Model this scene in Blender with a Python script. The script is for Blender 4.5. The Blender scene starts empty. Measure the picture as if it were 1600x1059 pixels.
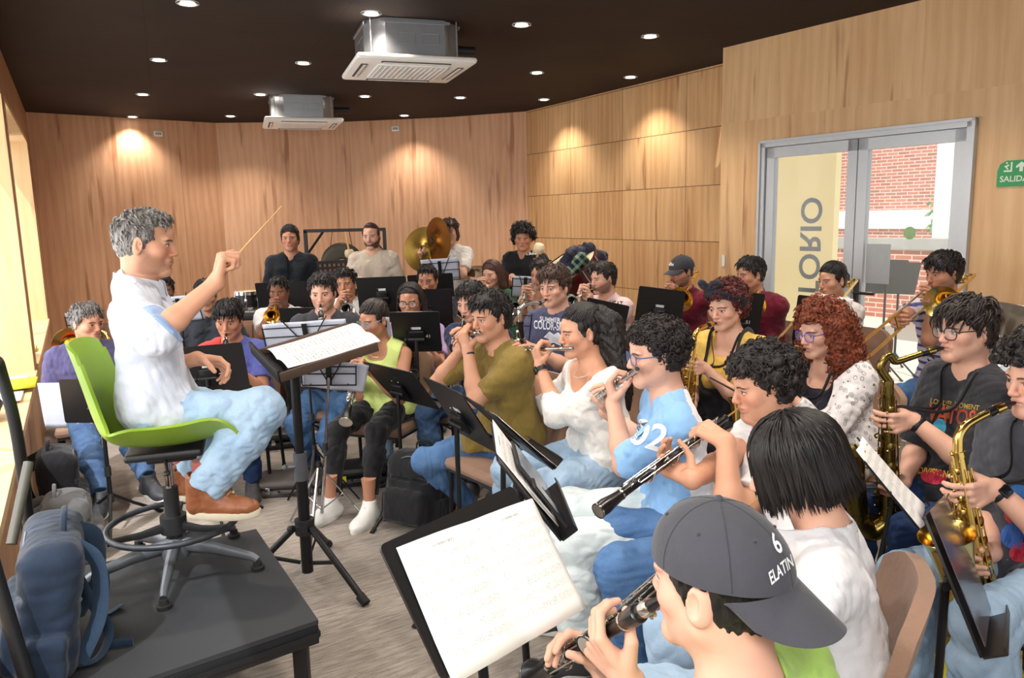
import bpy, bmesh, math, random
import numpy as np
from mathutils import Vector, Matrix, Quaternion
from mathutils.bvhtree import BVHTree
random.seed(7); np.random.seed(7)
SC = bpy.context.scene; COL = SC.collection
f32 = np.float32
# ---------------------------------------------------------------- camera model (metres; x right, y away, z up)
FOC, PITCH, ROLL, CAMH = 1200.0, math.radians(9.1), 0.022, 1.68
def ray(x, y):
    u = (x-800)/FOC; v = -(y-529.5)/FOC
    r = u*math.cos(ROLL)+v*math.sin(ROLL); w = -u*math.sin(ROLL)+v*math.cos(ROLL)
    return Vector((r, math.cos(PITCH)+w*math.sin(PITCH), -math.sin(PITCH)+w*math.cos(PITCH)))
def P(x, y, d):
    a = ray(x, y); return Vector((0, 0, CAMH))+a*(d/a.y)
def Z(x, y, z):
    a = ray(x, y); return Vector((0, 0, CAMH))+a*((z-CAMH)/a.z)
def onray(px, M, L, far=False):
    """point on the sight line of px at distance L from M"""
    a = ray(*px).normalized(); C = Vector((0, 0, CAMH)); b = a.dot(M-C); q = (M-C).length_squared-L*L; disc = b*b-q
    if disc < 0: t = b
    else: t = b+math.sqrt(disc)*(1 if far else -1)
    E = C+a*t
    return M+(E-M).normalized()*L
V = Vector
def lerp(a, b, t): return a+(b-a)*t
# ---------------------------------------------------------------- materials
MATS = {}
class NT:
    """tiny helper to write shader maths"""
    def __init__(s, m): s.t = m.node_tree; s.n = s.t.nodes; s.l = s.t.links
    def new(s, k, **kw):
        n = s.n.new(k)
        for a, b in kw.items(): setattr(n, a, b)
        return n
    def set(s, sock, v):
        if isinstance(v, bpy.types.NodeSocket): s.l.new(v, sock)
        else: sock.default_value = v
    def m(s, op, a, b=0.0, c=0.0):
        n = s.new('ShaderNodeMath', operation=op)
        s.set(n.inputs[0], a); s.set(n.inputs[1], b)
        if op in ('MULTIPLY_ADD', 'COMPARE', 'SMOOTH_MIN'): s.set(n.inputs[2], c)
        return n.outputs[0]
    def mix(s, f, a, b):
        n = s.new('ShaderNodeMix', data_type='RGBA'); s.set(n.inputs[0], f)
        s.set(n.inputs[6], a if isinstance(a, bpy.types.NodeSocket) else (*a[:3], 1)); s.set(n.inputs[7], b if isinstance(b, bpy.types.NodeSocket) else (*b[:3], 1))
        return n.outputs[2]
    def step(s, x, e0, e1):
        n = s.new('ShaderNodeMapRange', interpolation_type='SMOOTHSTEP'); s.set(n.inputs[0], x)
        n.inputs[1].default_value = e0; n.inputs[2].default_value = e1
        return n.outputs[0]
    def noise(s, co, scale, detail=3, rough=.5, out=0):
        n = s.new('ShaderNodeTexNoise'); n.inputs['Scale'].default_value = scale; n.inputs['Detail'].default_value = detail; n.inputs['Roughness'].default_value = rough
        if co is not None: s.l.new(co, n.inputs['Vector'])
        return n.outputs[out]
    def coord(s, k='Object', scale=None):
        o = s.new('ShaderNodeTexCoord').outputs[k]
        if scale: return s.scale(o, scale)
        return o
    def scale(s, o, sc):
        n = s.new('ShaderNodeVectorMath', operation='MULTIPLY'); s.l.new(o, n.inputs[0]); n.inputs[1].default_value = sc
        return n.outputs[0]
    def sep(s, o):
        n = s.new('ShaderNodeSeparateXYZ'); s.l.new(o, n.inputs[0]); return n.outputs
    def bump(s, h, strength=.3, dist=.002):
        n = s.new('ShaderNodeBump'); n.inputs['Strength'].default_value = strength; n.inputs['Distance'].default_value = dist
        s.l.new(h, n.inputs['Height']); return n.outputs[0]
def lin(c):
    return tuple(((x/255)/12.92 if x <= 10 else (((x/255)+.055)/1.055)**2.4) for x in c)
def base_mat(name, rough=.6, metal=0., spec=.5, col=(.5, .5, .5)):
    m = bpy.data.materials.new(name); m.use_nodes = True; n = NT(m)
    b = m.node_tree.nodes['Principled BSDF']
    b.inputs['Base Color'].default_value = (*col, 1); b.inputs['Roughness'].default_value = rough; b.inputs['Metallic'].default_value = metal
    b.inputs['Specular IOR Level'].default_value = spec
    MATS[name] = m
    return m, n, b
def plain(name, rgb, rough=.5, metal=0., var=.12, scale=30, bump=0., spec=.5):
    """paint / plastic / metal with a little uneven tone"""
    if name in MATS: return MATS[name]
    c = lin(rgb); m, n, b = base_mat(name, rough, metal, spec, c)
    co = n.coord('Object'); k = n.noise(co, scale, 3)
    n.set(b.inputs['Base Color'], n.mix(k, [x*(1-var) for x in c], [min(1, x*(1+var)) for x in c]))
    if bump: n.set(b.inputs['Normal'], n.bump(n.noise(co, scale*12, 2), bump, .001))
    return m
def fabric(rgb, rough=.85, weave=1., var=.07, name=None):
    name = name or 'cloth_%d_%d_%d' % tuple(rgb)
    if name in MATS: return MATS[name]
    c = lin(rgb); m, n, b = base_mat(name, rough, 0, .25, c)
    co = n.coord('Object'); k = n.noise(co, 38, 3, .6); f = n.noise(co, 420, 1)
    kk = n.m('MULTIPLY_ADD', f, .35*weave, n.m('MULTIPLY', k, .8))
    n.set(b.inputs['Base Color'], n.mix(kk, [x*(1-var*1.3) for x in c], [min(1, x*(1+var)) for x in c]))
    n.set(b.inputs['Normal'], n.bump(n.m('ADD', n.m('MULTIPLY', n.noise(co, 26, 3), 6.), f), .35, .0016))
    b.inputs['Sheen Weight'].default_value = .15
    return m
def denim(rgb, fade, name):
    """cotton denim, paler where worn"""
    if name in MATS: return MATS[name]
    a, c = lin(rgb), lin(fade); m, n, b = base_mat(name, .85, 0, .2, a)
    co = n.coord('Object'); k = n.noise(co, 5, 4, .62); tw = n.noise(n.scale(co, (300, 300, 300)), 1, 2)
    fac = n.m('ADD', n.m('MULTIPLY_ADD', n.step(k, .30, .75), .45, .22), n.m('MULTIPLY', n.m('SUBTRACT', tw, .5), .55))
    n.set(b.inputs['Base Color'], n.mix(fac, a, c))
    n.set(b.inputs['Normal'], n.bump(n.m('ADD', n.m('MULTIPLY', n.noise(co, 22, 4), 5.), tw), .4, .002))
    return m
def brass(name, rgb, rough=.16):
    if name in MATS: return MATS[name]
    c = lin(rgb); m, n, b = base_mat(name, rough, 1, .5, c)
    k = n.noise(n.coord('Object'), 18, 3)
    n.set(b.inputs['Base Color'], n.mix(k, [x*.8 for x in c], [min(1, x*1.08) for x in c])); n.set(b.inputs['Roughness'], n.m('MULTIPLY_ADD', k, .16, rough-.06))
    return m
# ---------------------------------------------------------------- plain mesh building
class MB:
    def __init__(s): s.v = []; s.f = []; s.mi = []; s.k = 0
    def add(s, vs, fs, k=None):
        b = len(s.v); s.v += [tuple(v) for v in vs]; s.f += [tuple(b+i for i in f) for f in fs]; s.mi += [s.k if k is None else k]*len(fs)
    def box(s, c, size, rot=None, bev=0., taper=1.):
        x, y, z = [d/2 for d in size]; c = V(c); R = rot if rot is not None else Matrix.Identity(3)
        if bev <= 0:
            vs = [V((sx*x*(taper if sz > 0 else 1), sy*y*(taper if sz > 0 else 1), sz*z)) for sz in (-1, 1) for sx, sy in ((-1, -1), (1, -1), (1, 1), (-1, 1))]
            s.add([c+R@v for v in vs], [(3, 2, 1, 0), (4, 5, 6, 7), (0, 1, 5, 4), (1, 2, 6, 5), (2, 3, 7, 6), (3, 0, 4, 7)])
        else:
            b = min(bev, x*.98, y*.98, z*.98); pr = []
            for a, q in ((-z, b), (-z+b*.3, b*.3), (-z+b, 0), (z-b, 0), (z-b*.3, b*.3), (z, b)):
                ring = []
                for cx, cy, a0 in ((x, y, 0), (-x, y, 90), (-x, -y, 180), (x, -y, 270)):
                    for da in (0, 30, 60, 90):
                        an = math.radians(a0+da); r = b
                        ring.append(V(((cx-math.copysign(b, cx))+math.cos(an)*(r-q), (cy-math.copysign(b, cy))+math.sin(an)*(r-q), a)))
                pr.append([c+R@v for v in ring])
            s.loft(pr, True)
    def loft(s, rings, cap=True, close=False):
        n = len(rings[0]); vs = [v for r in rings for v in r]; fs = []; m = len(rings)
        for i in range(m if close else m-1):
            j = (i+1) % m
            for k in range(n): fs.append((i*n+k, i*n+(k+1) % n, j*n+(k+1) % n, j*n+k))
        if cap and not close: fs += [tuple(range(n))[::-1], tuple((m-1)*n+k for k in range(n))]
        s.add(vs, fs)
    def tube(s, pts, r, n=10, cap=True, close=False, flat=1., up=None):
        pts = [V(p) for p in pts]; m = len(pts); rr = r if isinstance(r, (list, tuple)) else [r]*m; rings = []; N = None
        for i in range(m):
            a = pts[(i-1) % m] if (close or i > 0) else pts[0]; b = pts[(i+1) % m] if (close or i < m-1) else pts[-1]
            t = (b-a).normalized() if (b-a).length > 1e-9 else V((0, 0, 1))
            if N is None:
                N = V(up) if up is not None else (V((0, 0, 1)) if abs(t.z) < .9 else V((1, 0, 0)))
            N = (N-t*N.dot(t))
            N = N.normalized() if N.length > 1e-6 else t.orthogonal().normalized()
            B = t.cross(N)
            rings.append([pts[i]+(N*math.cos(2*math.pi*k/n)+B*math.sin(2*math.pi*k/n)*flat)*rr[i] for k in range(n)])
        s.loft(rings, cap, close)
    def cyl(s, a, b, r, r2=None, n=14): s.tube([a, b], [r, r if r2 is None else r2], n)
    def lathe(s, o, ax, prof, n=24, cap=True):
        """prof = [(distance along ax, radius)]"""
        o = V(o); t = V(ax).normalized(); N = t.orthogonal().normalized(); B = t.cross(N)
        s.loft([[o+t*d+(N*math.cos(2*math.pi*k/n)+B*math.sin(2*math.pi*k/n))*max(r, 1e-4) for k in range(n)] for d, r in prof], cap)
    def ball(s, c, r, n=10, sq=(1, 1, 1), R=None):
        c = V(c); rings = []
        for i in range(n+1):
            th = math.pi*i/n; rings.append([c+(R or Matrix.Identity(3))@V((sq[0]*r*max(math.sin(th), .001)*math.cos(2*math.pi*k/(2*n)), sq[1]*r*max(math.sin(th), .001)*math.sin(2*math.pi*k/(2*n)), sq[2]*r*math.cos(th))) for k in range(2*n)][::-1])
        s.loft(rings, True)
    def quad(s, a, b, c, d): s.add([a, b, c, d], [(0, 1, 2, 3)])
    def prism(s, poly, h):
        """poly: 3-D ring, h: extrusion vector"""
        h = V(h); n = len(poly); vs = [V(p) for p in poly]+[V(p)+h for p in poly]
        s.add(vs, [tuple(range(n))[::-1], tuple(range(n, 2*n))]+[(i, (i+1) % n, n+(i+1) % n, n+i) for i in range(n)])
    def grid(s, fn, nu, nv, th=0.):
        """surface fn(u,v)->point on a grid, optional thickness"""
        A = [[V(fn(i/nu, j/nv)) for j in range(nv+1)] for i in range(nu+1)]
        w = nv+1; fs = [(i*w+j, (i+1)*w+j, (i+1)*w+j+1, i*w+j+1) for i in range(nu) for j in range(nv)]
        vs = [p for r in A for p in r]
        if th:
            no = [V((0, 0, 0)) for _ in vs]
            for f in fs:
                q = (vs[f[1]]-vs[f[0]]).cross(vs[f[3]]-vs[f[0]])
                for i in f: no[i] += q
            k = len(vs); vs2 = [v-n_.normalized()*th for v, n_ in zip(vs, no)]
            rim = [i*w for i in range(nu+1)]+[nu*w+j for j in range(1, nv+1)]+[i*w+nv for i in range(nu-1, -1, -1)]+[j for j in range(nv-1, 0, -1)]
            fs = fs+[tuple(k+i for i in f[::-1]) for f in fs]+[(rim[i], k+rim[i], k+rim[(i+1) % len(rim)], rim[(i+1) % len(rim)]) for i in range(len(rim))]
            vs = vs+vs2
        s.add(vs, fs)
    def build(s, name, mat=None, parent=None, smooth=True, angle=40):
        me = bpy.data.meshes.new(name); me.from_pydata(s.v, [], s.f)
        for m in (mat if isinstance(mat, (list, tuple)) else [mat]):
            if m: me.materials.append(m)
        if any(s.mi): me.polygons.foreach_set('material_index', s.mi)
        bm = bmesh.new(); bm.from_mesh(me); bmesh.ops.recalc_face_normals(bm, faces=bm.faces); bm.to_mesh(me); bm.free()
        if smooth:
            me.polygons.foreach_set('use_smooth', [True]*len(me.polygons)); me.set_sharp_from_angle(angle=math.radians(angle))
        return link(name, me, parent)
def link(name, data, parent=None):
    o = bpy.data.objects.new(name, data); COL.objects.link(o)
    if parent: o.parent = parent
    return o
def tag(o, label=None, cat=None, group=None, kind=None):
    for k, v in (('label', label), ('category', cat), ('group', group), ('kind', kind)):
        if v: o[k] = v
    return o
def thing(name, label, cat, group=None, loc=(0, 0, 0), rz=0.):
    o = link(name, None); o.location = loc; o.rotation_euler = (0, 0, rz); o.empty_display_size = .05
    return tag(o, label, cat, group)
def localize(o):
    """keep world placement of a mesh written in world coordinates under a placed root"""
    r = o
    while r.parent: r = r.parent
    M = Matrix.Translation(r.location) @ r.rotation_euler.to_matrix().to_4x4()
    o.data.transform(M.inverted())
    return o
def copy_thing(root, loc, rz, label, group=None, sc=None):
    r = root.copy(); COL.objects.link(r); r.location = loc; r.rotation_euler = (0, 0, rz); r['label'] = label
    if group: r['group'] = group
    if sc: r.scale = sc
    for ch in list(root.children):
        c = ch.copy(); COL.objects.link(c); c.parent = r
        for g in list(ch.children):
            d = g.copy(); COL.objects.link(d); d.parent = c
    return r
def curve_pts(P_, n=24):
    """smooth curve through points (Catmull-Rom)"""
    P_ = [V(p) for p in P_]; out = []; m = len(P_)
    for i in range(m-1):
        a = P_[i-1] if i else P_[0]*2-P_[1]; b = P_[i]; c = P_[i+1]; d = P_[i+2] if i+2 < m else c*2-b
        k = max(2, n//(m-1))
        for j in range(k):
            t = j/k; out.append(.5*((2*b)+(c-a)*t+(2*a-5*b+4*c-d)*t*t+(3*b-a-3*c+d)*t**3))
    out.append(P_[-1]); return out
def text_mesh(txt, size=1., bold=False, depth=0., res=3):
    cu = bpy.data.curves.new('t', 'FONT'); cu.body = txt; cu.size = size; cu.align_x = 'CENTER'; cu.align_y = 'CENTER'; cu.resolution_u = res
    cu.extrude = depth; cu.offset = .018*size if bold else 0
    o = bpy.data.objects.new('t', cu); COL.objects.link(o); bpy.context.view_layer.update()
    me = bpy.data.meshes.new_from_object(o.evaluated_get(bpy.context.evaluated_depsgraph_get()))
    bpy.data.objects.remove(o); bpy.data.curves.remove(cu)
    return me
# ---------------------------------------------------------------- implicit surfaces -> smooth continuous meshes
class Field:
    def __init__(s, lo, hi, v):
        s.v = v; s.lo = np.array(lo, f32); s.n = np.maximum(np.ceil((np.array(hi)-np.array(lo))/v).astype(int)+1, 4)
        s.D = np.full(tuple(s.n), .2, f32)
        s.ax = [s.lo[i]+v*np.arange(s.n[i], dtype=f32) for i in range(3)]
    def sub(s, lo, hi):
        a = np.clip(np.floor((np.array(lo)-s.lo)/s.v).astype(int), 0, s.n); b = np.clip(np.ceil((np.array(hi)-s.lo)/s.v).astype(int)+1, 0, s.n)
        if np.any(b-a < 1): return None
        sl = tuple(slice(a[i], b[i]) for i in range(3))
        return sl, s.ax[0][sl[0]][:, None, None], s.ax[1][sl[1]][None, :, None], s.ax[2][sl[2]][None, None, :]
    def comb(s, sl, d, k, op):
        o = s.D[sl]
        if op == 'u':
            if k > 0: h = np.maximum(k-np.abs(o-d), 0)/k; s.D[sl] = np.minimum(o, d)-h*h*k*.25
            else: s.D[sl] = np.minimum(o, d)
        elif op == 's':
            d = -d
            if k > 0: h = np.maximum(k-np.abs(o-d), 0)/k; s.D[sl] = np.maximum(o, d)+h*h*k*.25
            else: s.D[sl] = np.maximum(o, d)
    def cone(s, a, b, ra, rb, k=.0, op='u', cut=None, cuta=None):
        a = np.array(a, f32); b = np.array(b, f32); m = max(ra, rb)+k+3*s.v
        q = s.sub(np.minimum(a, b)-m, np.maximum(a, b)+m)
        if q is None: return
        sl, X, Y, Zz = q; ba = b-a; L2 = float(ba@ba)+1e-12
        px, py, pz = X-a[0], Y-a[1], Zz-a[2]
        tt = (px*ba[0]+py*ba[1]+pz*ba[2])/L2; t = np.clip(tt, 0, 1)
        d = np.sqrt((px-t*ba[0])**2+(py-t*ba[1])**2+(pz-t*ba[2])**2)-(ra+(rb-ra)*t)
        if cut is not None: d = np.maximum(d, (tt-cut)*math.sqrt(L2))
        if cuta is not None: d = np.maximum(d, (cuta-tt)*math.sqrt(L2))
        s.comb(sl, d, k, op)
    def ell(s, c, r, R=None, k=0., op='u', cuts=()):
        """ellipsoid; R columns are its axes; cuts = [(normal, offset)] in its own frame keep n.p<offset"""
        c = np.array(c, f32); r = np.array(r, f32); m = float(max(r))+k+3*s.v
        q = s.sub(c-m, c+m)
        if q is None: return
        sl, X, Y, Zz = q; px, py, pz = X-c[0], Y-c[1], Zz-c[2]
        R = np.eye(3, dtype=f32) if R is None else np.array(R, f32)
        l = [px*R[0, i]+py*R[1, i]+pz*R[2, i] for i in range(3)]
        k0 = np.sqrt(sum((l[i]/r[i])**2 for i in range(3))); k1 = np.sqrt(sum((l[i]/r[i]**2)**2 for i in range(3)))+1e-6
        d = k0*(k0-1)/k1
        d = np.where(k0 < .15, -float(min(r))*.85, d)
        for n_, o_ in cuts: d = np.maximum(d, l[0]*n_[0]+l[1]*n_[1]+l[2]*n_[2]-o_)
        s.comb(sl, d.astype(f32), k, op)
    def rbox(s, c, hf, R, r, k=0., op='u'):
        c = np.array(c, f32); m = float(max(hf))*1.75+k+3*s.v; q = s.sub(c-m, c+m)
        if q is None: return
        sl, X, Y, Zz = q; px, py, pz = X-c[0], Y-c[1], Zz-c[2]; R = np.array(R, f32); l = [np.abs(px*R[0, i]+py*R[1, i]+pz*R[2, i])-(hf[i]-r) for i in range(3)]
        d = np.sqrt(sum(np.maximum(a, 0)**2 for a in l))+np.minimum(np.maximum(np.maximum(l[0], l[1]), l[2]), 0)-r; s.comb(sl, d.astype(f32), k, op)
    def rough(s, amp, freq, seed=0, ridged=False, band=.03, stretch=(1, 1, 1), R=None):
        """wrinkles: displace near the surface with warped sines"""
        I = np.nonzero(np.abs(s.D) < band)
        if len(I[0]) == 0: return
        p = np.stack([s.ax[i][I[i]] for i in range(3)], 1)
        if R is not None: p = p@np.array(R, f32)
        p = p*np.array(stretch, f32); g = np.random.RandomState(seed); w = 0
        for o, (fr, am) in enumerate(((1, 1.), (1.9, .55), (3.7, .3))):
            k1 = g.normal(size=(3, 3)); k1 /= np.linalg.norm(k1, axis=1)[:, None]
            ph = g.uniform(0, 6.28, 3); q = p@(k1.T*freq*fr)+ph
            q = q+.9*np.sin(q[:, [1, 2, 0]]*.7+ph)
            e = np.sin(q).sum(1)/3
            w = w+am*((1-2*np.abs(e)) if ridged else e)
        s.D[I] += (amp*w).astype(f32)
    def mesh(s):
        D = s.D; S = D < 0
        if not S.any(): return np.zeros((0, 3), f32), np.zeros((0, 4), np.int32)
        # crop
        A = [np.nonzero(S.any(axis=tuple(j for j in range(3) if j != i)))[0] for i in range(3)]
        lo = [max(a[0]-1, 0) for a in A]; hi = [min(a[-1]+2, D.shape[i]) for i, a in enumerate(A)]
        D = D[lo[0]:hi[0], lo[1]:hi[1], lo[2]:hi[2]]; org = s.lo+s.v*np.array(lo, f32)
        D = np.pad(D, 1, constant_values=.05); org = org-s.v; S = D < 0
        off = [(i, j, k) for i in (0, 1) for j in (0, 1) for k in (0, 1)]; n = np.array(D.shape)-1
        sl = lambda A, o: A[o[0]:o[0]+n[0], o[1]:o[1]+n[1], o[2]:o[2]+n[2]]
        any_ = sl(S, off[0]).copy(); all_ = any_.copy()
        for o in off[1:]: q = sl(S, o); any_ |= q; all_ &= q
        act = any_ & ~all_; I = np.argwhere(act)
        idx = np.full(act.shape, -1, np.int32); idx[act] = np.arange(len(I))
        Vv = np.stack([D[I[:, 0]+o[0], I[:, 1]+o[1], I[:, 2]+o[2]] for o in off], 1)
        acc = np.zeros((len(I), 3), f32); cnt = np.zeros(len(I), f32); oc = np.array(off, f32)
        for a in range(8):
            for b in range(a+1, 8):
                if np.abs(oc[a]-oc[b]).sum() != 1: continue
                va, vb = Vv[:, a], Vv[:, b]; m = (va < 0) != (vb < 0)
                t = (va[m]/(va[m]-vb[m]))[:, None]
                acc[m] += oc[a]+t*(oc[b]-oc[a]); cnt[m] += 1
        verts = org+s.v*(I+acc/cnt[:, None])
        quads = []
        for ax in range(3):
            u, w = [(1, 2), (2, 0), (0, 1)][ax]
            sa = [slice(1, -1)]*3; sb = [slice(1, -1)]*3; sa[ax] = slice(0, -1); sb[ax] = slice(1, None)
            a = S[tuple(sa)]; c = a != S[tuple(sb)]
            G = np.argwhere(c); ins = a[c]; o = np.array([1, 1, 1]); o[ax] = 0; G = G+o
            def cell(du, dw):
                g = G.copy(); g[:, u] += du; g[:, w] += dw
                return idx[g[:, 0], g[:, 1], g[:, 2]]
            q = np.stack([cell(-1, -1), cell(0, -1), cell(0, 0), cell(-1, 0)], 1)
            q[~ins] = q[~ins][:, ::-1]; quads.append(q)
        return verts.astype(f32), np.concatenate(quads).astype(np.int32)
    def obj(s, name, mat, parent=None, hl=None, relax=1, extra=None):
        v, q = s.mesh()
        if relax and len(v):
            for lam in ([.5, -.52]*relax):
                sm = np.zeros_like(v); ct = np.zeros(len(v), f32)
                for i in range(4):
                    a, b = q[:, i], q[:, (i+1) % 4]
                    for k in range(3): sm[:, k] += np.bincount(a, v[b, k], len(v))
                    ct += np.bincount(a, minlength=len(v))
                v = v+lam*(sm/np.maximum(ct, 1)[:, None]-v)
        if extra and len(extra.v):
            q = np.concatenate([q, np.array(extra.f, np.int32)+len(v)]); v = np.concatenate([v, np.array(extra.v, f32)])
        return np_obj(name, v, q, mat, parent, hl)
def np_obj(name, v, q, mat, parent=None, hl=None):
    me = bpy.data.meshes.new(name); me.vertices.add(len(v)); me.vertices.foreach_set('co', np.ascontiguousarray(v, f32).ravel())
    me.loops.add(q.size); me.loops.foreach_set('vertex_index', q.ravel().astype(np.int32))
    me.polygons.add(len(q)); me.polygons.foreach_set('loop_start', np.arange(0, q.size, 4, dtype=np.int32)); me.polygons.foreach_set('loop_total', np.full(len(q), 4, np.int32))
    me.polygons.foreach_set('use_smooth', np.ones(len(q), bool))
    me.update(calc_edges=True)
    for m in (mat if isinstance(mat, (list, tuple)) else [mat]): me.materials.append(m)
    if hl is not None:
        at = me.attributes.new('hl', 'FLOAT_VECTOR', 'POINT'); at.data.foreach_set('vector', hl(v).astype(f32).ravel())
    return link(name, me, parent)
# ---------------------------------------------------------------- skin and hair materials
def skin_mat():
    m, n, b = base_mat('skin', .52, 0, .35)
    oi = n.new('ShaderNodeObjectInfo'); at = n.new('ShaderNodeAttribute', attribute_name='hl'); x, y, z = n.sep(at.outputs['Vector'])
    ax = n.m('ABSOLUTE', x); front = n.step(y, .035, .05)
    co = n.coord('Object'); nz = n.noise(co, 28, 4, .6)
    base = n.mix(nz, n.mix(.14, oi.outputs['Color'], (.55, .16, .10)), n.mix(.10, oi.outputs['Color'], (.9, .72, .58)))
    def ell(cx, cz, rx, rz, soft=.25, xx=None):
        a = n.m('POWER', n.m('DIVIDE', n.m('SUBTRACT', ax if xx is None else xx, cx), rx), 2.0); c = n.m('POWER', n.m('DIVIDE', n.m('SUBTRACT', z, cz), rz), 2.0)
        return n.m('MULTIPLY', n.step(n.m('SQRT', n.m('ADD', a, c)), 1+soft, 1-soft), front)
    blush = n.m('MULTIPLY', ell(.042, -.03, .03, .028, .6), .25); nose = n.m('MULTIPLY', ell(0, -.03, .02, .02, .6), .22)
    col = n.mix(n.m('ADD', blush, nose), base, n.mix(.5, oi.outputs['Color'], (.62, .10, .07)))
    # beard shadow
    low = n.m('MAXIMUM', n.m('MULTIPLY', n.step(n.m('MULTIPLY_ADD', y, .5, z), -.006, -.030), n.step(y, -.035, .0)), n.m('MULTIPLY', ell(0, -.047, .027, .0075, .5), .8)); st = n.m('MULTIPLY', low, n.m('MULTIPLY', oi.outputs['Alpha'], n.m('MULTIPLY_ADD', n.noise(at.outputs['Vector'], 240, 2), .7, .55)))
    col = n.mix(st, col, (.03, .02, .016))
    col = n.mix(n.m('MULTIPLY', ell(0, -.0605, .024, .0095, .25), .75), col, n.mix(.55, oi.outputs['Color'], (.42, .09, .075)))
    col = n.mix(n.m('MULTIPLY', ell(0, -.0605, .022, .0012, .5), .7), col, (.08, .02, .02))
    # brows: arched band
    arch = n.m('MULTIPLY_ADD', n.m('POWER', n.m('DIVIDE', n.m('SUBTRACT', ax, .031), .02), 2.), -.003, .0185)
    br = n.m('MULTIPLY', n.m('MULTIPLY', n.step(n.m('ABSOLUTE', n.m('SUBTRACT', z, arch)), .0046, .0022), n.m('MULTIPLY', n.step(ax, .009, .014), n.step(ax, .054, .046))), front)
    col = n.mix(n.m('MULTIPLY', br, .88), col, (.018, .012, .010))
    # eyes
    eye = ell(.031, -.0012, .0130, .0040, .12)
    col = n.mix(eye, col, (.62, .56, .52)); col = n.mix(n.m('MULTIPLY', eye, ell(.031, 0.0, .0058, .0062, .15)), col, (.022, .011, .007))
    lid = n.m('MULTIPLY', n.m('SUBTRACT', ell(.031, .0000, .0152, .0062, .12), eye), n.step(z, -.0018, .0008))
    col = n.mix(n.m('MULTIPLY', lid, .92), col, (.02, .012, .010))
    crease = n.m('MULTIPLY', n.m('SUBTRACT', ell(.031, -.001, .0165, .0085, .1), ell(.031, 0, .0145, .0065, .1)), .25)
    col = n.mix(crease, col, (.25, .09, .06))
    n.set(b.inputs['Base Color'], col)
    n.set(b.inputs['Normal'], n.bump(n.noise(co, 190, 3), .12, .001))
    b.inputs['Subsurface Weight'].default_value = 0
    return m
def hair_mat(name, rgb, kind='straight', tip=None):
    if name in MATS: return MATS[name]
    c = lin(rgb); m, n, b = base_mat(name, .48 if kind == 'straight' else .58, 0, .4, c)
    at = n.new('ShaderNodeAttribute', attribute_name='hl').outputs['Vector']
    s = n.noise(n.scale(at, (95, 95, 9) if kind == 'straight' else (90, 90, 70)), 1, 4, .65)
    t2 = lin(tip) if tip else [min(1, x*1.9+.007) for x in c]
    n.set(b.inputs['Base Color'], n.mix(n.step(s, .35, .75), [x*.55 for x in c], t2))
    n.set(b.inputs['Normal'], n.bump(s, .5, .004))
    return m
SKIN = skin_mat()
TONE = dict(fair=lin((222, 172, 148)), tan=lin((206, 152, 122)), mid=lin((190, 134, 104)), brown=lin((158, 104, 78)), dark=lin((128, 82, 60)))
HAIR = dict(black=hair_mat('hair_black', (24, 20, 20)), dark=hair_mat('hair_dark_brown', (38, 28, 25)), brown=hair_mat('hair_brown', (62, 43, 34)), curl=hair_mat('hair_dark_curls', (30, 24, 23), 'curl'),
            grey=hair_mat('hair_grey', (92, 86, 84), 'straight', (170, 165, 160)), red=hair_mat('hair_red_curls', (92, 42, 24), 'curl', (166, 80, 44)), wine=hair_mat('hair_wine', (74, 26, 26), 'curl', (120, 46, 40)), brownred=hair_mat('hair_auburn', (66, 38, 32)))
# ---------------------------------------------------------------- hands
FL = [(.044, .026, .021), (.047, .030, .022), (.043, .028, .021), (.034, .021, .019)]
KN = [(.088, .031), (.092, .010), (.088, -.011), (.079, -.030)]
def hand_prims(F, W, f, n, s, curl, sc, thumb=.6, spread=1.):
    """wrist W, f towards the knuckles, n out of the palm, s towards the thumb"""
    k = .009*sc
    kn = []
    for i in range(4):
        a, o = KN[i]; K = W+(f*a+s*o-n*.004*abs(i-1.4))*sc; kn.append(K)
        F.cone(W+(f*.012+s*o*.55)*sc, K, .0155*sc, .0115*sc, k)
    F.cone(kn[0]*.6+W*.4+n*.004*sc, kn[3]*.6+W*.4+n*.004*sc, .0145*sc, .0135*sc, k)
    for i in range(4):
        c = curl[i] if isinstance(curl[0], (list, tuple)) else curl
        d = (f+s*(.10*(1.2-i))*spread).normalized(); p = kn[i]; an = 0
        for j in range(3):
            an += math.radians(c[j])
            q = p+(d*math.cos(an)+n*math.sin(an))*FL[i][j]*sc
            F.cone(p, q, (.0098, .0089, .0080)[j]*sc*(.9 if i == 3 else 1), (.0090, .0081, .0070)[j]*sc*(.9 if i == 3 else 1), .0045*sc)
            p = q
    p = W+(f*.022+s*.024+n*.006)*sc; d1 = (f*.62+s*.62+n*thumb*.8).normalized(); d2 = (f*.85+s*.15+n*thumb).normalized(); d3 = (f*.9-s*.1+n*thumb*1.1).normalized()
    q = p+d1*.042*sc; F.cone(p, q, .0165*sc, .0125*sc, .008*sc); r = q+d2*.032*sc; F.cone(q, r, .0115*sc, .0102*sc, .004*sc); F.cone(r, r+d3*.026*sc, .0102*sc, .008*sc, .004*sc)
def sm_rgb(m): return m.node_tree.nodes['Principled BSDF'].inputs['Base Color'].default_value[:3]
def ik(S, T, a, b, pole):
    d = T-S; L = min(max(d.length, abs(a-b)+.01), (a+b)*.998); u = d.normalized(); x = (a*a-b*b+L*L)/(2*L); h = math.sqrt(max(a*a-x*x, 0))
    p = pole-u*pole.dot(u); p = p.normalized() if p.length > 1e-5 else u.orthogonal()
    return S+u*x+p*h, S+u*L
GLM = {}
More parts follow.
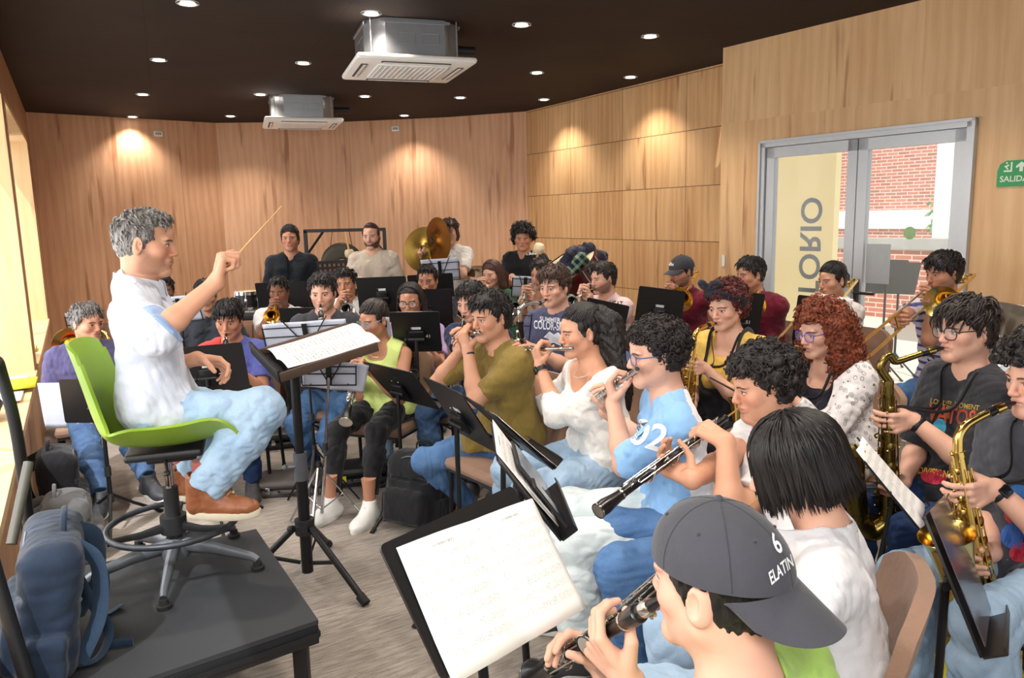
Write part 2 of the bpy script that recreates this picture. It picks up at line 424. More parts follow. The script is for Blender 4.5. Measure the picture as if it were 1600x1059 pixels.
class Person:
    def __init__(s, label, head, yaw, top=None, bot=None, hair=None, skin='tan', hy=None, hp=8, hr=0, lean=8, stand=False, sex='m', w=1., hs=.98, lh=None, rh=None, vox=None, seat=.455,
                 feet=None, shoe=(66, 64, 66), sole=None, stubble=0., group=None, neck='crew', glasses=None, cap=None, legs=True, knee=0., legk=1., name='person', shoulder=0., upper=False, hipz=None):
        s.label = label; s.root = thing('person', label, 'person', group)
        a = math.radians(yaw); s.f = V((math.cos(a), math.sin(a), 0)); s.r = V((math.sin(a), -math.cos(a), 0)); s.u = V((0, 0, 1))
        s.Hc = P(*head) if len(head) == 3 else V(head[:3]); s.d = s.Hc.y; s.hs = hs; s.sex = sex; s.w = w
        v = vox or min(max(s.d*.00105, .0032), .0075); s.v = v
        b = math.radians(yaw if hy is None else hy); hf = V((math.cos(b), math.sin(b), 0)); hrt = V((math.sin(b), -math.cos(b), 0))
        R = Matrix((hrt, hf, s.u)).transposed()
        R = R @ Matrix.Rotation(-math.radians(hp), 3, 'X') @ Matrix.Rotation(math.radians(hr), 3, 'Y'); s.Rh = R; s.Rn = np.array(R, f32)
        H = lambda x, y, z: s.Hc+R@(V((x, y, z))*hs); s.H = H
        s.mouth = H(0, .096, -.0605)
        le = math.radians(lean); ta = s.u*math.cos(le)+s.f*math.sin(le); s.ta = ta
        s.Nb = s.Hc-(R@V((0, 0, 1))*.10+ta*.085)*hs-s.f*.025
        s.stand = stand
        hz = hipz or ((s.Nb.z*.615) if stand else seat+.085); s.Lt = (s.Nb.z-hz)/math.cos(le); s.Hp = s.Nb-ta*s.Lt
        k = hs; sw = (.180 if sex == 'm' else .160)*w**.5*k
        sf = s.f*shoulder
        s.Sh = {'L': s.Nb-s.r*sw-ta*.045*k+sf, 'R': s.Nb+s.r*sw-ta*.045*k+sf}
        s.Hip = {'L': s.Hp-s.r*.092*w**.5, 'R': s.Hp+s.r*.092*w**.5}
        s.K = {}; s.A = {}; s.fd = {}
        for S, sg in (('L', -1), ('R', 1)):
            ft = (feet or {}).get(S)
            if stand: A = s.Hip[S]*1; A.z = .09; A += s.r*sg*.03
            elif ft is None: A = s.Hp+s.f*(.40+knee)+s.r*sg*.14; A.z = .095
            else: A = V(ft[:3])
            pole = (s.f+s.u*.9+s.r*sg*.12) if not stand else s.f
            s.K[S], s.A[S] = ik(s.Hip[S], A, .44*k*legk, .43*k*legk, pole)
            s.fd[S] = (s.f+s.r*sg*.18).normalized() if not (ft and len(ft) > 3) else V((math.cos(math.radians(ft[3])), math.sin(math.radians(ft[3])), ft[4] if len(ft) > 4 else 0)).normalized()
        # arms
        s.E = {}; s.W = {}; s.hand = {}
        for S, sg, hd in (('L', -1, lh), ('R', 1, rh)):
            hd = hd or {}
            wl = lambda q: (s.r*q[0]+s.f*q[1]+s.u*q[2]).normalized()
            if 'g' in hd or 'w' in hd:
                f = V(hd['f']) if isinstance(hd.get('f'), Vector) else wl(hd.get('f', (-.5*sg, 1, .1))); nn = V(hd['n']) if isinstance(hd.get('n'), Vector) else wl(hd.get('n', (-sg, 0, 0)))
                f.normalize(); nn = (nn-f*nn.dot(f)).normalized()
                W = V(hd['w']) if 'w' in hd else V(hd['g'])-f*.088*k-nn*.026*k
            else:   # resting on the thigh
                W = lerp(s.Hip[S], s.K[S], .62)+s.u*.095-s.f*.03 if not stand else s.Sh[S]-s.u*.53*k+s.r*sg*.06+s.f*.05
                f = (s.K[S]-s.Hip[S]).normalized() if not stand else (s.f*.15-s.u).normalized(); nn = -s.u if not stand else -s.r*sg; nn = (nn-f*nn.dot(f)).normalized()
            pole = wl(hd['pole']) if 'pole' in hd else wl((.55*sg, -.35, -1))
            s.E[S], s.W[S] = ik(s.Sh[S], W, .295*k, .255*k, pole)
            s.hand[S] = (f, nn, (f.cross(nn) if S == 'R' else nn.cross(f)), hd.get('curl', (38, 48, 25)), hd.get('thumb', .6), hd.get('spread', 1.))
        s.hascap = bool(cap); s.top = top or {}; s.bot = bot
        s.body(skin, stubble, upper)
        s.shirt(neck)
        if legs: s.trousers(shoe, sole)
        if hair: s.hair(hair)
        if glasses: s.glasses(glasses)
        if cap: s.cap(cap)
    def hl(s, far=.128):
        def fn(v):
            q = (v-np.array(s.Hc, f32))@s.Rn/s.hs
            if far: q[np.linalg.norm(q, axis=1) > far] = (0, -1, 0)
            return q
        return fn
    def box(s, pts, m=.1):
        a = np.array([tuple(p) for p in pts], f32); return a.min(0)-m, a.max(0)+m
    def body(s, skin, stubble, upper):
        H, k, fem = s.H, s.hs, s.sex == 'f'
        pts = [H(0, 0, .12), s.Hc, s.Nb, s.Nb-s.ta*.30]+list(s.Sh.values())+list(s.E.values())+list(s.W.values())+[s.W[q]+s.hand[q][0]*.13 for q in 'LR']
        lo, hi = s.box(pts, .13); F = Field(lo, hi, s.v); h = lambda *q: np.array(H(*q), f32)
        # head
        F.ell(h(0, -.014, .024), np.array((.074, .094, .088))*k, s.Rn)
        F.ell(h(0, .026, -.032), np.array((.058 if fem else .061, .058, .080 if fem else .083))*k, s.Rn, .03)
        for g in (-1, 1):
            F.cone(h(g*(.047 if fem else .052), .0, -.055), h(g*.012, .066, -.098), (.017 if fem else .020)*k, (.014 if fem else .017)*k, .03*k)
            F.ell(h(g*.043, .050, -.024), np.array((.022, .026, .022))*k, s.Rn, .02*k)
        q_ = (.0140 if fem else .0165)*k; F.cone(h(-.010, .073, -.097), h(.010, .073, -.097), q_, q_, .02*k)
        q_ = (.0098 if fem else .0125)*k; F.cone(h(-.037, .073, .019), h(.037, .073, .019), q_, q_, .015*k)
        F.cone(h(0, .074, .045), h(0, .077, .02), .02*k, .014*k, .02*k)
        for g in (-1, 1): F.ell(h(g*.0315, .093, -.002), np.array((.017, .014, .0115))*k, s.Rn, .012*k, 's')
        for g in (-1, 1): F.ell(h(g*.031, .0715, -.001), np.array((.0135, .0135, .0125))*k, s.Rn, .003*k)
        F.cone(h(0, .083, .012), h(0, .1035, -.030), .0075*k, .0105*k, .010*k)
        for g in (-1, 1): F.ell(h(g*.0105, .0945, -.034), np.array((.0078, .0095, .0072))*k, s.Rn, .006*k)
        F.ell(h(0, .082, -.060), np.array((.026, .012, .018))*k, s.Rn, .012*k)
        F.cone(h(-.014, .0905, -.0565), h(.014, .0905, -.0565), .0052*k, .0052*k, .006*k); F.cone(h(-.011, .0905, -.066), h(.011, .0905, -.066), .006*k, .006*k, .005*k)
        F.cone(h(-.022, .092, -.0613), h(.022, .092, -.0613), .0022*k, .0022*k, .004*k, 's')
        for g in (-1, 1):
            c, sn = math.cos(.38), math.sin(.38)*g; Rr = s.Rn@np.array([[c, sn, 0], [-sn, c, 0], [0, 0, 1]], f32)
            F.ell(h(g*.0785, -.012, -.010), np.array((.0085, .0195, .032))*k, Rr, .008*k); F.ell(h(g*.086, -.006, -.008), np.array((.007, .010, .019))*k, Rr, .006*k, 's')
        nr = (.051 if fem else .0575)*k
        F.cone(h(0, -.026, -.052), np.array(s.Nb, f32), nr, nr*1.08, .035*k)
        # torso (under the clothes) and shoulders
        s.torso(F, -.008)
        for q in 'LR':
            S, E, W = s.Sh[q], s.E[q], s.W[q]; m = (.84 if fem else 1.)*(s.w**.5)*k
            F.cone(S, lerp(S, E, .5), .050*m, .046*m, .03*k); F.cone(lerp(S, E, .45), E, .047*m, .0395*m, .01*k)
            M = lerp(E, W, .3); F.cone(E, M, .040*m, .0425*m, .03*k); F.cone(M, W, .0425*m, .0275*m, .02*k)
            f, n, sd, c, th, sp = s.hand[q]; F.cone(W, W+f*.02*k, .0265*m, .022*k, .02*k)
            hand_prims(F, W, f, n, sd, c, k*(.93 if fem else 1.02), th, sp)
        o = F.obj('body', SKIN, s.root, s.hl(), relax=1)
        t = TONE[skin]; o.color = (*t, stubble); s.bodyobj = o
        F.D = None
    def torso(s, F, g, hem=None):
        N, t, k, w = s.Nb, s.ta, s.hs, s.w**.75; r, f = s.r, s.f; kk = .05
        bx = .082*k*(w if s.sex == 'm' else .86*w); L = s.Lt
        for q in (-1, 1):
            F.cone(N-t*.11*k+r*q*bx, N-t*L*.58+r*q*bx*.86, (.100*k)*w+g-(.012 if s.sex == 'f' else 0), (.092*k)*w+g-(.008 if s.sex == 'f' else 0), kk)
            F.cone(N-t*L*.55+r*q*bx*.8, s.Hp+t*.06+r*q*.075*w, (.09*k)*w+g-(.008 if s.sex == 'f' else 0), .108*w+g, kk)
            S = s.Sh['L' if q < 0 else 'R']
            F.cone(N+s.u*.018*k-f*.01, lerp(N, S, .8), .046*k+g*1.25, .056*k*w+g*1.1, kk)
            if s.sex == 'f': F.ell(np.array(N-t*.20*k+r*q*.075*k+f*.085*w, f32), np.array((.066, .058, .066))*w+g, None, .04)
        if s.w > 1.15: F.ell(np.array(s.Hp+t*.16+f*.05*w, f32), np.array((.15, .13, .15))*w*.9+g, np.array(Matrix((r, f, s.u)).transposed(), f32), .06)
    def shirt(s, neck):
        T = s.top; m = T.get('mat'); k = s.hs
        if m is None: return
        sl = T.get('sleeve', .72); g = T.get('g', .013); v = max(s.v, .0042); hem = T.get('hem', .03); fem = s.sex == 'f'
        pts = [s.Nb+s.u*.05, s.Hp-s.ta*.1]+list(s.Sh.values())+(list(s.E.values()) if sl else [])+(list(s.W.values()) if sl and sl > 1 else [])
        lo, hi = s.box(pts, .2 if s.w <= 1 else .28); F = Field(lo, hi, v)
        s.torso(F, g)
        if T.get('skirt', True) and not s.stand:
            for q in 'LR': F.cone(s.Hip[q]+s.ta*.05, lerp(s.Hip[q], s.K[q], T.get('lap', .12)), .112*s.w+g, .098*s.w+g, .06)
        elif s.stand: F.cone(s.Hip['L']+s.u*.1, s.Hip['R']+s.u*.1, .11*s.w+g, .11*s.w+g, .06)
        # hem
        n_ = -s.ta; h0 = s.Hp-s.ta*hem
        sp = [F.ax[i] for i in range(3)]; pl = (sp[0][:, None, None]-h0.x)*n_.x+(sp[1][None, :, None]-h0.y)*n_.y+(sp[2][None, None, :]-h0.z)*n_.z
        F.D = np.maximum(F.D, pl.astype(f32))
        if sl:
            m_ = (.84 if fem else 1.)*(s.w**.5)*k
            for q in 'LR':
                S, E, W = s.Sh[q], s.E[q], s.W[q]; e = T.get('ease', .014)
                F.cone(S, E, .056*m_+g*.8+.004, .046*m_+e*1.15, .045, cut=min(sl, 1.0) if sl < 1 else None)
                if sl > 1: F.cone(E, W, .042*m_+e*1.1, .028*m_+e*T.get('cuff', .9), .03, cut=(sl-1))
        F.rough(T.get('fold', .0062), 30, len(s.label)*7+int(s.d*31), True, .03, (1, 1, .75)); F.rough(.0022, 85, 5, False, .02)
        # neckline
        R = .066*k*(.9 if fem else 1.)
        if neck == 'crew': F.cone(s.Nb+s.u*.015-s.f*.012, s.Nb+s.u*.12+s.f*.05, R, R*1.15, .006, 's')
        elif neck == 'v':
            F.cone(s.Nb+s.u*.015-s.f*.012, s.Nb+s.u*.12+s.f*.05, R, R*1.1, .006, 's'); F.cone(s.Nb+s.f*.10, s.Nb-s.ta*.14*k+s.f*.16, .045, .012, .01, 's')
        elif neck == 'scoop':
            F.cone(s.Nb+s.u*.01, s.Nb+s.u*.12+s.f*.05, R*1.25, R*1.3, .01, 's'); F.ell(np.array(s.Nb+s.f*.115-s.ta*.03, f32), (.09, .09, .085), None, .01, 's')
        elif neck == 'tank':
            F.ell(np.array(s.Nb+s.f*.10-s.ta*.01, f32), (.085, .10, .085), None, .01, 's'); F.cone(s.Nb+s.u*.01, s.Nb+s.u*.12+s.f*.05, R*1.2, R*1.3, .01, 's')
            for q in 'LR': F.ell(np.array(s.Sh[q]+(s.Sh[q]-s.Nb)*.22-s.ta*.03, f32), (.085, .085, .12), None, .015, 's')
        elif neck == 'off':
            F.cone(s.Nb+s.u*.03, s.Nb+s.u*.12+s.f*.05, .15, .2, .02, 's'); F.ell(np.array(s.Nb+s.f*.09-s.ta*.05, f32), (.10, .09, .07), None, .02, 's')
        elif neck == 'open':
            F.cone(s.Nb+s.u*.0, s.Nb+s.u*.12+s.f*.05, .125, .2, .02, 's'); F.ell(np.array(s.Nb+s.f*.16-s.ta*.22, f32), (.115, .115, .42), np.array(Matrix((s.r, s.f, s.ta)).transposed(), f32), .01, 's')
        elif neck == 'bib':
            n_ = s.ta; h0 = s.Nb-s.ta*T.get('bib', .20); F.D = np.maximum(F.D, ((sp[0][:, None, None]-h0.x)*n_.x+(sp[1][None, :, None]-h0.y)*n_.y+(sp[2][None, None, :]-h0.z)*n_.z).astype(f32))
        elif neck == 'collar': F.cone(s.Nb+s.u*.03-s.f*.012, s.Nb+s.u*.14+s.f*.06, R*.98, R*1.1, .006, 's')
        s.shirtobj = F.obj(T.get('name', 'shirt'), m, s.root)
        if neck == 'collar' and T.get('collar', True):
            mb = MB(); Q = Matrix((s.r, s.f, s.u)).transposed(); C = s.Nb-s.f*.002; N = 22
            def fn(u, vv):
                an = math.radians(-90+ -155+310*u)+math.pi  # open at the front
                rr = R*(1.10+.12*vv); front = math.cos(math.pi*(u-.5))
                return C+s.r*math.sin(2*math.pi*(u-.5)*.86+math.pi)*rr*1.02*-1+s.f*(-math.cos(2*math.pi*(u-.5)*.86))*rr*1.08+s.u*(.064+.012*front-.055*vv-.030*(1-front))+s.f*(.012*(1-front))
            mb.grid(fn, 24, 3, .003); mb.build('collar', m, s.root)
    def trousers(s, shoe, sole):
        b = s.bot or {}; m = b.get('mat') or fabric((40, 42, 50)); e = b.get('ease', .012); lw = b.get('wide', 0.); v = max(s.v, .0045); k = s.hs; w = s.w**.6
        lo, hi = s.box([s.Hp+s.ta*.06]+list(s.Hip.values())+list(s.K.values())+list(s.A.values()), .2); F = Field(lo, hi, v)
        F.cone(s.Hip['L']+s.ta*.02, s.Hip['R']+s.ta*.02, .108*w+e*.4, .108*w+e*.4, .04)
        F.cone(s.Hp+s.ta*.02, s.Hp+s.ta*.12, .115*w, .10*w, .05)
        for q in 'LR':
            A = s.A[q]; K = s.K[q]; F.cone(s.Hip[q], K, .086*w+e, .060*w+e+lw*.4, .05)
            F.cone(K, lerp(K, A, .35), .059*w+e+lw*.4, .057*w+e+lw*.8, .03); F.cone(lerp(K, A, .3), A, .057*w+e+lw*.8, .043+e*.9+lw, .03, cut=b.get('cut', .93))
        n_ = s.ta; h0 = s.Hp+s.ta*b.get('waist', .13); sp = F.ax
        F.D = np.maximum(F.D, ((sp[0][:, None, None]-h0.x)*n_.x+(sp[1][None, :, None]-h0.y)*n_.y+(sp[2][None, None, :]-h0.z)*n_.z).astype(f32))
        F.rough(b.get('fold', .0065), 30, len(s.label), True, .03); F.rough(.0018, 80, 9, False, .02)
        F.obj(b.get('name', 'trousers'), m, s.root)
        if not shoe: return
        sm = shoe if not isinstance(shoe, tuple) else plain('shoe_%d_%d_%d' % shoe, shoe, .55, var=.08, bump=.1)
        for q in 'LR': s.shoe(q, sm, sole, b.get('ankle', False))
    def shoe(s, q, sm, sole, ankle):
        A = s.A[q]; d = s.fd[q]; up = (s.u-d*s.u.dot(d)).normalized(); sd = d.cross(up); base = A-up*.09
        v = max(.0038, min(s.v, .006)); lo, hi = s.box([A+up*.07, base-d*.08, base+d*.2], .07); F = Field(lo, hi, v)
        Rm = np.array(Matrix((sd, d, up)).transposed(), f32)
        F.ell(np.array(base+d*.07+up*.028, f32), (.047, .135, .036), Rm, .02); F.cone(base-d*.035+up*.04, base+d*.03+up*.055, .037, .036, .03); F.cone(base-d*.012+up*.05, A+up*.02, .042, .040, .03)
        F.cone(base+d*.02+up*.075, base+d*.12+up*.035, .033, .030, .03); F.ell(np.array(base+d*.135+up*.030, f32), (.046, .060, .030), Rm, .02)
        F.cone(A+up*.01, A+up*.08, .03, .034, .005, 's')
        sp = F.ax; pl = -((sp[0][:, None, None]-base.x)*up.x+(sp[1][None, :, None]-base.y)*up.y+(sp[2][None, None, :]-base.z)*up.z)
        F.D = np.maximum(F.D, (pl+.004).astype(f32)); o = F.obj('shoe', sm, s.root); lc = MB()
        for i in range(4): yy = .055+.02*i; zz = .098-.017*i; lc.tube([base+d*yy+sd*.026+up*(zz-.018), base+d*(yy+.006)+up*(zz+.004), base+d*(yy+.002)-sd*.026+up*(zz-.018)], .0032, 5)
        lc.build('laces', plain('laces_%d' % (sum(sm_rgb(sm)) > 1.2), (214, 212, 206) if sum(sm_rgb(sm)) > 1.2 else (120, 118, 116), .8), o)
        mb = MB(); ring = []
        for z, gr in ((0, .0), (.012, .004), (.026, .002)):
            rr = []
            for i in range(28):
                an = 2*math.pi*i/28; yy = math.cos(an); xx = math.sin(an); wd = (.046+gr)*(1-.22*max(0, -yy)+.0)*(1-.12*(yy > 0)*yy)
                rr.append(base+d*(.068+(.138+gr)*yy)+sd*xx*wd+up*z)
            ring.append(rr)
        mb.loft(ring); mb.build('sole', plain('sole_%d_%d_%d' % (sole or (236, 236, 232)), sole or (236, 236, 232), .7), o)
        if ankle:   # bare ankle
            mm = MB(); mm.tube([base+up*.06, A+up*.10, A+up*.16], [.034, .036, .042], 14); oo = mm.build('ankle', SKIN, s.root); oo.color = s.bodyobj.color
    # -------------------------------------------------------------- hair
    def hair(s, hd):
        st = hd.get('style', 'short'); m = HAIR[hd.get('mat', 'black')]; H, k = s.H, s.hs; t = hd.get('t', .010); v = min(max(s.v*.85, .0032), .0065)
        ext = hd.get('len', 0.); lo, hi = s.box([H(0, 0, .16), H(-.13, -.13, -.1-ext*1.15), H(.13, .12, 0), H(.13, -.16, -.1-ext*1.15), H(-.13, .12, .05)], .06+hd.get('pad', 0))
        F = Field(lo, hi, v); h = lambda *q: np.array(H(*q), f32); c0 = np.array((0, -.014, .026))
        a, b = hd.get('front', .036), hd.get('slope', .42)
        def cut(n_, off): n_ = np.array(n_, float); return (n_/1., (off-n_@c0)*k)
        rr = np.array((.075+t*.8, .095+t, .087+t*1.25))*k
        F.ell(h(*c0), rr, s.Rn, 0, cuts=[cut((0, b, -1), -a)])
        nape = hd.get('nape', -.072)
        F.ell(h(0, -.018, .01), np.array((.075+t*.7, .092+t*.8, .10+t))*k, s.Rn, .008, cuts=[cut((0, 1, 0), hd.get('side', -.012)), cut((0, .35, -1), -nape)])
        if hd.get('burn', True):
            for g in (-1, 1): F.cone(h(g*.073, .008, .03), h(g*.0725, .010, -.012), .010*k, .006*k, .008)
        for g in (-1, 1): F.ell(h(g*.0715, .010, .030), np.array((.010+t*.5, .030, .030))*k, s.Rn, .012)
        if a > .031 and st != 'curly': F.ell(h(0, .104, .040), np.array((.052, .036, .034))*k, s.Rn, .010, 's')
        for bl in hd.get('blobs', ()):
            if len(bl) == 6: F.ell(h(*bl[:3]), np.array(bl[3:])*k, s.Rn, .02)
            else: F.cone(h(*bl[:3]), h(*bl[3:6]), bl[6]*k, bl[7]*k, bl[8] if len(bl) > 8 else .02)
        if st == 'curly':
            g = np.random.RandomState(hd.get('seed', 3)); rc = hd.get('rc', .013); n = 0; vol = hd.get('vol', .010); N = hd.get('n', 240)
            for _ in range(4000):
                q = g.normal(size=3); q /= np.linalg.norm(q); p = c0+q*(np.array((.075, .095, .087))+t+vol*g.uniform(.2, 1))
                if not (p[2] > a-.004+b*p[1] or (p[1] < hd.get('side', -.012) and p[2] > nape+g.uniform(0, .015))): continue
                F.ell(h(*p), np.array((1, 1, 1))*rc*g.uniform(.6, 1.15)*k, None, .007); n += 1
                if n >= N: break
        if ext:   # hanging hair
            rad = hd.get('rad', .03); bw = hd.get('spread', 1.)
            for q in hd.get('fall', [(-.07, -.045, 0), (.07, -.045, 0), (-.035, -.085, 0), (.035, -.085, 0), (0, -.09, 0)]):
                x, y, z = q[:3]; e = q[3] if len(q) > 3 else ext
                mid = (x*1.18*bw, y*1.12-.006, z-e*.5); end = (x*1.15*bw, y*1.05, z-e)
                F.cone(h(x, y, z+.02), h(*mid), rad*k, rad*1.05*k, .03); F.cone(h(*mid), h(*end), rad*1.05*k, rad*.55*k, .03)
            if st == 'curly':
                g = np.random.RandomState(8); rc = hd.get('rc', .014)
                for _ in range(hd.get('nl', 500)):
                    q = hd['fall'][g.randint(len(hd['fall']))]; e = q[3] if len(q) > 3 else ext; tt = g.uniform(0, 1); an = g.uniform(0, 6.28); ro = rad*g.uniform(.7, 1.25)
                    p = (q[0]*(1+.18*tt)*bw+ro*math.cos(an), q[1]*1.1+ro*math.sin(an), q[2]+.02-e*tt)
                    if p[1] > .06 and abs(p[0]) < .06: continue
                    F.ell(h(*p), np.array((1, 1, 1.2))*rc*g.uniform(.6, 1.2)*k, None, .006)
        for c, r_ in hd.get('carve', ()): F.ell(h(*c), np.array(r_)*k, s.Rn, .01, 's')
        if st == 'short':   # fuller on top, cropped sides
            tp = hd.get('top', .012); F.ell(h(0, .006, .060), np.array((.064+t*.5, .084+t*.6, .060+tp))*k, s.Rn, .012, cuts=[cut((0, b, -1), -a)])
        if st == 'straight' or st == 'short': F.rough(hd.get('ru', .0022), 260, 4, True, .02, (1, 1, .3), s.Rn)
        else: F.rough(.002, 240, 4, False, .02)
        ex = MB(); tf = hd.get('tuft', 0 if st == 'straight' or s.hascap else (190 if s.d > 5.6 else 440)); g = np.random.RandomState(21)
        bv = None
        if tf:
            v_, q_ = F.mesh(); inv = s.Rn.T; bv = ((v_-np.array(s.Hc, f32))@s.Rn)/k; nsw = np.array(hd.get('sweep', (0, .5, 0)), float); cr = np.array((0, -.035, .115)); cen = np.array((0, -.014, .02)); pick = g.randint(0, len(bv), tf*3); n = 0
            for i in pick:
                p = bv[i].astype(float)
                if p[2] < nape+.02 and not ext: continue
                if ext and p[2] < -.05 and st != 'curly': continue
                nr = p-cen; nr /= np.linalg.norm(nr)+1e-6
                if nr[1] > .35 and p[2] < .02: continue
                if st == 'curly':
                    rr = hd.get('rc', .013)*g.uniform(.55, 1.0); u = g.normal(size=3); u -= nr*(u@nr)*.5; u /= np.linalg.norm(u); w = np.cross(u, nr); w /= np.linalg.norm(w)+1e-6; c_ = p+nr*rr*.35
                    pts = [H(*(c_+rr*(math.cos(a_)*u*1.0+math.sin(a_)*w)+nr*rr*.25*a_/3)) for a_ in np.linspace(0, 5.2, 8)]; r0 = hd.get('ct', .0026)*k
                    ex.tube(pts, [r0*.6, r0, r0, r0, r0, r0, r0*.8, r0*.2], 4, cap=False)
                else:
                    fl_ = p-cr; fl_ -= nr*(fl_@nr); fl_ /= np.linalg.norm(fl_)+1e-6; fl_ = fl_*.8+nsw*(1 if p[2] > .05 else .2)+g.normal(size=3)*.28; fl_ -= nr*(fl_@nr); fl_ /= np.linalg.norm(fl_)+1e-6
                    L = hd.get('tl', .034)*g.uniform(.6, 1.2)*(1 if p[2] > .045 else .55); lf = L*g.uniform(.05, .32)*(1 if p[2] > .03 else .4); r0 = (.0040 if s.d < 5.6 else .0062)*k*g.uniform(.7, 1.2)
                    pts = [H(*(p-nr*.003)), H(*(p+fl_*L*.4+nr*lf*.9)), H(*(p+fl_*L*.8+nr*lf*.9-nr*L*.08)), H(*(p+fl_*L*1.15+nr*lf*.5-nr*L*.22))]
                    ex.tube(pts, [r0*.8, r0, r0*.7, r0*.12], 4, cap=False)
                n += 1
                if n >= tf: break
        s.hairobj = F.obj('hair', m, s.root, s.hl(0), relax=0 if st == 'curly' else 1, extra=ex)
        if hd.get('locks'): s.locks(hd, m)
    def locks(s, hd, m):
        """separate tapering locks laid over the hair"""
        g = np.random.RandomState(11); mb = MB(); n, L = hd['locks']; H = s.H; kind = hd.get('lay', 'crown'); t = hd.get('t', .01)+.002
        R0 = np.array((.075+t, .095+t, .087+t*1.25)); c0 = np.array((0, -.014, .026))
        def onsk(p): q = p-c0; return c0+q/np.linalg.norm(q/R0)
        for _ in range(n):
            pts = []; w = g.uniform(.004, .0075)*s.hs*(1 if s.d < 4 else 1.35)
            if kind == 'crown':
                ph = g.uniform(math.radians(hd.get('lo', 40)), math.radians(hd.get('hi', 320))); th0 = g.uniform(.12, 1.1); e = L*g.uniform(.7, 1.0); dph = g.normal()*.12; tt = g.uniform(-.002, .004)
                for j in range(9):
                    th = th0+(1.62-th0)*min(j/5, 1); p = V((math.sin(ph+dph*j/8)*math.sin(th)*(R0[0]+tt), math.cos(ph+dph*j/8)*math.sin(th)*(R0[1]+tt)-.014, math.cos(th)*(R0[2]+tt)+.026))
                    if j > 5: p = V((p.x*(1+hd.get('flare', .04)*(j-5)), p.y*(1+.03*(j-5)), p.z-e*(j-5)/3))
                    pts.append(H(*p))
                rr = [w*.4, w*.8, w, w, w, w, w*.9, w*.7, w*.15]
            elif kind == 'tied':
                sg = g.choice((-1, 1)); y0 = g.uniform(-.02, .085); x0 = sg*abs(g.normal())*.035 if y0 > .05 else sg*g.uniform(.05, .08); zf = hd.get('front', .036)+hd.get('slope', .42)*y0+g.uniform(0, .05)
                A = np.array((x0, y0, zf)); B = np.array(hd.get('tie', (0, -.112, -.005)))
                for j in range(7): q = A*(1-j/6)+B*(j/6); q = q+np.array((0, 0, .05))*math.sin(math.pi*j/6); pts.append(H(*(onsk(q)*(1+.006*g.uniform(-1, 1)))))
                rr = [w*.3, w*.8, w, w, w, w*.8, w*.4]
            else:   # centre parting, falling past the ears
                sg = g.choice((-1, 1)); y0 = g.uniform(-.085, .06); e = L*g.uniform(.75, 1.05); by = g.uniform(.02, .07)
                for j in range(10):
                    if j < 6: th = 1.62*j/5; q = np.array((sg*math.sin(th)*R0[0], y0-by*j/5, .03+math.cos(th)*R0[2])); q = onsk(q) if j else onsk(q)
                    else: q = np.array((sg*(R0[0]*1.02-.006*(j-5)*(y0 < -.02)), y0-by-.004*(j-5), .02-e*(j-5)/4))
                    pts.append(H(*q))
                rr = [w*.5, w, w, w, w, w, w, w*.9, w*.7, w*.15]
            mb.tube(pts, rr, 5, flat=.55)
        o = mb.build('hair_strands', m, s.root, angle=180)
        me = o.data; co = np.empty(len(me.vertices)*3, f32); me.vertices.foreach_get('co', co); at = me.attributes.new('hl', 'FLOAT_VECTOR', 'POINT'); at.data.foreach_set('vector', s.hl(0)(co.reshape(-1, 3)).astype(f32).ravel())
        o.parent = s.hairobj
    def glasses(s, gd):
        rgb = gd.get('rgb', (30, 30, 34)); m = plain('frame_%d_%d_%d' % rgb, rgb, .35); r = gd.get('r', .0235); th = gd.get('th', .0020); H = s.H; mb = MB(); ln = MB()
        for g in (-1, 1):
            ring = [];
            for i in range(20):
                a = 2*math.pi*i/20; ex = gd.get('sq', 2.6); c, sn = math.cos(a), math.sin(a); q = (abs(c)**ex+abs(sn)**ex)**(-1/ex)
                ring.append(H(g*.033+c*q*r*1.08, .098-abs(c*q*r+g*g*0)*0-.004*(abs(g*.033+c*q*r)/.05)**2, .0+sn*q*r*.88-.003))
            mb.tube(ring, th, 6, close=True); ln.add(ring, [tuple(range(20))])
            mb.tube([H(g*(.033+r*1.05), .093, .006), H(g*.074, .075, .008), H(g*.082, .0, .006), H(g*.080, -.02, -.012)], [th, th, th, th], 6)
        gl_ = 0; mb.tube([H(-.0105, .099, .002), H(0, .102, .005), H(.0105, .099, .002)], th, 6)
        o = mb.build('glasses', m, s.root); ln.build('lens', gd.get('lens') or MATS['lens_glass'], o, smooth=False)
    def cap(s, cd):
        rgb = cd['rgb']; m = fabric(rgb, .8); H, k = s.H, s.hs; mb = MB(); back = -1 if cd.get('back') else 1; tl = cd.get('tilt', .0)
        def dome(u, v_):
            ph = 2*math.pi*u; th = 1.60*v_; seam = .0012*abs(math.sin(3*ph))**.3
            return H(math.sin(ph)*math.sin(th)*(.091+seam), -.012+math.cos(ph)*math.sin(th)*(.110+seam), .030+math.cos(th)*.100+tl*math.cos(ph)*math.sin(th)*back)
        mb.grid(dome, 48, 14)
        o = mb.build('cap', m, s.root); bb = MB(); sm = MB()
        for i in range(6): sm.tube([dome(i/6, .02+.96*j/12) for j in range(13)], .0011, 5)
        for i in (0, 1, 2, 3, 4, 5): c_ = dome((i+.5)/6, .52); sm.ball(c_, .0032, 5)
        sm.build('seams', fabric(tuple(int(x*.86) for x in rgb), .8), o)
        def brim(u, v_):
            x = (u-.5)*2; ph = x*1.15; bx, by = math.sin(ph)*.090, math.cos(ph)*.108
            L = .072*math.sqrt(max(0, 1-abs(x)**2.6)); yy = by+L*v_; q_ = L/.072; dz = cd.get('drop', 0)*v_*q_
            return H(bx*(1-.05*v_), -.012+back*yy, .026-dz+tl*math.cos(ph)-v_*.022*q_-.028*v_*q_*abs(x)**2-.012*abs(x)**2)
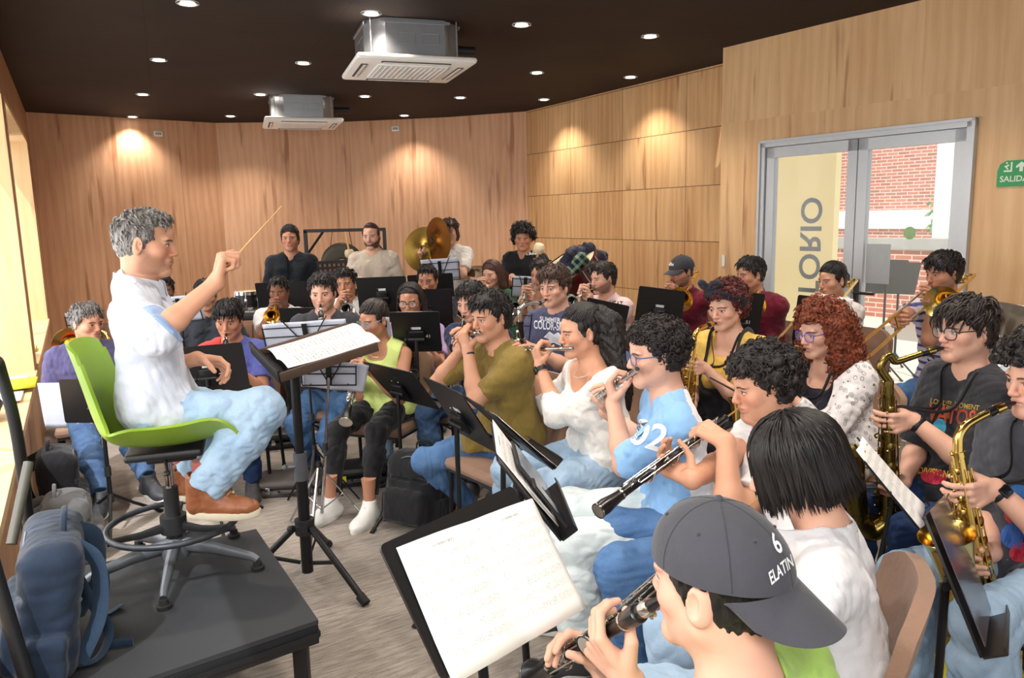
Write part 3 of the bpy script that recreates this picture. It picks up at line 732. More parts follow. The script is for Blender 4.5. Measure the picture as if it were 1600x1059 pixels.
        bb.grid(brim, 24, 8, .003); bb.build('brim', m, o)
        kb = MB(); kb.ball(H(0, -.012, .131), .007, 6); kb.build('button', m, o); s.capobj = o; return o
def project(me, name, mat, parent, org, right, up, target, off=.002, flip=False, reach=.6):
    """lay flat lettering on a curved surface"""
    nrm = right.cross(up).normalized(); bv = BVHTree.FromObject(target, bpy.context.evaluated_depsgraph_get())
    bm = bmesh.new(); bm.from_mesh(me); bmesh.ops.triangulate(bm, faces=bm.faces)
    for _ in range(2):
        L = [e for e in bm.edges if e.calc_length() > .012]
        if L: bmesh.ops.subdivide_edges(bm, edges=L, cuts=1)
    for v in bm.verts:
        p = org+right*v.co.x+up*v.co.y; dr = (p-V((0, 0, CAMH))).normalized(); h = bv.ray_cast(p-dr*reach, dr, reach*2.2)
        q = bv.find_nearest(p) if h[0] is None else h; v.co = q[0]+nrm*off+q[1]*off
    bm.to_mesh(me); bm.free(); me.materials.clear(); me.materials.append(mat)
    return link(name, me, parent)
lg, ln_, lb = base_mat('lens_glass', .03, 0, .5, (.95, .97, 1)); lb.inputs['Alpha'].default_value = .12
# ---------------------------------------------------------------- shared materials
BLK = plain('black_lacquer', (26, 26, 28), .38, var=.1)
BLKM = plain('black_metal', (30, 30, 32), .45, .4, var=.1)
BLKP = plain('black_plastic', (36, 36, 38), .5)
EBON = plain('ebony', (22, 20, 21), .28, var=.2)
CHR = plain('chrome', (205, 205, 208), .14, 1., var=.05)
SILV = brass('silver_plate', (222, 220, 214), .18)
GOLD = brass('gold_lacquer', (236, 198, 112), .18)
OLDG = brass('aged_lacquer', (140, 122, 66), .26)
DKGR = plain('dark_grey_metal', (100, 104, 110), .42, .3)
TAUPE = fabric((150, 118, 98), .6, .5, .08, 'taupe_upholstery')
TAUPE_D = fabric((128, 98, 80), .6, .5, .08, 'taupe_upholstery_edge')
RUB = plain('black_rubber', (24, 24, 24), .8)
WHITE = plain('white_plastic', (236, 236, 232), .45, var=.03)
LBL = plain('sticker_white', (225, 228, 230), .6, var=.04)
def paper_mat(name, staves=9, ink=.8, tone=(246, 246, 244), kind='music'):
    if name in MATS: return MATS[name]
    m, n, b = base_mat(name, .8, 0, .2)
    uv = n.new('ShaderNodeUVMap').outputs[0]; x, y, z = n.sep(uv)
    c = lin(tone)
    fy = n.m('FRACT', n.m('MULTIPLY', y, float(staves))); inx = n.m('MULTIPLY', n.step(x, .07, .09), n.step(x, .94, .92)); iny = n.m('MULTIPLY', n.step(y, .10, .11), n.step(y, .86, .85))
    if kind == 'music':
        ln = n.m('LESS_THAN', n.m('ABSOLUTE', n.m('SUBTRACT', n.m('FRACT', n.m('MULTIPLY', n.m('SUBTRACT', fy, .3), 10.)), .5)), .11)
        ln = n.m('MULTIPLY', ln, n.m('MULTIPLY', n.m('GREATER_THAN', fy, .3), n.m('LESS_THAN', fy, .8)))
        nt = n.new('ShaderNodeTexVoronoi'); n.l.new(n.scale(uv, (60, staves*9., 1)), nt.inputs['Vector']); nt.inputs['Scale'].default_value = 1
        no = n.m('MULTIPLY', n.m('LESS_THAN', nt.outputs['Distance'], .30), n.m('MULTIPLY', n.m('GREATER_THAN', fy, .28), n.m('LESS_THAN', fy, .84)))
        no = n.m('MULTIPLY', no, n.m('GREATER_THAN', n.noise(n.scale(uv, (24, staves*1., 1)), 1, 1), .48))
        st = n.m('MULTIPLY', n.m('LESS_THAN', n.m('ABSOLUTE', n.m('SUBTRACT', n.m('FRACT', n.m('MULTIPLY', x, 34.)), .5)), .06), n.m('MULTIPLY', n.m('GREATER_THAN', fy, .2), n.m('LESS_THAN', fy, .75)))
        st = n.m('MULTIPLY', st, n.m('GREATER_THAN', n.noise(n.scale(uv, (30, staves*1., 1)), 1, 1), .52))
        k = n.m('MAXIMUM', n.m('MULTIPLY', ln, .45), n.m('MAXIMUM', no, n.m('MULTIPLY', st, .7)))
        ttl = n.m('MULTIPLY', n.m('MULTIPLY', n.step(x, .36, .38), n.step(x, .66, .64)), n.m('MULTIPLY', n.m('GREATER_THAN', y, .905), n.m('LESS_THAN', y, .925)))
        k = n.m('MAXIMUM', n.m('MULTIPLY', k, n.m('MULTIPLY', inx, iny)), n.m('MULTIPLY', ttl, n.m('GREATER_THAN', n.noise(n.scale(uv, (70, 1, 1)), 1, 1), .45)))
    else:
        k = n.m('MULTIPLY', n.m('MULTIPLY', n.m('GREATER_THAN', fy, .5), n.m('GREATER_THAN', n.noise(n.scale(uv, (60, staves*1., 1)), 1, 2), .45)), n.m('MULTIPLY', inx, iny)); k = n.m('MULTIPLY', k, .8)
    n.set(b.inputs['Base Color'], n.mix(n.m('MULTIPLY', k, ink), c, (.05, .05, .06)))
    return m
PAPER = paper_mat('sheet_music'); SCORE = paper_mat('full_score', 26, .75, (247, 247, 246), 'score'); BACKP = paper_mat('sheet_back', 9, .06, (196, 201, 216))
def part(name, mb, mat, root, **k): return mb.build(name, mat, root, **k)
def settle(root, loc, rz=0.):
    root.location = loc; root.rotation_euler = (0, 0, rz); M = (Matrix.Translation(V(loc)) @ Matrix.Rotation(rz, 4, 'Z')).inverted()
    for c in root.children: c.matrix_parent_inverse = M
    return root
def sheet(label, O, ux, uy, w, h, mat, curl=.01, cat='sheet music', group=None, pages=1, name='sheet_music', bulge=0.):
    """paper: O centre, ux to the right, uy up the page"""
    nz = ux.cross(uy).normalized(); g = np.random.RandomState(int(abs(O.x)*997+abs(O.y)*331) % 9999); a, c = g.uniform(-1, 1, 2); nu, nv = 12*pages, 10
    vs, uvs = [], []
    for i in range(nu+1):
        for j in range(nv+1):
            u, v = i/nu, j/nv; pu = (u*pages) % 1 if i < nu else 1
            e = curl*(a*(u-.5)*2*abs(u-.5)+.8*c*(v-.5)*(u-.5)*2)+abs(curl)*.9*max(0, .3-v)*abs(u-.5)*3+bulge*math.sin(math.pi*pu)*(1 if pages > 1 else 0)
            vs.append(O+ux*(u-.5)*w+uy*(v-.5)*h+nz*(e+.0015)); uvs.append((u*pages, v))
    w_ = nv+1; q = np.array([(i*w_+j, (i+1)*w_+j, (i+1)*w_+j+1, i*w_+j+1) for i in range(nu) for j in range(nv)], np.int32)
    top = np.array(vs, f32); bot = top-np.array(nz, f32)*.0011; k = len(vs)
    rim = [i*w_ for i in range(nu+1)]+[nu*w_+j for j in range(1, nv+1)]+[i*w_+nv for i in range(nu-1, -1, -1)]+[j for j in range(nv-1, 0, -1)]
    rq = np.array([(rim[i], k+rim[i], k+rim[(i+1) % len(rim)], rim[(i+1) % len(rim)]) for i in range(len(rim))], np.int32)
    Q = np.concatenate([q, q[:, ::-1]+k, rq]); o = np_obj(name, np.concatenate([top, bot]), Q, mat)
    uvl = o.data.uv_layers.new(name='UVMap'); U = np.array(uvs+uvs, f32); U[:, 0] = U[:, 0]-np.floor(np.clip(U[:, 0]-1e-6, 0, 9)); uvl.data.foreach_set('uv', U[Q.ravel()].ravel())
    return tag(o, label, cat, group)
# ---------------------------------------------------------------- chairs and stands
def make_chair():
    r = thing('stacking_chair', 'x', 'chair', 'taupe rehearsal chairs')
    a = MB(); a.box((0, .0, .425), (.46, .46, .06), bev=.045)
    part('seat', a, TAUPE, r); e = MB(); e.box((0, 0, .392), (.43, .43, .012)); part('seat_pan', e, BLKP, r)
    def back(u, v):
        x = (u-.5)*.47; k = (u-.5)*2; wd = 1-.10*max(0, v-.6)*2; zz = .50+.36*v-.030*max(0, abs(k)-.55)*4*max(0, v-.5)*2*abs(k)
        return V((x*wd, -.235-.10*v+.055*k*k-.012*math.sin(math.pi*v), zz))
    b = MB(); b.grid(back, 18, 10, .035); part('backrest', b, TAUPE, r, angle=60)
    for sx in (-1, 1):
        l = MB(); l.tube([(sx*.205, .19, .40), (sx*.215, .205, 0.006)], .0115, 8); l.cyl((sx*.215, .205, .0), (sx*.215, .205, .02), .014); part('leg', l, BLKM, r)
        l = MB(); l.tube([(sx*.205, -.20, .40), (sx*.215, -.25, .006)], .0115, 8); l.cyl((sx*.215, -.25, .0), (sx*.215, -.25, .02), .014); part('leg', l, BLKM, r)
        l = MB(); l.tube(curve_pts([(sx*.18, -.1, .395), (sx*.19, -.21, .40), (sx*.19, -.25, .48), (sx*.185, -.285, .66)], 16), .011, 8); part('back_post', l, BLKM, r)
    return r
CHAIR = make_chair(); NCH = [0]
def chair(loc, yaw, label):
    rz = math.radians(yaw-90)
    if NCH[0] == 0: o = CHAIR; o.location = loc; o.rotation_euler = (0, 0, rz); o['label'] = label
    else: o = copy_thing(CHAIR, loc, rz, label)
    NCH[0] += 1; return o
def desk_axes(TL, TR, tilt):
    """top edge corners (as the player sees it from the front: left, right) and tilt back from vertical"""
    ux = (TR-TL); w = ux.length; ux = ux.normalized(); hn = V((ux.y, -ux.x, 0)).normalized()   # horizontal normal towards the player
    t = math.radians(tilt); uy = (V((0, 0, 1))*math.cos(t)-hn*math.sin(t)); uy = (uy-ux*uy.dot(ux)).normalized(); return ux, uy, ux.cross(uy).normalized(), w
def music_stand(label, TL, TR, tilt=25, h=.33, group='solid desk music stands', base=None, sticker=None, mat=None, ledge=.05, legs=True, BL=None):
    r = thing('music_stand', label, 'music stand', group); ux, uy, n, w = desk_axes(TL, TR, tilt); O = (TL+TR)/2
    if BL is not None: h = (TL-BL).length; uy = (TL-BL); uy = (uy-ux*uy.dot(ux)).normalized(); n = ux.cross(uy).normalized()
    c = O-uy*h/2; q = MB(); R3 = Matrix((ux, uy, n)).transposed()
    ring = []
    for sx, sy, a0 in ((1, 1, 0), (-1, 1, 90), (-1, -1, 180), (1, -1, 270)):
        rc = .012
        for da in (0, 30, 60, 90): ring.append(c+ux*(sx*(w/2-rc)+rc*math.cos(math.radians(a0+da)))+uy*(sy*(h/2-rc)+rc*math.sin(math.radians(a0+da))))
    q.prism(ring, -n*.006); part('desk', q, mat or BLK, r, angle=30)
    l = MB(); b = c-uy*h/2; (None if ledge < .03 else l.box(b+n*ledge/2, (w*.98, .005, ledge), R3)); (l.box(b+n*ledge+uy*.008, (w*.98, .018, .004), R3) if ledge > .03 else None); (part('ledge', l, mat or BLK, r, smooth=False) if l.v else None)
    bk = c-uy*.03-n*.012; k = MB(); k.box(bk-n*.012, (.09, .10, .02), R3, bev=.006); k.tube([bk-n*.03-ux*.05, bk-n*.03+ux*.05], .012, 10); k.ball(bk-n*.03+ux*.062, .014, 6); part('clamp', k, BLKM, r)
    for s_ in (-1, 1):
        s2 = MB(); s2.ball(bk-n*.004+ux*s_*.03+uy*.07, .004, 5); part('screw', s2, CHR, r)
    p0 = bk-n*.035; B = V(base) if base is not None else V((p0.x, p0.y, 0)); t = MB(); B.z = 0
    t.tube([p0, V((lerp(p0, B, .5).x, lerp(p0, B, .5).y, p0.z*.5)), B+V((0, 0, .16))], [.011, .011, .013], 12); part('pole', t, BLKM, r)
    mid = lerp(p0, B, .52); cl = MB(); cl.cyl(mid-V((0, 0, .025)), mid+V((0, 0, .03)), .017); part('collar', cl, BLKP, r); cl = MB(); cl.cyl(B+V((0, 0, .15)), B+V((0, 0, .20)), .017); part('collar', cl, BLKP, r)
    if legs:
        a0 = math.atan2(-n.y, -n.x)
        for i in range(3):
            a = a0+i*2*math.pi/3+.3; d = V((math.cos(a), math.sin(a), 0)); g = MB(); g.tube([B+V((0, 0, .19))+d*.012, B+V((0, 0, .11))+d*.12, B+d*.27+V((0, 0, .012))], .009, 8); lg_ = part('leg', g, BLKM, r)
            rf = MB(); rf.cyl(B+d*.255+V((0, 0, .02)), B+d*.285+V((0, 0, .002)), .012, .012); part('rubber_foot', rf, RUB, lg_)
    if sticker:
        s3 = MB(); o = c-n*.0075-ux*.0+uy*.03; s3.box(o-uy*.0, (.055, .018, .001), R3); part('sticker', s3, LBL, r, smooth=False)
        if isinstance(sticker, str):
            me = text_mesh(sticker, .032, True); me.transform(Matrix.Translation(o-uy*.06-ux*.07-n*.001) @ Matrix((-ux, uy, -n)).transposed().to_4x4()); me.materials.clear(); me.materials.append(LBL); t_ = link('number_mark', me, r)
    settle(r, B)
    return dict(root=r, ux=ux, uy=uy, n=n, c=c, w=w, h=h)
def on_desk(S, label, w=.42, h=.29, dx=0, dy=0, mat=None, pages=2, group='sheet music on the stands', rot=0, curl=.008, name='sheet_music', bulge=.006, **k):
    a = math.radians(rot); ux = S['ux']*math.cos(a)+S['uy']*math.sin(a); uy = S['uy']*math.cos(a)-S['ux']*math.sin(a)
    return sheet(label, S['c']+S['ux']*dx+S['uy']*dy+S['n']*.004, ux, uy, w, h, mat or PAPER, curl, group=group, pages=pages, name=name, bulge=bulge, **k)
def wire_stand(label, TL, TR, tilt=22, h=.24, base=None, mat=None, group='folding wire music stands', legmat=None, BL=None):
    r = thing('folding_music_stand', label, 'music stand', group); mat = mat or BLKM; legmat = legmat or mat
    ux, uy, n, w = desk_axes(TL, TR, tilt); O = (TL+TR)/2
    if BL is not None: h = (TL-BL).length; uy = (TL-BL); uy = (uy-ux*uy.dot(ux)).normalized(); n = ux.cross(uy).normalized()
    B = O-uy*h; f = MB()
    for a, b in ((TL-uy*.02, TL-uy*h), (TR-uy*.02, TR-uy*h), (TL-uy*h, TR-uy*h), (TL-uy*.03, TR-uy*.03), (TL-uy*h*.5, TR-uy*h*.5)): f.tube([a, b], .0038, 6)
    f.tube([O-uy*h*.95, lerp(TL, O, .45)+uy*.03], .0038, 6); f.tube([O-uy*h*.95, lerp(TR, O, .45)+uy*.03], .0038, 6); f.box(O-uy*h*.5-n*.006, (.03, h*.9, .004), Matrix((ux, uy, n)).transposed())
    for s_ in (-.35, .35): f.tube([B+ux*w*s_, B+ux*w*s_+n*.04, B+ux*w*s_+n*.04+uy*.03], .0035, 6)
    part('desk_frame', f, mat, r)
    G = V(base) if base is not None else V((B.x-n.x*.02, B.y-n.y*.02, 0)); G.z = 0; p = MB(); p0 = O-uy*h*.6-n*.01
    p.tube([p0, lerp(p0, G+V((0, 0, .1)), .5)], .007, 10); p.tube([lerp(p0, G, .5), G+V((0, 0, .10))], .0095, 10); part('pole', p, legmat, r)
    m = lerp(p0, G+V((0, 0, .1)), .5)
    for a_, b_ in ((m-V((0, 0, .02)), m+V((0, 0, .02))), (G+V((0, 0, .36)), G+V((0, 0, .39)))): c = MB(); c.cyl(a_, b_, .014); part('collar', c, BLKP, r)
    for i in range(3):
        a = .5+i*2.094; d = V((math.cos(a), math.sin(a), 0)); g = MB(); g.tube([G+V((0, 0, .37)), G+d*.25+V((0, 0, .008))], .005, 6, flat=1.8); g.tube([G+V((0, 0, .12)), G+d*.125+V((0, 0, .19))], .004, 6); part('leg', g, legmat, r)
    settle(r, G); return dict(root=r, ux=ux, uy=uy, n=n, c=O-uy*h/2, w=w, h=h)
# ---------------------------------------------------------------- wind instruments
def keyset(mb, M, u, fr, a, b, r, n, side=None, rod=True, kr=.0062, g=None):
    """key cups, rods and posts along a tube from a to b (metres from M)"""
    g = g or random; sd = u.cross(fr).normalized() if side is None else side
    for i in range(n):
        p = M+u*lerp(a, b, i/max(1, n-1)); off = fr*(r+.003)+sd*g.uniform(-.004, .004)
        mb.lathe(p+off, fr, [(0, kr), (.003, kr*1.05), (.0042, kr*.7), (.0045, 0)], 10)
        if i % 2 == 0: mb.ball(p+u*.012+fr*(r+.004)+sd*.010, .0032, 4)
    if rod:
        for q in (-1, 1): mb.tube([M+u*a+fr*(r+.004)+sd*.010*q, M+u*b+fr*(r+.004)+sd*.010*q], .0019, 6)
        for i in range(max(2, n//2)):
            p = M+u*lerp(a, b, (i+.4)/max(2, n//2)); q = g.choice((-1, 1)); mb.tube([p+fr*(r+.004)+sd*.010*q, p+sd*(r+.008)*q+u*.02, p+sd*(r+.007)*q+u*.035-fr*.004], .0026, 6)
def clarinet(label, M, E, fr, oboe=False, bass=False, group=None):
    r = thing('oboe' if oboe else 'clarinet', label, 'oboe' if oboe else 'clarinet', group); u = (E-M).normalized(); L = (E-M).length; fr = (fr-u*fr.dot(u)).normalized(); b = MB()
    if oboe:
        rd = MB(); rd.tube([M-u*.008, M+u*.02, M+u*.06], [.0038, .003, .0036], 8, flat=.6); part('reed', rd, plain('cane', (196, 150, 86), .5), r)
        s0 = .055; b.lathe(M+u*s0, u, [(0, .008), (.004, .0115), (.012, .0095), (.2*L, .0105), (.205*L+.02, .0125), (.21*L+.035, .0105), (.56*L, .0118), (.565*L, .0145), (.60*L, .0145), (.605*L, .0125), (L-s0-.11, .0135), (L-s0-.06, .019), (L-s0-.03, .0235), (L-s0-.012, .022), (L-s0, .0235), (L-s0-.004, .012), (L-s0-.05, .008)], 20, True)
        part('body', b, EBON, r); k = MB(); keyset(k, M, u, fr, .09, L*.45, .011, 12, kr=.0058); keyset(k, M, u, fr, L*.50, L-.13, .0135, 9, kr=.0072); sd = u.cross(fr); keyset(k, M, u, sd, .12, L*.7, .0125, 8, kr=.0045); keyset(k, M, u, -sd, .16, L*.75, .0125, 6, kr=.0048)
        for d_ in (.565*L+s0, L-.10, L-.003): k.lathe(M+u*d_, u, [(0, .0165), (.004, .017), (.006, .0165)] if d_ < L-.05 else [(-.002, .0243), (.002, .0243)], 16)
        part('keywork', k, SILV, r)
    else:
        mp = MB(); mp.lathe(M-u*.012, u, [(0, .004), (.03, .009), (.055, .0125), (.085, .0135)], 16); part('mouthpiece', mp, EBON, r)
        lg2 = MB(); lg2.lathe(M+u*.030, u, [(0, .0125), (.004, .0138), (.024, .0148), (.028, .0135)], 16); lg2.ball(M+u*.037-fr*.016, .004, 4); lg2.ball(M+u*.05-fr*.017, .004, 4); part('ligature', lg2, SILV, r)
        b.lathe(M+u*.072, u, [(0, .0135), (.002, .0175), (.02, .0185), (.055, .0165), (.06, .0145), (.061, .0135), (L*.5-.072, .0140), (L*.5-.07, .0165), (L*.5-.05, .0165), (L*.5-.048, .0142), (L-.072-.11, .0155), (L-.072-.108, .0195), (L-.072-.09, .019), (L-.072-.05, .021), (L-.072-.018, .031), (L-.072, .038), (L-.072-.003, .035), (L-.072-.03, .02), (L-.072-.07, .012)], 22)
        part('body', b, EBON, r); k = MB(); keyset(k, M, u, fr, .16, L*.47, .014, 9); keyset(k, M, u, fr, L*.53, L-.14, .0152, 8, kr=.008); sd = u.cross(fr); keyset(k, M, u, sd, .2, L*.75, .0145, 6, kr=.005); keyset(k, M, u, -sd, .24, L-.12, .0145, 6, kr=.0065)
        for d_, rr in ((.131, .0172), (.5*L, .0172), (L-.182, .02), (L-.003, .0384)): k.lathe(M+u*d_, u, [(-.003, rr-.001), (0, rr), (.003, rr-.001)], 18)
        part('keywork', k, SILV, r)
    settle(r, M); return r, u
def flute(label, M, E, up, L=.67, group=None, name='flute', body=None):
    """M at the lips; E beyond the foot end"""
    t = (E-M).normalized(); C = M-t*(.09 if L > .5 else .05); r = thing(name, label, 'flute', group); rr = .0095 if L > .5 else .0085; mb = MB(); up = (up-t*up.dot(t)).normalized()
    mb.lathe(C, t, [(0, .0), (.001, rr*.9), (.006, rr*1.1), (.016, rr*1.1), (.017, rr), (.20*L/.67+.02, rr), (.205*L/.67+.02, rr*1.15), (.235*L/.67+.02, rr*1.15), (.24*L/.67+.02, rr), (.56, rr) if L > .5 else (L*.9, rr), (L-.003, rr), (L-.002, rr*1.15), (L, rr*1.12), (L, rr*.7)], 16); part('tube', mb, body or SILV, r)
    lp = MB(); lp.ball(M-t*.0+up*.001, 1, 8, (.021, .013, .0115), Matrix((t, up.cross(t), up)).transposed()); part('lip_plate', lp, SILV, r)
    k = MB(); keyset(k, C, t, up, .26*L/.67, L-.03, rr, 14 if L > .5 else 9, kr=.0072 if L > .5 else .005); keyset(k, C, t, up.cross(t), .3*L/.67, L*.8, rr, 6, kr=.0055); part('keywork', k, SILV, r)
    settle(r, M); return r, t
def conduit(mb, pts, rads, n=18, m=60, cap=True):
    P_ = curve_pts(pts, m); k = len(pts)-1; seg = max(2, m//k); R = []
    for i in range(len(P_)):
        q = min(i/seg, k); a = int(min(q, k-1)); t = q-a; R.append(rads[a]*(1-t)+rads[a+1]*t)
    mb.tube(P_, R, n, cap)
def sax(label, M, fw, dn, sz=1., mat=None, group=None, keym=None, bell_side=None, tenor=False, name='alto_saxophone'):
    """mouth M; fw away from the player; dn down the body"""
    mat = mat or GOLD; keym = keym or mat; r = thing(name, label, 'saxophone', group); dn = dn.normalized(); fw = (fw-dn*fw.dot(dn)).normalized(); bs = bell_side or fw; bs = (bs-dn*bs.dot(dn)).normalized(); sd = dn.cross(bs).normalized()
    nl = (.17 if not tenor else .20)*sz; up = -dn; N0 = M+fw*.075*sz-up*.012
    mp = MB(); mp.tube([M-fw*.012, M+fw*.02-up*.003, M+fw*.07-up*.010, N0-up*.001], [.004, .0105, .0135*sz, .0135*sz], 14); part('mouthpiece', mp, EBON, r)
    lg2 = MB(); lg2.tube([M+fw*.028-up*.004, M+fw*.056-up*.008], [.0145, .0155], 14); part('ligature', lg2, keym, r)
    nk = MB(); T = M+fw*(.075*sz+nl*.62)+dn*.10*sz
    if tenor: cp = [N0, N0+fw*.05*sz-up*.012, N0+fw*.10*sz-up*.02, N0+fw*.125*sz+up*.005, N0+fw*.155*sz+dn*.035, T]
    else: cp = [N0, N0+fw*.035*sz+dn*.008*sz, N0+fw*.07*sz+dn*.02*sz, N0+fw*.095*sz+dn*.045*sz, T]
    conduit(nk, cp, [.0105*sz, .0115*sz, .0125*sz, .0135*sz, .0145*sz, .0155*sz][:len(cp)]); part('neck', nk, mat, r)
    BL = (.40 if not tenor else .50)*sz; b = MB(); B0 = T; B1 = T+dn*BL; br = .052*sz
    b.lathe(B0, dn, [(-.004, .0175*sz), (.012, .0185*sz), (.013, .0165*sz), (BL, .033*sz)], 22, True); part('body', b, mat, r)
    w = MB(); c = B1+bs*br; cp = [B1-dn*.02, B1+dn*.03*sz, c+dn*(.055)*sz-bs*br*.55, c+dn*.07*sz, c+dn*.055*sz+bs*br*.55, B1+bs*2*br+dn*.03*sz, B1+bs*2*br-dn*.02]
    conduit(w, cp, [.033*sz, .0335*sz, .0345*sz, .0355*sz, .0365*sz, .0375*sz, .0385*sz], 20); part('bow', w, mat, r)
    be = MB(); X = B1+bs*2*br; ax = (-dn+bs*.16).normalized(); h = (.235 if not tenor else .26)*sz
    be.lathe(X+dn*.015, ax, [(0, .038*sz), (h*.45, .045*sz), (h*.72, .052*sz), (h*.88, .060*sz), (h*.97, .068*sz), (h, .073*sz), (h+.002, .072*sz), (h*.95, .062*sz), (h*.75, .048*sz), (h*.4, .038*sz)], 28); part('bell', be, mat, r)
    k = MB()
    for q, nk_, s0 in ((bs, 9, .0), (sd, 6, .02), (-sd, 6, .03), (-bs, 4, .05)):
        for i in range(nk_):
            a = lerp(s0+.03, BL*.97, (i+.5)/nk_); rr = lerp(.017, .033, a/BL)*sz; kr = lerp(.008, .017, a/BL)*sz*random.uniform(.8, 1.1); k.lathe(B0+dn*a+q*(rr+.004), q, [(0, kr), (.004, kr*1.05), (.006, kr*.6), (.007, 0)], 12)
            k.ball(B0+dn*(a+.014)+q*(rr+.010)+dn.cross(q)*.014, .004*sz, 4)
        t0 = dn.cross(q)
        for g_ in (-1, 1): k.tube([B0+dn*(s0+.02)+q*.022*sz+t0*g_*.013, B0+dn*BL*.96+q*(.037*sz)+t0*g_*.016], .0026*sz, 6)
    for i in range(5):
        a = BL*(.25+.14*i); k.tube(curve_pts([B0+dn*a+bs*.03*sz+sd*.01, B0+dn*(a+.02)+bs*.035*sz+sd*.035*sz, B0+dn*(a+.06)+sd*.04*sz, B0+dn*(a+.09)+sd*.035*sz], 9), .0032*sz, 6)
    for i in range(3): k.lathe(X-dn*(.06+.055*i)*sz+sd*.046*sz, sd, [(0, .02*sz), (.005, .021*sz), (.007, .01*sz)], 14); k.tube([X-dn*(.06+.055*i)*sz+sd*.053*sz, B1-dn*(.05+.05*i)*sz+sd*.03*sz], .003*sz, 6)
    k.tube([B1+bs*br*.3-dn*.1*sz, X-dn*.1*sz-bs*.03*sz], .004*sz, 6); k.lathe(B1+bs*br*1.0+dn*.02+sd*.0, sd, [(-.003, .02*sz), (.003, .02*sz)], 14)
    k.ball(T+fw*.02, .006, 5); k.tube([T-fw*.002, T+fw*.028], .003, 6)
    part('keywork', k, keym, r); settle(r, M); return dict(root=r, B0=B0, B1=B1, dn=dn, bs=bs, sd=sd, X=X)
def bellpts(mb, X, ax, L, r0, R, n=30): mb.lathe(X, ax, [(0, r0), (L*.4, r0*1.25), (L*.62, r0*1.8), (L*.78, R*.36), (L*.88, R*.52), (L*.95, R*.74), (L*.99, R*.96), (L, R), (L+.0015, R*.995), (L*.985, R*.93), (L*.94, R*.68), (L*.86, R*.45), (L*.7, R*.25), (L*.4, r0)], n)
def trumpet(label, M, d, up, mat=None, group=None, name='trumpet', L=.48):
    mat = mat or GOLD; r = thing(name, label, 'trumpet', group); d = d.normalized(); up = (up-d*up.dot(d)).normalized(); sd = d.cross(up)
    mp = MB(); mp.lathe(M, d, [(0, .0135), (.003, .0135), (.02, .008), (.045, .005), (.08, .0055)], 14); part('mouthpiece', mp, SILV, r)
    t = MB(); t.tube([M+d*.07, M+d*.40], .006, 10); o = -up*.055
    t.tube(curve_pts([M+d*.40, M+d*.435+o*.2, M+d*.435+o*.8, M+d*.40+o], 12), .0062, 10); t.tube([M+d*.40+o, M+d*.26+o], .0062, 10)
    t.tube(curve_pts([M+d*.17+o, M+d*.10+o, M+d*.055+o*.8, M+d*.055+o*.2+sd*.008, M+d*.10+sd*.012, M+d*.2+sd*.012], 20), .0066, 10); part('tubing', t, mat, r)
    b = MB(); bellpts(b, M+d*.18+sd*.012, d, L-.18, .0066, .062); part('bell', b, mat, r)
    for i in range(3):
        v = MB(); c = M+d*(.19+.034*i)+o*.5; v.cyl(c-up*.055, c+up*.05, .0118, n=16); v.cyl(c+up*.05, c+up*.068, .004); v.cyl(c+up*.066, c+up*.072, .009); v.cyl(c-up*.062, c-up*.055, .009); part('valve', v, SILV if mat is SILV else mat, r)
    settle(r, M); return r
def trombone(label, M, d, off, mat=None, ext=.12, group='trombones', ob=.10, back=.42, R=.098, bellf=.20):
    """slide along d; off = direction from slide to bell section"""
    mat = mat or GOLD; r = thing('trombone', label, 'trombone', group); d = d.normalized(); off = (off-d*off.dot(d)).normalized(); h = d.cross(off)
    if h.z > 0: h = -h
    mp = MB(); mp.lathe(M, d, [(0, .0165), (.003, .0165), (.025, .009), (.05, .005), (.085, .006)], 16); part('mouthpiece', mp, SILV, r)
    s = MB(); w = h*.09; s.tube([M+d*.06, M+d*.74], .0065, 10); s.tube([M+d*.02+w, M+d*.74+w], .0065, 10); s.tube([M+d*.10, M+d*.10+w], .006, 8); part('inner_slide', s, SILV, r)
    o = MB(); e0, e1 = .12+ext, .80+ext; o.tube([M+d*e0, M+d*e1]+[], .0085, 10); o.tube([M+d*e0+w, M+d*e1+w], .0085, 10); o.tube(curve_pts([M+d*e1, M+d*(e1+.035)+w*.12, M+d*(e1+.045)+w*.5, M+d*(e1+.035)+w*.88, M+d*e1+w], 16), .0085, 10); o.tube([M+d*(e0+.03), M+d*(e0+.03)+w], .006, 8); part('outer_slide', o, mat, r)
    t = MB(); J = M+d*.02+w; A = J+off*ob
    t.tube([J+d*.03, J-d*.03], .009, 10); t.tube(curve_pts([J-d*.0, J-d*back], 6), .0085, 10); q = off*ob
    t.tube(curve_pts([J-d*back, J-d*(back+.04)+q*.1, J-d*(back+.055)+q*.5, J-d*(back+.04)+q*.9, J-d*back+q], 18), .0095, 10); t.tube([J-d*back+q, J-d*.06+q], .0098, 10); t.tube([J-d*.02, J-d*.02+q], .0055, 8); t.tube([J-d*(back-.1), J-d*(back-.1)+q], .0055, 8)
    t.lathe(J-d*(back-.03)+q*.5, d.cross(q), [(-.012, .02), (.012, .02)], 12)
    part('tuning_slide', t, mat, r); b = MB(); bellpts(b, J-d*.2+q, d, .2+bellf, .0105, R); part('bell', b, mat, r)
    settle(r, M); return dict(root=r, h=h, d=d, off=off)
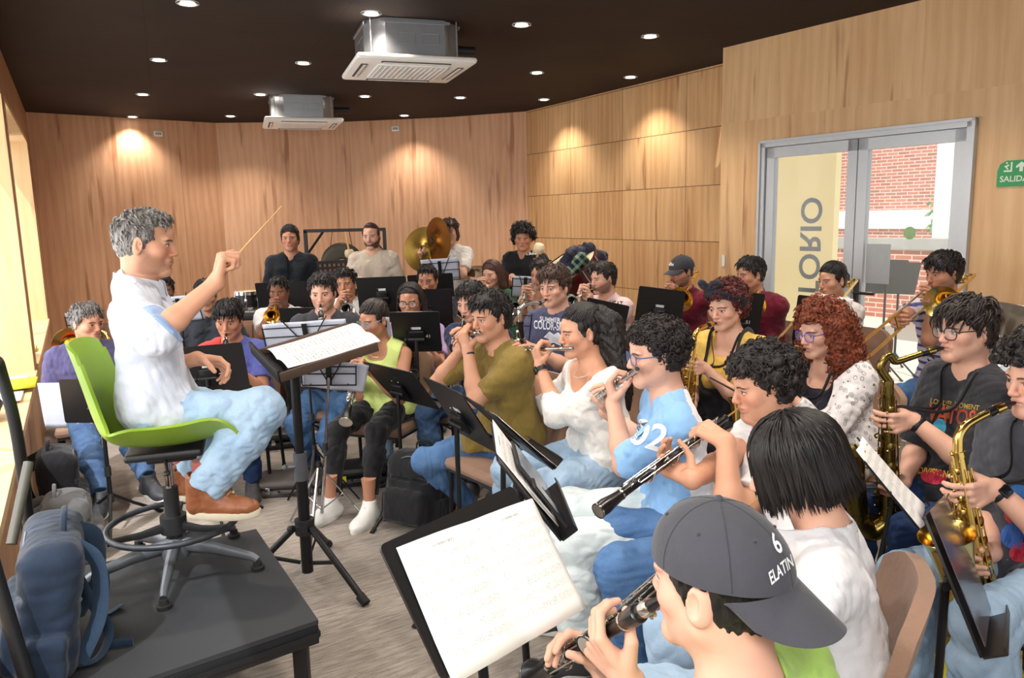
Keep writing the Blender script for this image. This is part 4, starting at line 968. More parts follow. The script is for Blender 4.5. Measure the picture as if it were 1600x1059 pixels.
# ---------------------------------------------------------------- the room
CEIL = 3.05
def ply(name, rgb, dark, pw, ph, seam=1., contrast=1., off=(0, 0)):
    """varnished plywood sheets: u along the wall, v height (metres)"""
    m, n, b = base_mat(name, .42, 0, .35); uv = n.new('ShaderNodeUVMap').outputs[0]; x, y, z = n.sep(uv)
    x = n.m('ADD', x, off[0]); y = n.m('ADD', y, off[1]); px = n.m('DIVIDE', x, pw); py = n.m('DIVIDE', y, ph)
    cb = n.new('ShaderNodeCombineXYZ'); n.l.new(n.m('FLOOR', px), cb.inputs[0]); n.l.new(n.m('FLOOR', py), cb.inputs[1])
    wn = n.new('ShaderNodeTexWhiteNoise', noise_dimensions='3D'); n.l.new(cb.outputs[0], wn.inputs['Vector']); k = wn.outputs['Value']
    ven = n.new('ShaderNodeCombineXYZ'); n.l.new(n.m('FLOOR', n.m('MULTIPLY', n.m('ADD', px, n.m('MULTIPLY', k, .37)), 3.2)), ven.inputs[0]); n.l.new(n.m('FLOOR', py), ven.inputs[1]); wv = n.new('ShaderNodeTexWhiteNoise', noise_dimensions='3D'); n.l.new(ven.outputs[0], wv.inputs['Vector'])
    sh = n.new('ShaderNodeVectorMath', operation='ADD'); n.l.new(uv, sh.inputs[0]); n.l.new(n.scale(wv.outputs['Color'], (7, 5, 3)), sh.inputs[1])
    grain = n.noise(n.scale(sh.outputs[0], (26, 1.1, 1)), 1, 5, .6); fine = n.noise(n.scale(sh.outputs[0], (160, 5, 1)), 1, 3, .6); wav = n.new('ShaderNodeTexWave', wave_type='BANDS', bands_direction='X'); wav.inputs['Scale'].default_value = 1.6; wav.inputs['Distortion'].default_value = 9; wav.inputs['Detail'].default_value = 3; wav.inputs['Detail Scale'].default_value = .8
    n.l.new(n.scale(sh.outputs[0], (2.2, .38, 1)), wav.inputs['Vector']); blot = n.noise(n.scale(sh.outputs[0], (2.4, 1.3, 1)), 1, 4, .55)
    f = n.m('ADD', n.m('MULTIPLY', grain, .55), n.m('ADD', n.m('MULTIPLY', fine, .22), n.m('ADD', n.m('MULTIPLY', wav.outputs['Fac'], .16), n.m('MULTIPLY', blot, .42))))
    f = n.m('MULTIPLY_ADD', n.m('SUBTRACT', wv.outputs['Value'], .5), .30*contrast, f); f = n.step(f, .18, 1.10)
    col = n.mix(f, lin(dark), lin(rgb)); col = n.mix(n.step(n.noise(n.scale(sh.outputs[0], (9, .8, 1)), 1, 3), .60, .74), col, [a*.5+b_*.5 for a, b_ in zip(lin(dark), (.25, .10, .04))])
    if seam:
        ex = n.m('ABSOLUTE', n.m('SUBTRACT', n.m('FRACT', px), .5)); ey = n.m('ABSOLUTE', n.m('SUBTRACT', n.m('FRACT', py), .5))
        g = n.m('MAXIMUM', n.m('GREATER_THAN', ex, .5-.0035/pw), n.m('GREATER_THAN', ey, .5-.0040/ph)); col = n.mix(n.m('MULTIPLY', g, .8*seam), col, (.06, .025, .012))
    n.set(b.inputs['Base Color'], col); n.set(b.inputs['Normal'], n.bump(grain, .08, .002)); n.set(b.inputs['Roughness'], n.m('MULTIPLY_ADD', fine, .2, .36))
    return m
PLY_BACK = ply('plywood_back', (226, 182, 146), (194, 142, 106), 1.75, 9., .5, .8)
PLY_TILE = ply('plywood_tile', (230, 190, 140), (192, 142, 94), 1.02, .549, 1., 1., (0, -.287))
PLY_NEAR = ply('plywood_near', (232, 194, 146), (206, 158, 110), .62, 2.42, .0, .7)
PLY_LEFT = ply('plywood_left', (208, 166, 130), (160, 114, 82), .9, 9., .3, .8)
PALE = ply('plywood_jamb', (238, 206, 158), (222, 184, 134), .7, 9., 0, .4)
def wall_quads(name, quads, mat, thick=.12, out=None):
    """quads: list of (p0, p1, z0, z1) along the wall line; out: outward normal; one mesh with real thickness and metre UVs"""
    bm = bmesh.new(); uvl = bm.loops.layers.uv.new('UVMap'); o = V(out)*thick
    p_ref = V((*quads[0][0], 0)); dr = (V((*quads[0][1], 0))-p_ref).normalized()
    for p0, p1, z0, z1 in quads:
        a = [V((*p0, z0)), V((*p1, z0)), V((*p1, z1)), V((*p0, z1))]; vs = [bm.verts.new(q) for q in a]+[bm.verts.new(q+o) for q in a]
        for f in ((0, 1, 2, 3), (7, 6, 5, 4), (0, 4, 5, 1), (1, 5, 6, 2), (2, 6, 7, 3), (3, 7, 4, 0)):
            fc = bm.faces.new([vs[i] for i in f])
            for l in fc.loops:
                q = l.vert.co; l[uvl].uv = ((q-p_ref).dot(dr)+(q-p_ref).dot(V(out))*1.0, q.z)
    me = bpy.data.meshes.new(name); bm.to_mesh(me); bm.free(); me.materials.append(mat); return tag(link(name, me), kind='structure')
# carpet
def carpet():
    m, n, b = base_mat('carpet', .95, 0, .1); co = n.coord('Object'); mp = n.new('ShaderNodeMapping'); n.l.new(co, mp.inputs[0]); mp.inputs['Rotation'].default_value = (0, 0, math.radians(-32)); c = mp.outputs[0]
    st = n.noise(n.scale(c, (9, 70, 1)), 1, 4, .65); pile = n.noise(co, 260, 2); bl = n.noise(co, 1.5, 3); tl = n.sep(n.scale(c, (2., 2., 1)))
    chk = n.m('GREATER_THAN', n.m('FRACT', n.m('MULTIPLY', n.m('ADD', n.m('FLOOR', tl[0]), n.m('FLOOR', tl[1])), .5)), .25)
    f = n.m('ADD', n.m('MULTIPLY', st, .75), n.m('ADD', n.m('MULTIPLY', pile, .35), n.m('MULTIPLY', bl, .25))); f = n.m('ADD', f, n.m('MULTIPLY', chk, .03))
    n.set(b.inputs['Base Color'], n.mix(n.step(f, .38, .98), lin((114, 105, 98)), lin((186, 176, 166)))); n.set(b.inputs['Normal'], n.bump(n.m('ADD', pile, st), .6, .003)); return m
LW0, LWd = V((-5.832, 9.643, 0)), V((.4906, -.8714, 0)); LN = V((-.8714, -.4906, 0))   # left wall, outward normal
NW0, NWd = V((1.85, 6.834, 0)), V((.5631, -.8264, 0)); NN = V((.8264, .5631, 0))
lw = lambda s: ((LW0+LWd*s).x, (LW0+LWd*s).y)
nw = lambda s: ((NW0+NWd*s).x, (NW0+NWd*s).y)
fl = MB(); poly = [(-6.2, 9.9), (-4.1, 11.4), (-2.2, 11.6), (.4, 10.9), (2.2, 7.75), nw(0), nw(9.5), (4, -4), (.2, -4), lw(12.5)]
fl.prism([V((x, y, -.06)) for x, y in poly], (0, 0, .06)); tag(fl.build('floor', carpet(), smooth=False), kind='structure')
cm, cn, cb_ = base_mat('ceiling_paint', .75, 0, .2); cco = cn.coord('Object'); cmp = cn.new('ShaderNodeMapping'); cn.l.new(cco, cmp.inputs[0]); cmp.inputs['Rotation'].default_value = (0, 0, math.radians(-24)); cx, cy, cz = cn.sep(cmp.outputs[0])
gx = cn.m('GREATER_THAN', cn.m('ABSOLUTE', cn.m('SUBTRACT', cn.m('FRACT', cn.m('DIVIDE', cx, 1.22)), .5)), .496); gy = cn.m('GREATER_THAN', cn.m('ABSOLUTE', cn.m('SUBTRACT', cn.m('FRACT', cn.m('DIVIDE', cy, 2.44)), .5)), .498)
cn.set(cb_.inputs['Base Color'], cn.mix(cn.m('MULTIPLY', cn.m('MAXIMUM', gx, gy), .5), cn.mix(cn.noise(cco, 2, 4), lin((37, 28, 26)), lin((52, 42, 38))), lin((24, 17, 15))))
ce = MB(); ce.prism([V((x, y, CEIL)) for x, y in poly], (0, 0, .1)); tag(ce.build('ceiling', cm, smooth=False), kind='structure')
# back wall in three flat runs, tiled wall, door wall
B_ = [(-5.832, 9.643), (-4.067, 11.07), (-2.247, 11.253), (-.819, 11.0), (.254, 10.582)]
for i, nm in enumerate(('wall_back_left', 'wall_back', 'wall_back_middle', 'wall_back_right')):
    d = (V((*B_[i+1], 0))-V((*B_[i], 0))).normalized(); wall_quads(nm, [(B_[i], B_[i+1], 0, CEIL)], PLY_BACK, .1, (-d.y, d.x, 0))
wall_quads('wall_right_tiled', [((.254, 10.582), (2.25, 7.16), 0, CEIL)], PLY_TILE, .1, (.864, .504, 0))
D0, D1, DH = .425, 2.105, 2.24
wall_quads('wall_right', [(nw(0), nw(D0), 0, CEIL), (nw(D1), nw(9.5), 0, CEIL), (nw(D0), nw(D1), DH, CEIL)], PLY_NEAR, .15, NN)
wall_quads('wall_right_return', [(nw(0), (2.25, 7.16), 0, CEIL)], PLY_NEAR, .08, (-.6, .8, 0)) if False else None
# left wall with deep window recesses
S_ = lambda y: (LW0.y-y)/.8714
W2a, W2b, W1a, W1b = S_(8.95), S_(6.02), S_(5.69), S_(.35); SILL, HEAD, REC = .60, 2.62, .34
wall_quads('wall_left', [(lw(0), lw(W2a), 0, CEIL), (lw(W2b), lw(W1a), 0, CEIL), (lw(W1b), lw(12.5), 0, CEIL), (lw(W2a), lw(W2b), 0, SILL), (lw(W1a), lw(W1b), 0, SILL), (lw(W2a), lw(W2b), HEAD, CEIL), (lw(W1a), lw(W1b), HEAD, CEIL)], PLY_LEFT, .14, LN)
def qbox(mb, s0, s1, o0, o1, z0, z1):
    a = [LW0+LWd*s+LN*o for s, o in ((s0, o0), (s1, o0), (s1, o1), (s0, o1))]; mb.prism([p+V((0, 0, z0)) for p in a], (0, 0, z1-z0))
def uvm(o):
    uvl = o.data.uv_layers.new(name='UVMap')
    for l in o.data.loops: p = o.data.vertices[l.vertex_index].co; uvl.data[l.index].uv = ((p-LW0).dot(LWd)+(p-LW0).dot(LN), p.z)
    return o
for i, (a, b) in enumerate(((W2a, W2b), (W1a, W1b))):
    j = MB(); qbox(j, a-.04, a+.006, -.004, REC, SILL-.04, HEAD+.04); qbox(j, b-.006, b+.04, -.004, REC, SILL-.04, HEAD+.04); qbox(j, a-.04, b+.04, -.004, REC, HEAD-.006, HEAD+.04); qbox(j, a-.04, b+.04, -.02, REC, SILL-.04, SILL+.006)
    tag(uvm(j.build('trim_%d' % (i+1), PALE, smooth=False)), kind='structure')
    w = MB(); fm = plain('aluminium_frame', (188, 190, 192), .4, .3)
    n_ = 2 if i == 0 else 4
    for s in [a+(b-a)*k/n_ for k in range(n_+1)]: qbox(w, s-.03, s+.03, REC-.06, REC, SILL, HEAD)
    qbox(w, a, b, REC-.06, REC, SILL, SILL+.06); qbox(w, a, b, REC-.06, REC, HEAD-.06, HEAD)
    wo = tag(w.build('window_%d' % (i+1), fm, smooth=False), kind='structure'); g = MB(); qbox(g, a, b, REC-.035, REC-.029, SILL, HEAD); g.build('pane', MATS['lens_glass'], wo, smooth=False)
# roller blind in the far window
rb = thing('roller_blind', 'pale grey roller blind half lowered in the far recess of the left wall', 'blind'); q = MB(); qbox(q, W2a+.9, W2b-.5, .24, .246, 1.92, HEAD-.02); part('fabric', q, fabric((196, 190, 184)), rb, smooth=False); q = MB(); pa = LW0+LWd*(W2a+.9)+LN*.243; pb = LW0+LWd*(W2b-.5)+LN*.243; q.tube([pa+V((0, 0, 1.915)), pb+V((0, 0, 1.915))], .016, 10); part('bottom_bar', q, WHITE, rb); q = MB(); q.tube([pa+V((0, 0, HEAD-.03)), pb+V((0, 0, HEAD-.03))], .026, 12); part('roller', q, WHITE, rb); settle(rb, (pa.x, pa.y, 1.9))
# glazed double door
def nbox(mb, s0, s1, o0, o1, z0, z1):
    a = [NW0+NWd*s+NN*o for s, o in ((s0, o0), (s1, o0), (s1, o1), (s0, o1))]; mb.prism([p+V((0, 0, z0)) for p in a], (0, 0, z1-z0))
ALU = plain('door_aluminium', (196, 199, 202), .42, .25, var=.04)
glm, gn, gb = base_mat('door_glass', .02, 0, .5, (.93, .97, .95)); gb.inputs['Alpha'].default_value = .10
dr = MB(); nbox(dr, D0, D0+.055, -.03, .10, 0, DH); nbox(dr, D1-.055, D1, -.03, .10, 0, DH); nbox(dr, D0, D1, -.03, .10, DH-.055, DH); nbox(dr, D0, D0+.02, -.045, -.03, 0, DH); nbox(dr, D1-.02, D1, -.045, -.03, 0, DH); nbox(dr, D0, D1, -.045, -.03, DH-.02, DH)
dm = D0+.86; do = tag(dr.build('door_1', ALU, smooth=False), kind='structure')
for a, b in ((D0+.06, dm-.004), (dm+.004, D1-.06)):
    l = MB(); nbox(l, a, a+.075, -.01, .045, .01, DH-.06); nbox(l, b-.075, b, -.01, .045, .01, DH-.06); nbox(l, a, b, -.01, .045, DH-.14, DH-.06); nbox(l, a, b, -.01, .045, .01, .12); lo = l.build('door_leaf', ALU, do, smooth=False)
    g = MB(); nbox(g, a+.07, b-.07, .014, .022, .1, DH-.13); g.build('pane', glm, lo, smooth=False)
hb = MB(); c0 = NW0+NWd*(dm+.05)+V((0, 0, 1.06)); hb.box(c0-NN*.03, (.03, .035, .20), Matrix((NWd, NN, V((0, 0, 1)))).transposed(), bev=.006); hb.tube([c0-NN*.06, c0-NN*.06+NWd*.16], .011, 10); hb.tube([c0-NN*.02, c0-NN*.06], .012, 10); hb.build('door_handle', BLKP, do)
# lettering on the left leaf, read from outside
LET = plain('vinyl_grey', (120, 128, 128), .6); me = text_mesh('AUDITORIO', .262, True, 0, 4); dmt = V((0, 0, 1.0)); t0 = NW0+NWd*(D0+.06+.40)+NN*.024+V((0, 0, 1.06))
me.transform(Matrix.Translation(t0) @ Matrix((dmt, NWd, NN)).transposed().to_4x4()); me.materials.clear(); me.materials.append(LET); link('lettering', me, do)
pp = MB(); nbox(pp, dm+.085, dm+.27, .0235, .0245, 1.13, 1.42); pp.build('notice_paper', plain('notice_grey', (170, 172, 176), .7), do, smooth=False)
gd = MB(); c = NW0+NWd*(D1-.42)+NN*.0245+V((0, 0, 1.50)); gd.lathe(c, NN, [(0, .045), (.001, .045)], 24); gd.build('round_sticker', plain('sticker_green', (120, 170, 70), .6), do)
# exit sign and switch
es = thing('exit_sign', 'green exit sign reading SALIDA on the plywood right of the door', 'sign'); GRN = plain('sign_green', (38, 150, 84), .45, var=.03); wht = plain('sign_white', (222, 236, 214), .5, var=.02)
s0 = NW0+NWd*2.245-NN*.012; w_, z0, z1 = .205, 1.795, 1.955; ring = [(0, z0), (w_-.05, z0), (w_-.012, z0+.02), (w_, z0+.06), (w_, z1), (.05, z1), (.014, z1-.02), (0, z1-.06)]; q = MB(); q.prism([s0+NWd*x+V((0, 0, z)) for x, z in ring], NN*.010); part('plate', q, GRN, es, smooth=False)
def sign_text(txt, sx, z, size, root, name): me = text_mesh(txt, size, True); me.transform(Matrix.Translation(s0+NWd*sx+V((0, 0, z))-NN*.002) @ Matrix((NWd, V((0, 0, 1)), -NN)).transposed().to_4x4()); me.materials.clear(); me.materials.append(wht); return link(name, me, root)
sign_text('SALIDA', .100, 1.840, .050, es, 'lettering')
q = MB(); pl_ = lambda pts: q.add([s0+NWd*x+V((0, 0, z))-NN*.002 for x, z in pts], [tuple(range(len(pts)))])
pl_([(x-.078, z) for x, z in [(.205, 1.885), (.225, 1.885), (.225, 1.915), (.245, 1.905), (.245, 1.92), (.215, 1.945), (.185, 1.92), (.185, 1.905), (.205, 1.915)]]); part('arrow', q, wht, es, smooth=False)
q = MB(); sh_ = lambda pts: pl_([(x-.032, z) for x, z in pts]); sh_([(.07, 1.885), (.118, 1.885), (.118, 1.945), (.108, 1.945), (.108, 1.895), (.07, 1.895)]); sh_([(.08, 1.935), (.09, 1.935), (.09, 1.945), (.08, 1.945)]); sh_([(.072, 1.922), (.098, 1.932), (.1, 1.925), (.088, 1.915), (.098, 1.9), (.09, 1.898), (.08, 1.912), (.074, 1.915)]); part('running_figure', q, wht, es, smooth=False); settle(es, (s0.x, s0.y, 1.8))
q = MB(); nbox(q, .045, .075, -.012, .0, 1.20, 1.30); ls = tag(q.build('light_switch', WHITE, smooth=False), 'narrow white switch plate on the plywood left of the glass door', 'switch')
for (px, py), nm in (((247, 209), 'small white vent plate high on the back wall at left'), ((618, 201), 'small white vent plate high on the back wall at centre')):
    seg = 0 if px < 337 else 2; a, b = V((*B_[seg], 0)), V((*B_[seg+1], 0)); d = (b-a).normalized(); no = V((-d.y, d.x, 0)); rr = ray(px, py); t = (a-V((0, 0, 0))).dot(no)/rr.dot(no); p = V((0, 0, CAMH))+rr*t
    r = thing('wall_vent', nm, 'vent'); R3 = Matrix((d, no, V((0, 0, 1)))).transposed(); q = MB(); q.box(p-no*.006, (.11, .014, .07), R3, bev=.004); part('plate', q, WHITE, r); q = MB(); [q.box(p-no*.014+d*x, (.018, .004, .03), R3) for x in (-.025, 0, .025)]; part('slot', q, plain('vent_grey', (150, 140, 132), .6), r, smooth=False); settle(r, p)
# outside: corridor floor, beige wall, brick, parapet
def obox(name, pts, z0, z1, mat, label=None, cat=None): q = MB(); q.prism([V((x, y, z0)) for x, y in pts], (0, 0, z1-z0)); return tag(q.build(name, mat, smooth=False), label, cat, kind='structure')
def off(s, o): p = NW0+NWd*s+NN*o; return (p.x, p.y)
tile = plain('corridor_tile', (226, 222, 206), .5, var=.04, scale=6); beige = plain('beige_render', (218, 204, 152), .8, var=.03, scale=5)
obox('floor_corridor', [off(-6, .15), off(10, .15), off(10, 12), off(-6, 12)], -.06, -.001, tile)
obox('trim_doormat', [off(.6, .5), off(1.9, .5), off(1.9, 1.35), off(.6, 1.35)], 0, .012, plain('mat_grey', (110, 112, 116), .9, bump=.3))
p0 = Z(1188, 300, 2.02); 
obox('wall_corridor_beige', [off(-3.2, 2.5), off(-.52, 2.5), off(-.52, 2.6), off(-3.2, 2.6)], 0, 3.3, beige)
def brick(name, a, mortar):
    m, n, b = base_mat(name, .85, 0, .2); t = n.new('ShaderNodeTexBrick'); uv = n.new('ShaderNodeUVMap').outputs[0]; n.l.new(uv, t.inputs['Vector']); t.inputs['Scale'].default_value = 1; t.inputs['Brick Width'].default_value = .26; t.inputs['Row Height'].default_value = .075; t.inputs['Mortar Size'].default_value = .009
    for i, c in enumerate((lin(a), [x*.7 for x in lin(a)], lin(mortar))): t.inputs[i+1].default_value = (*c, 1)
    n.set(b.inputs['Base Color'], t.outputs['Color']); return m
BR = brick('corridor_brick', (206, 130, 106), (224, 205, 190)); d2 = lambda s, o: off(s, o)
wall_quads('wall_parapet', [(off(-5, 6), off(10, 6), 0, 1.06)], BR, .18, NN); obox('trim_parapet_coping', [off(-5, 5.96), off(10, 5.96), off(10, 6.24), off(-5, 6.24)], 1.06, 1.22, plain('concrete', (172, 172, 168), .85))
def at_off(px, o): r_ = ray(px, 330); n0 = (NW0+NN*o); t = n0.dot(NN)/r_.dot(NN); return (V((r_.x*t, r_.y*t, 0))-n0).dot(NWd)
s_b0, s_b1 = at_off(1150, 12), at_off(1466, 12)
wall_quads('wall_neighbour_brick', [(off(s_b0, 12), off(s_b1, 12), -2, 6)], BR, .3, NN); obox('trim_neighbour_band', [off(s_b0, 11.93), off(s_b1, 11.93), off(s_b1, 12.0), off(s_b0, 12.0)], 1.2, 1.62, plain('white_render', (240, 240, 238), .8))
sp0, sp1 = at_off(1469, 6.6), at_off(1500, 6.6); obox('trim_pillar', [off(sp0, 6.4), off(sp1, 6.4), off(sp1, 6.8), off(sp0, 6.8)], -1, 3.0, MATS['white_render'])
obox('ceiling_corridor', [off(.3, 2.65), off(10, 2.65), off(10, 4.2), off(.3, 4.2)], 3.0, 3.2, MATS['white_render'])
leaf = plain('leaf_green', (110, 150, 84), .7, var=.5, scale=6)
for k, (px, zz, rr) in enumerate(((1512, 1.5, .8), (1540, 2.2, .8), (1530, .9, .7))):
    oo = 11+1.7*k; sv = at_off(px, oo)+.5*(k == 1); c = NW0+NWd*sv+NN*oo+V((0, 0, zz)); g = np.random.RandomState(k); q = MB()
    for _ in range(260):
        d = V(g.normal(size=3)).normalized(); p = c+d*rr*g.uniform(.55, 1.); a = V(g.normal(size=3)).normalized(); b2 = a.orthogonal().normalized(); sz = .10; q.add([p-a*sz, p+b2*sz*.5, p+a*sz, p-b2*sz*.5], [(0, 1, 2, 3)])
    r = thing('shrub', ('low leafy shrub beyond the parapet at right', 'tall leafy shrub beyond the parapet behind the right leaf', 'small leafy shrub low behind the parapet pillar')[k], 'shrub'); part('foliage', q, leaf, r, smooth=False); tr = MB(); tr.tube([c, V((c.x, c.y, -1))], .05, 8); part('trunk', tr, plain('bark', (92, 74, 60), .9), r); settle(r, (c.x, c.y, -1))
# ---------------------------------------------------------------- downlights and cassette air conditioners
em = bpy.data.materials.new('lamp_glow'); em.use_nodes = True; em.node_tree.nodes.clear(); e_ = em.node_tree.nodes.new('ShaderNodeEmission'); e_.inputs[0].default_value = (1, .90, .76, 1); e_.inputs[1].default_value = 14; oo_ = em.node_tree.nodes.new('ShaderNodeOutputMaterial'); em.node_tree.links.new(e_.outputs[0], oo_.inputs[0])
DL = [(-1.996, 5.117), (-.899, 5.456), (.12, 5.862), (1.136, 6.319), (-2.935, 6.798), (-1.782, 7.064), (.299, 7.77), (1.263, 8.131), (-3.887, 8.53), (-2.683, 8.699), (-1.599, 8.99), (-.539, 9.237), (.446, 9.53), (-4.826, 10.241), (-3.615, 10.384), (-1.382, 10.699)]
DLN = ['nearest the left edge of the front row', 'above the large air conditioner', 'right of the large air conditioner in the front row', 'rightmost of the front row', 'leftmost of the second row', 'left of the large air conditioner in the second row', 'below the front row, right of centre', 'near the tiled wall in the second row', 'leftmost of the third row', 'just above the small air conditioner', 'third row, under the large air conditioner', 'third row, right of centre', 'third row, close to the tiled wall corner', 'in the far left ceiling corner', 'left of the small air conditioner by the back wall', 'by the back wall above the standing players']
DLX = [(-1.05, 3.42), (0.0, 3.8), (1.05, 4.15), (2.1, 4.6), (0.1, 1.9), (1.1, 2.25), (2.1, 2.65), (3.1, 3.1)]
proto = None
for i, (x, y) in enumerate(DL):
    lab = 'round recessed ceiling downlight '+DLN[i]
    if proto is None:
        proto = thing('downlight', lab, 'downlight', 'recessed ceiling downlights'); q = MB(); q.lathe((0, 0, -.004), (0, 0, 1), [(0, .062), (0, .048), (.010, .046), (.010, .07), (.004, .07)], 28, False); part('trim_ring', q, WHITE, proto); q = MB(); q.lathe((0, 0, .001), (0, 0, 1), [(0, .047), (.002, .047)], 24); part('diffuser', q, em, proto); proto.location = (x, y, CEIL-.006)
    else: copy_thing(proto, (x, y, CEIL-.006), 0, lab)
for i, (x, y) in enumerate(DL+DLX):
    ld = bpy.data.lights.new('downlight_beam', 'SPOT'); ld.energy = 60; ld.color = (1, .90, .79); ld.spot_size = math.radians(112); ld.spot_blend = .75; ld.shadow_soft_size = .05; lo = link('downlight_beam', ld); lo.location = (x, y, CEIL-.03)
def cassette(label, C, ang, S=.84):
    r = thing('cassette_air_conditioner', label, 'air conditioner', 'cassette air conditioners'); ca, sa = math.cos(ang), math.sin(ang); ex, ey = V((ca, sa, 0)), V((-sa, ca, 0)); R3 = Matrix((ex, ey, V((0, 0, 1)))).transposed(); C = V(C); h = S*.40; ch = .13
    galv = plain('galvanised_steel', (186, 188, 192), .30, .85, var=.14, scale=9); q = MB(); ring = []
    for sx, sy, fl_ in ((1, 1, 0), (-1, 1, 1), (-1, -1, 0), (1, -1, 1)):
        a, b = (V((sx*h, sy*(h-ch), 0)), V((sx*(h-ch), sy*h, 0))); ring += [a, b] if not fl_ else [b, a]
    q.prism([C+R3@p+V((0, 0, .05)) for p in ring], (0, 0, .245)); part('casing', q, galv, r, smooth=False)
    ribs = MB()
    for sd in range(4):
        A = Matrix.Rotation(sd*math.pi/2, 3, 'Z'); 
        for x0 in (-.12, .05): 
            pts = [C+R3@(A@V((x, -h-.002, z))) for x, z in ((x0, .13), (x0+.12, .13), (x0+.12, .20), (x0, .20))]; ribs.tube(pts, .0025, 5, close=True)
        ribs.box(C+R3@(A@V((.0, -h-.003, .275))), (.5, .006, .02), R3@A)
    part('pressed_rib', ribs, galv, r)
    p = MB(); s = S/2; p.box(C+V((0, 0, .022)), (S, S, .044), R3, bev=.03); part('panel', p, plain('ac_white', (240, 238, 232), .45, var=.02), r)
    g = MB(); gs = S*.30; g.box(C+V((0, 0, -.003)), (gs*2, gs*2, .012), R3, bev=.01); part('intake_grille', g, plain('ac_grille', (226, 226, 224), .55, var=.03), r)
    gl = MB(); [gl.box(C+V((0, 0, -.0105))+ex*(-gs+.03+gs*2*k/14), (.006, gs*1.8, .004), R3) for k in range(14)]; part('grille_slats', gl, MATS['ac_grille'], r, smooth=False)
    for sd in range(4):
        A = R3@Matrix.Rotation(sd*math.pi/2, 3, 'Z'); l = MB(); l.box(C+A@V((0, -S*.41, -.001)), (S*.58, .045, .006), A, bev=.002); v = part('louvre_slot', l, plain('ac_slot', (70, 66, 64), .6), r); b = MB(); b.box(C+A@V((0, -S*.405, -.007)), (S*.55, .020, .003), A); part('louvre', b, MATS['ac_white'], v, smooth=False)
    for x, y in ((.36, .36), (-.36, .36), (-.36, -.36), (.36, -.36)): w = MB(); o = C+R3@V((x*S, y*S, 0)); w.cyl(o+V((0, 0, .04)), V((o.x, o.y, CEIL)), .005); part('hanger_rod', w, galv, r)
    w = MB(); a = C+R3@V((h, .1, .19)); w.tube([a-ex*.02, a+ex*.12, a+ex*.22], .035, 12); part('pipe_lagging', w, BLKP, r); settle(r, (C.x, C.y, C.z)); return r
cassette('large ceiling cassette air conditioner with galvanised casing, nearer the camera', (-.737, 5.94, 2.75), math.radians(19), .85)
cassette('smaller looking ceiling cassette air conditioner hung over the back left players', (-2.36, 9.12, 2.76), math.radians(19), .85)
# ---------------------------------------------------------------- the band
SUB = None
CON = V((-1.2, 2.75, 0))
def toward(h, add=0):
    c = P(*h); return math.degrees(math.atan2(CON.y-c.y, CON.x-c.x))+add
def mouth_of(head, yaw, hp=8, hr=0, hs=.98):
    b = math.radians(yaw); R = Matrix((V((math.sin(b), -math.cos(b), 0)), V((math.cos(b), math.sin(b), 0)), V((0, 0, 1)))).transposed() @ Matrix.Rotation(-math.radians(hp), 3, 'X') @ Matrix.Rotation(math.radians(hr), 3, 'Y')
    return P(*head)+R@V((0, .104, -.0615))*hs
def axes(yaw):
    a = math.radians(yaw); return V((math.sin(a), -math.cos(a), 0)), V((math.cos(a), math.sin(a), 0))
def around(t, f):
    f = (f-t*f.dot(t)).normalized(); return f, f.cross(t), t.cross(f)   # f, n for the left hand, n for the right
CURL = [(42, 46, 22), (46, 48, 22), (50, 46, 22), (50, 44, 22)]
FIST = [(72, 80, 50)]*4
def seat_of(p, label, back=.0, **k):
    c = p.Hp+p.f*(.05-back); return chair((c.x, c.y, 0), math.degrees(math.atan2(p.f.y, p.f.x))+k.get('turn', 0), label)
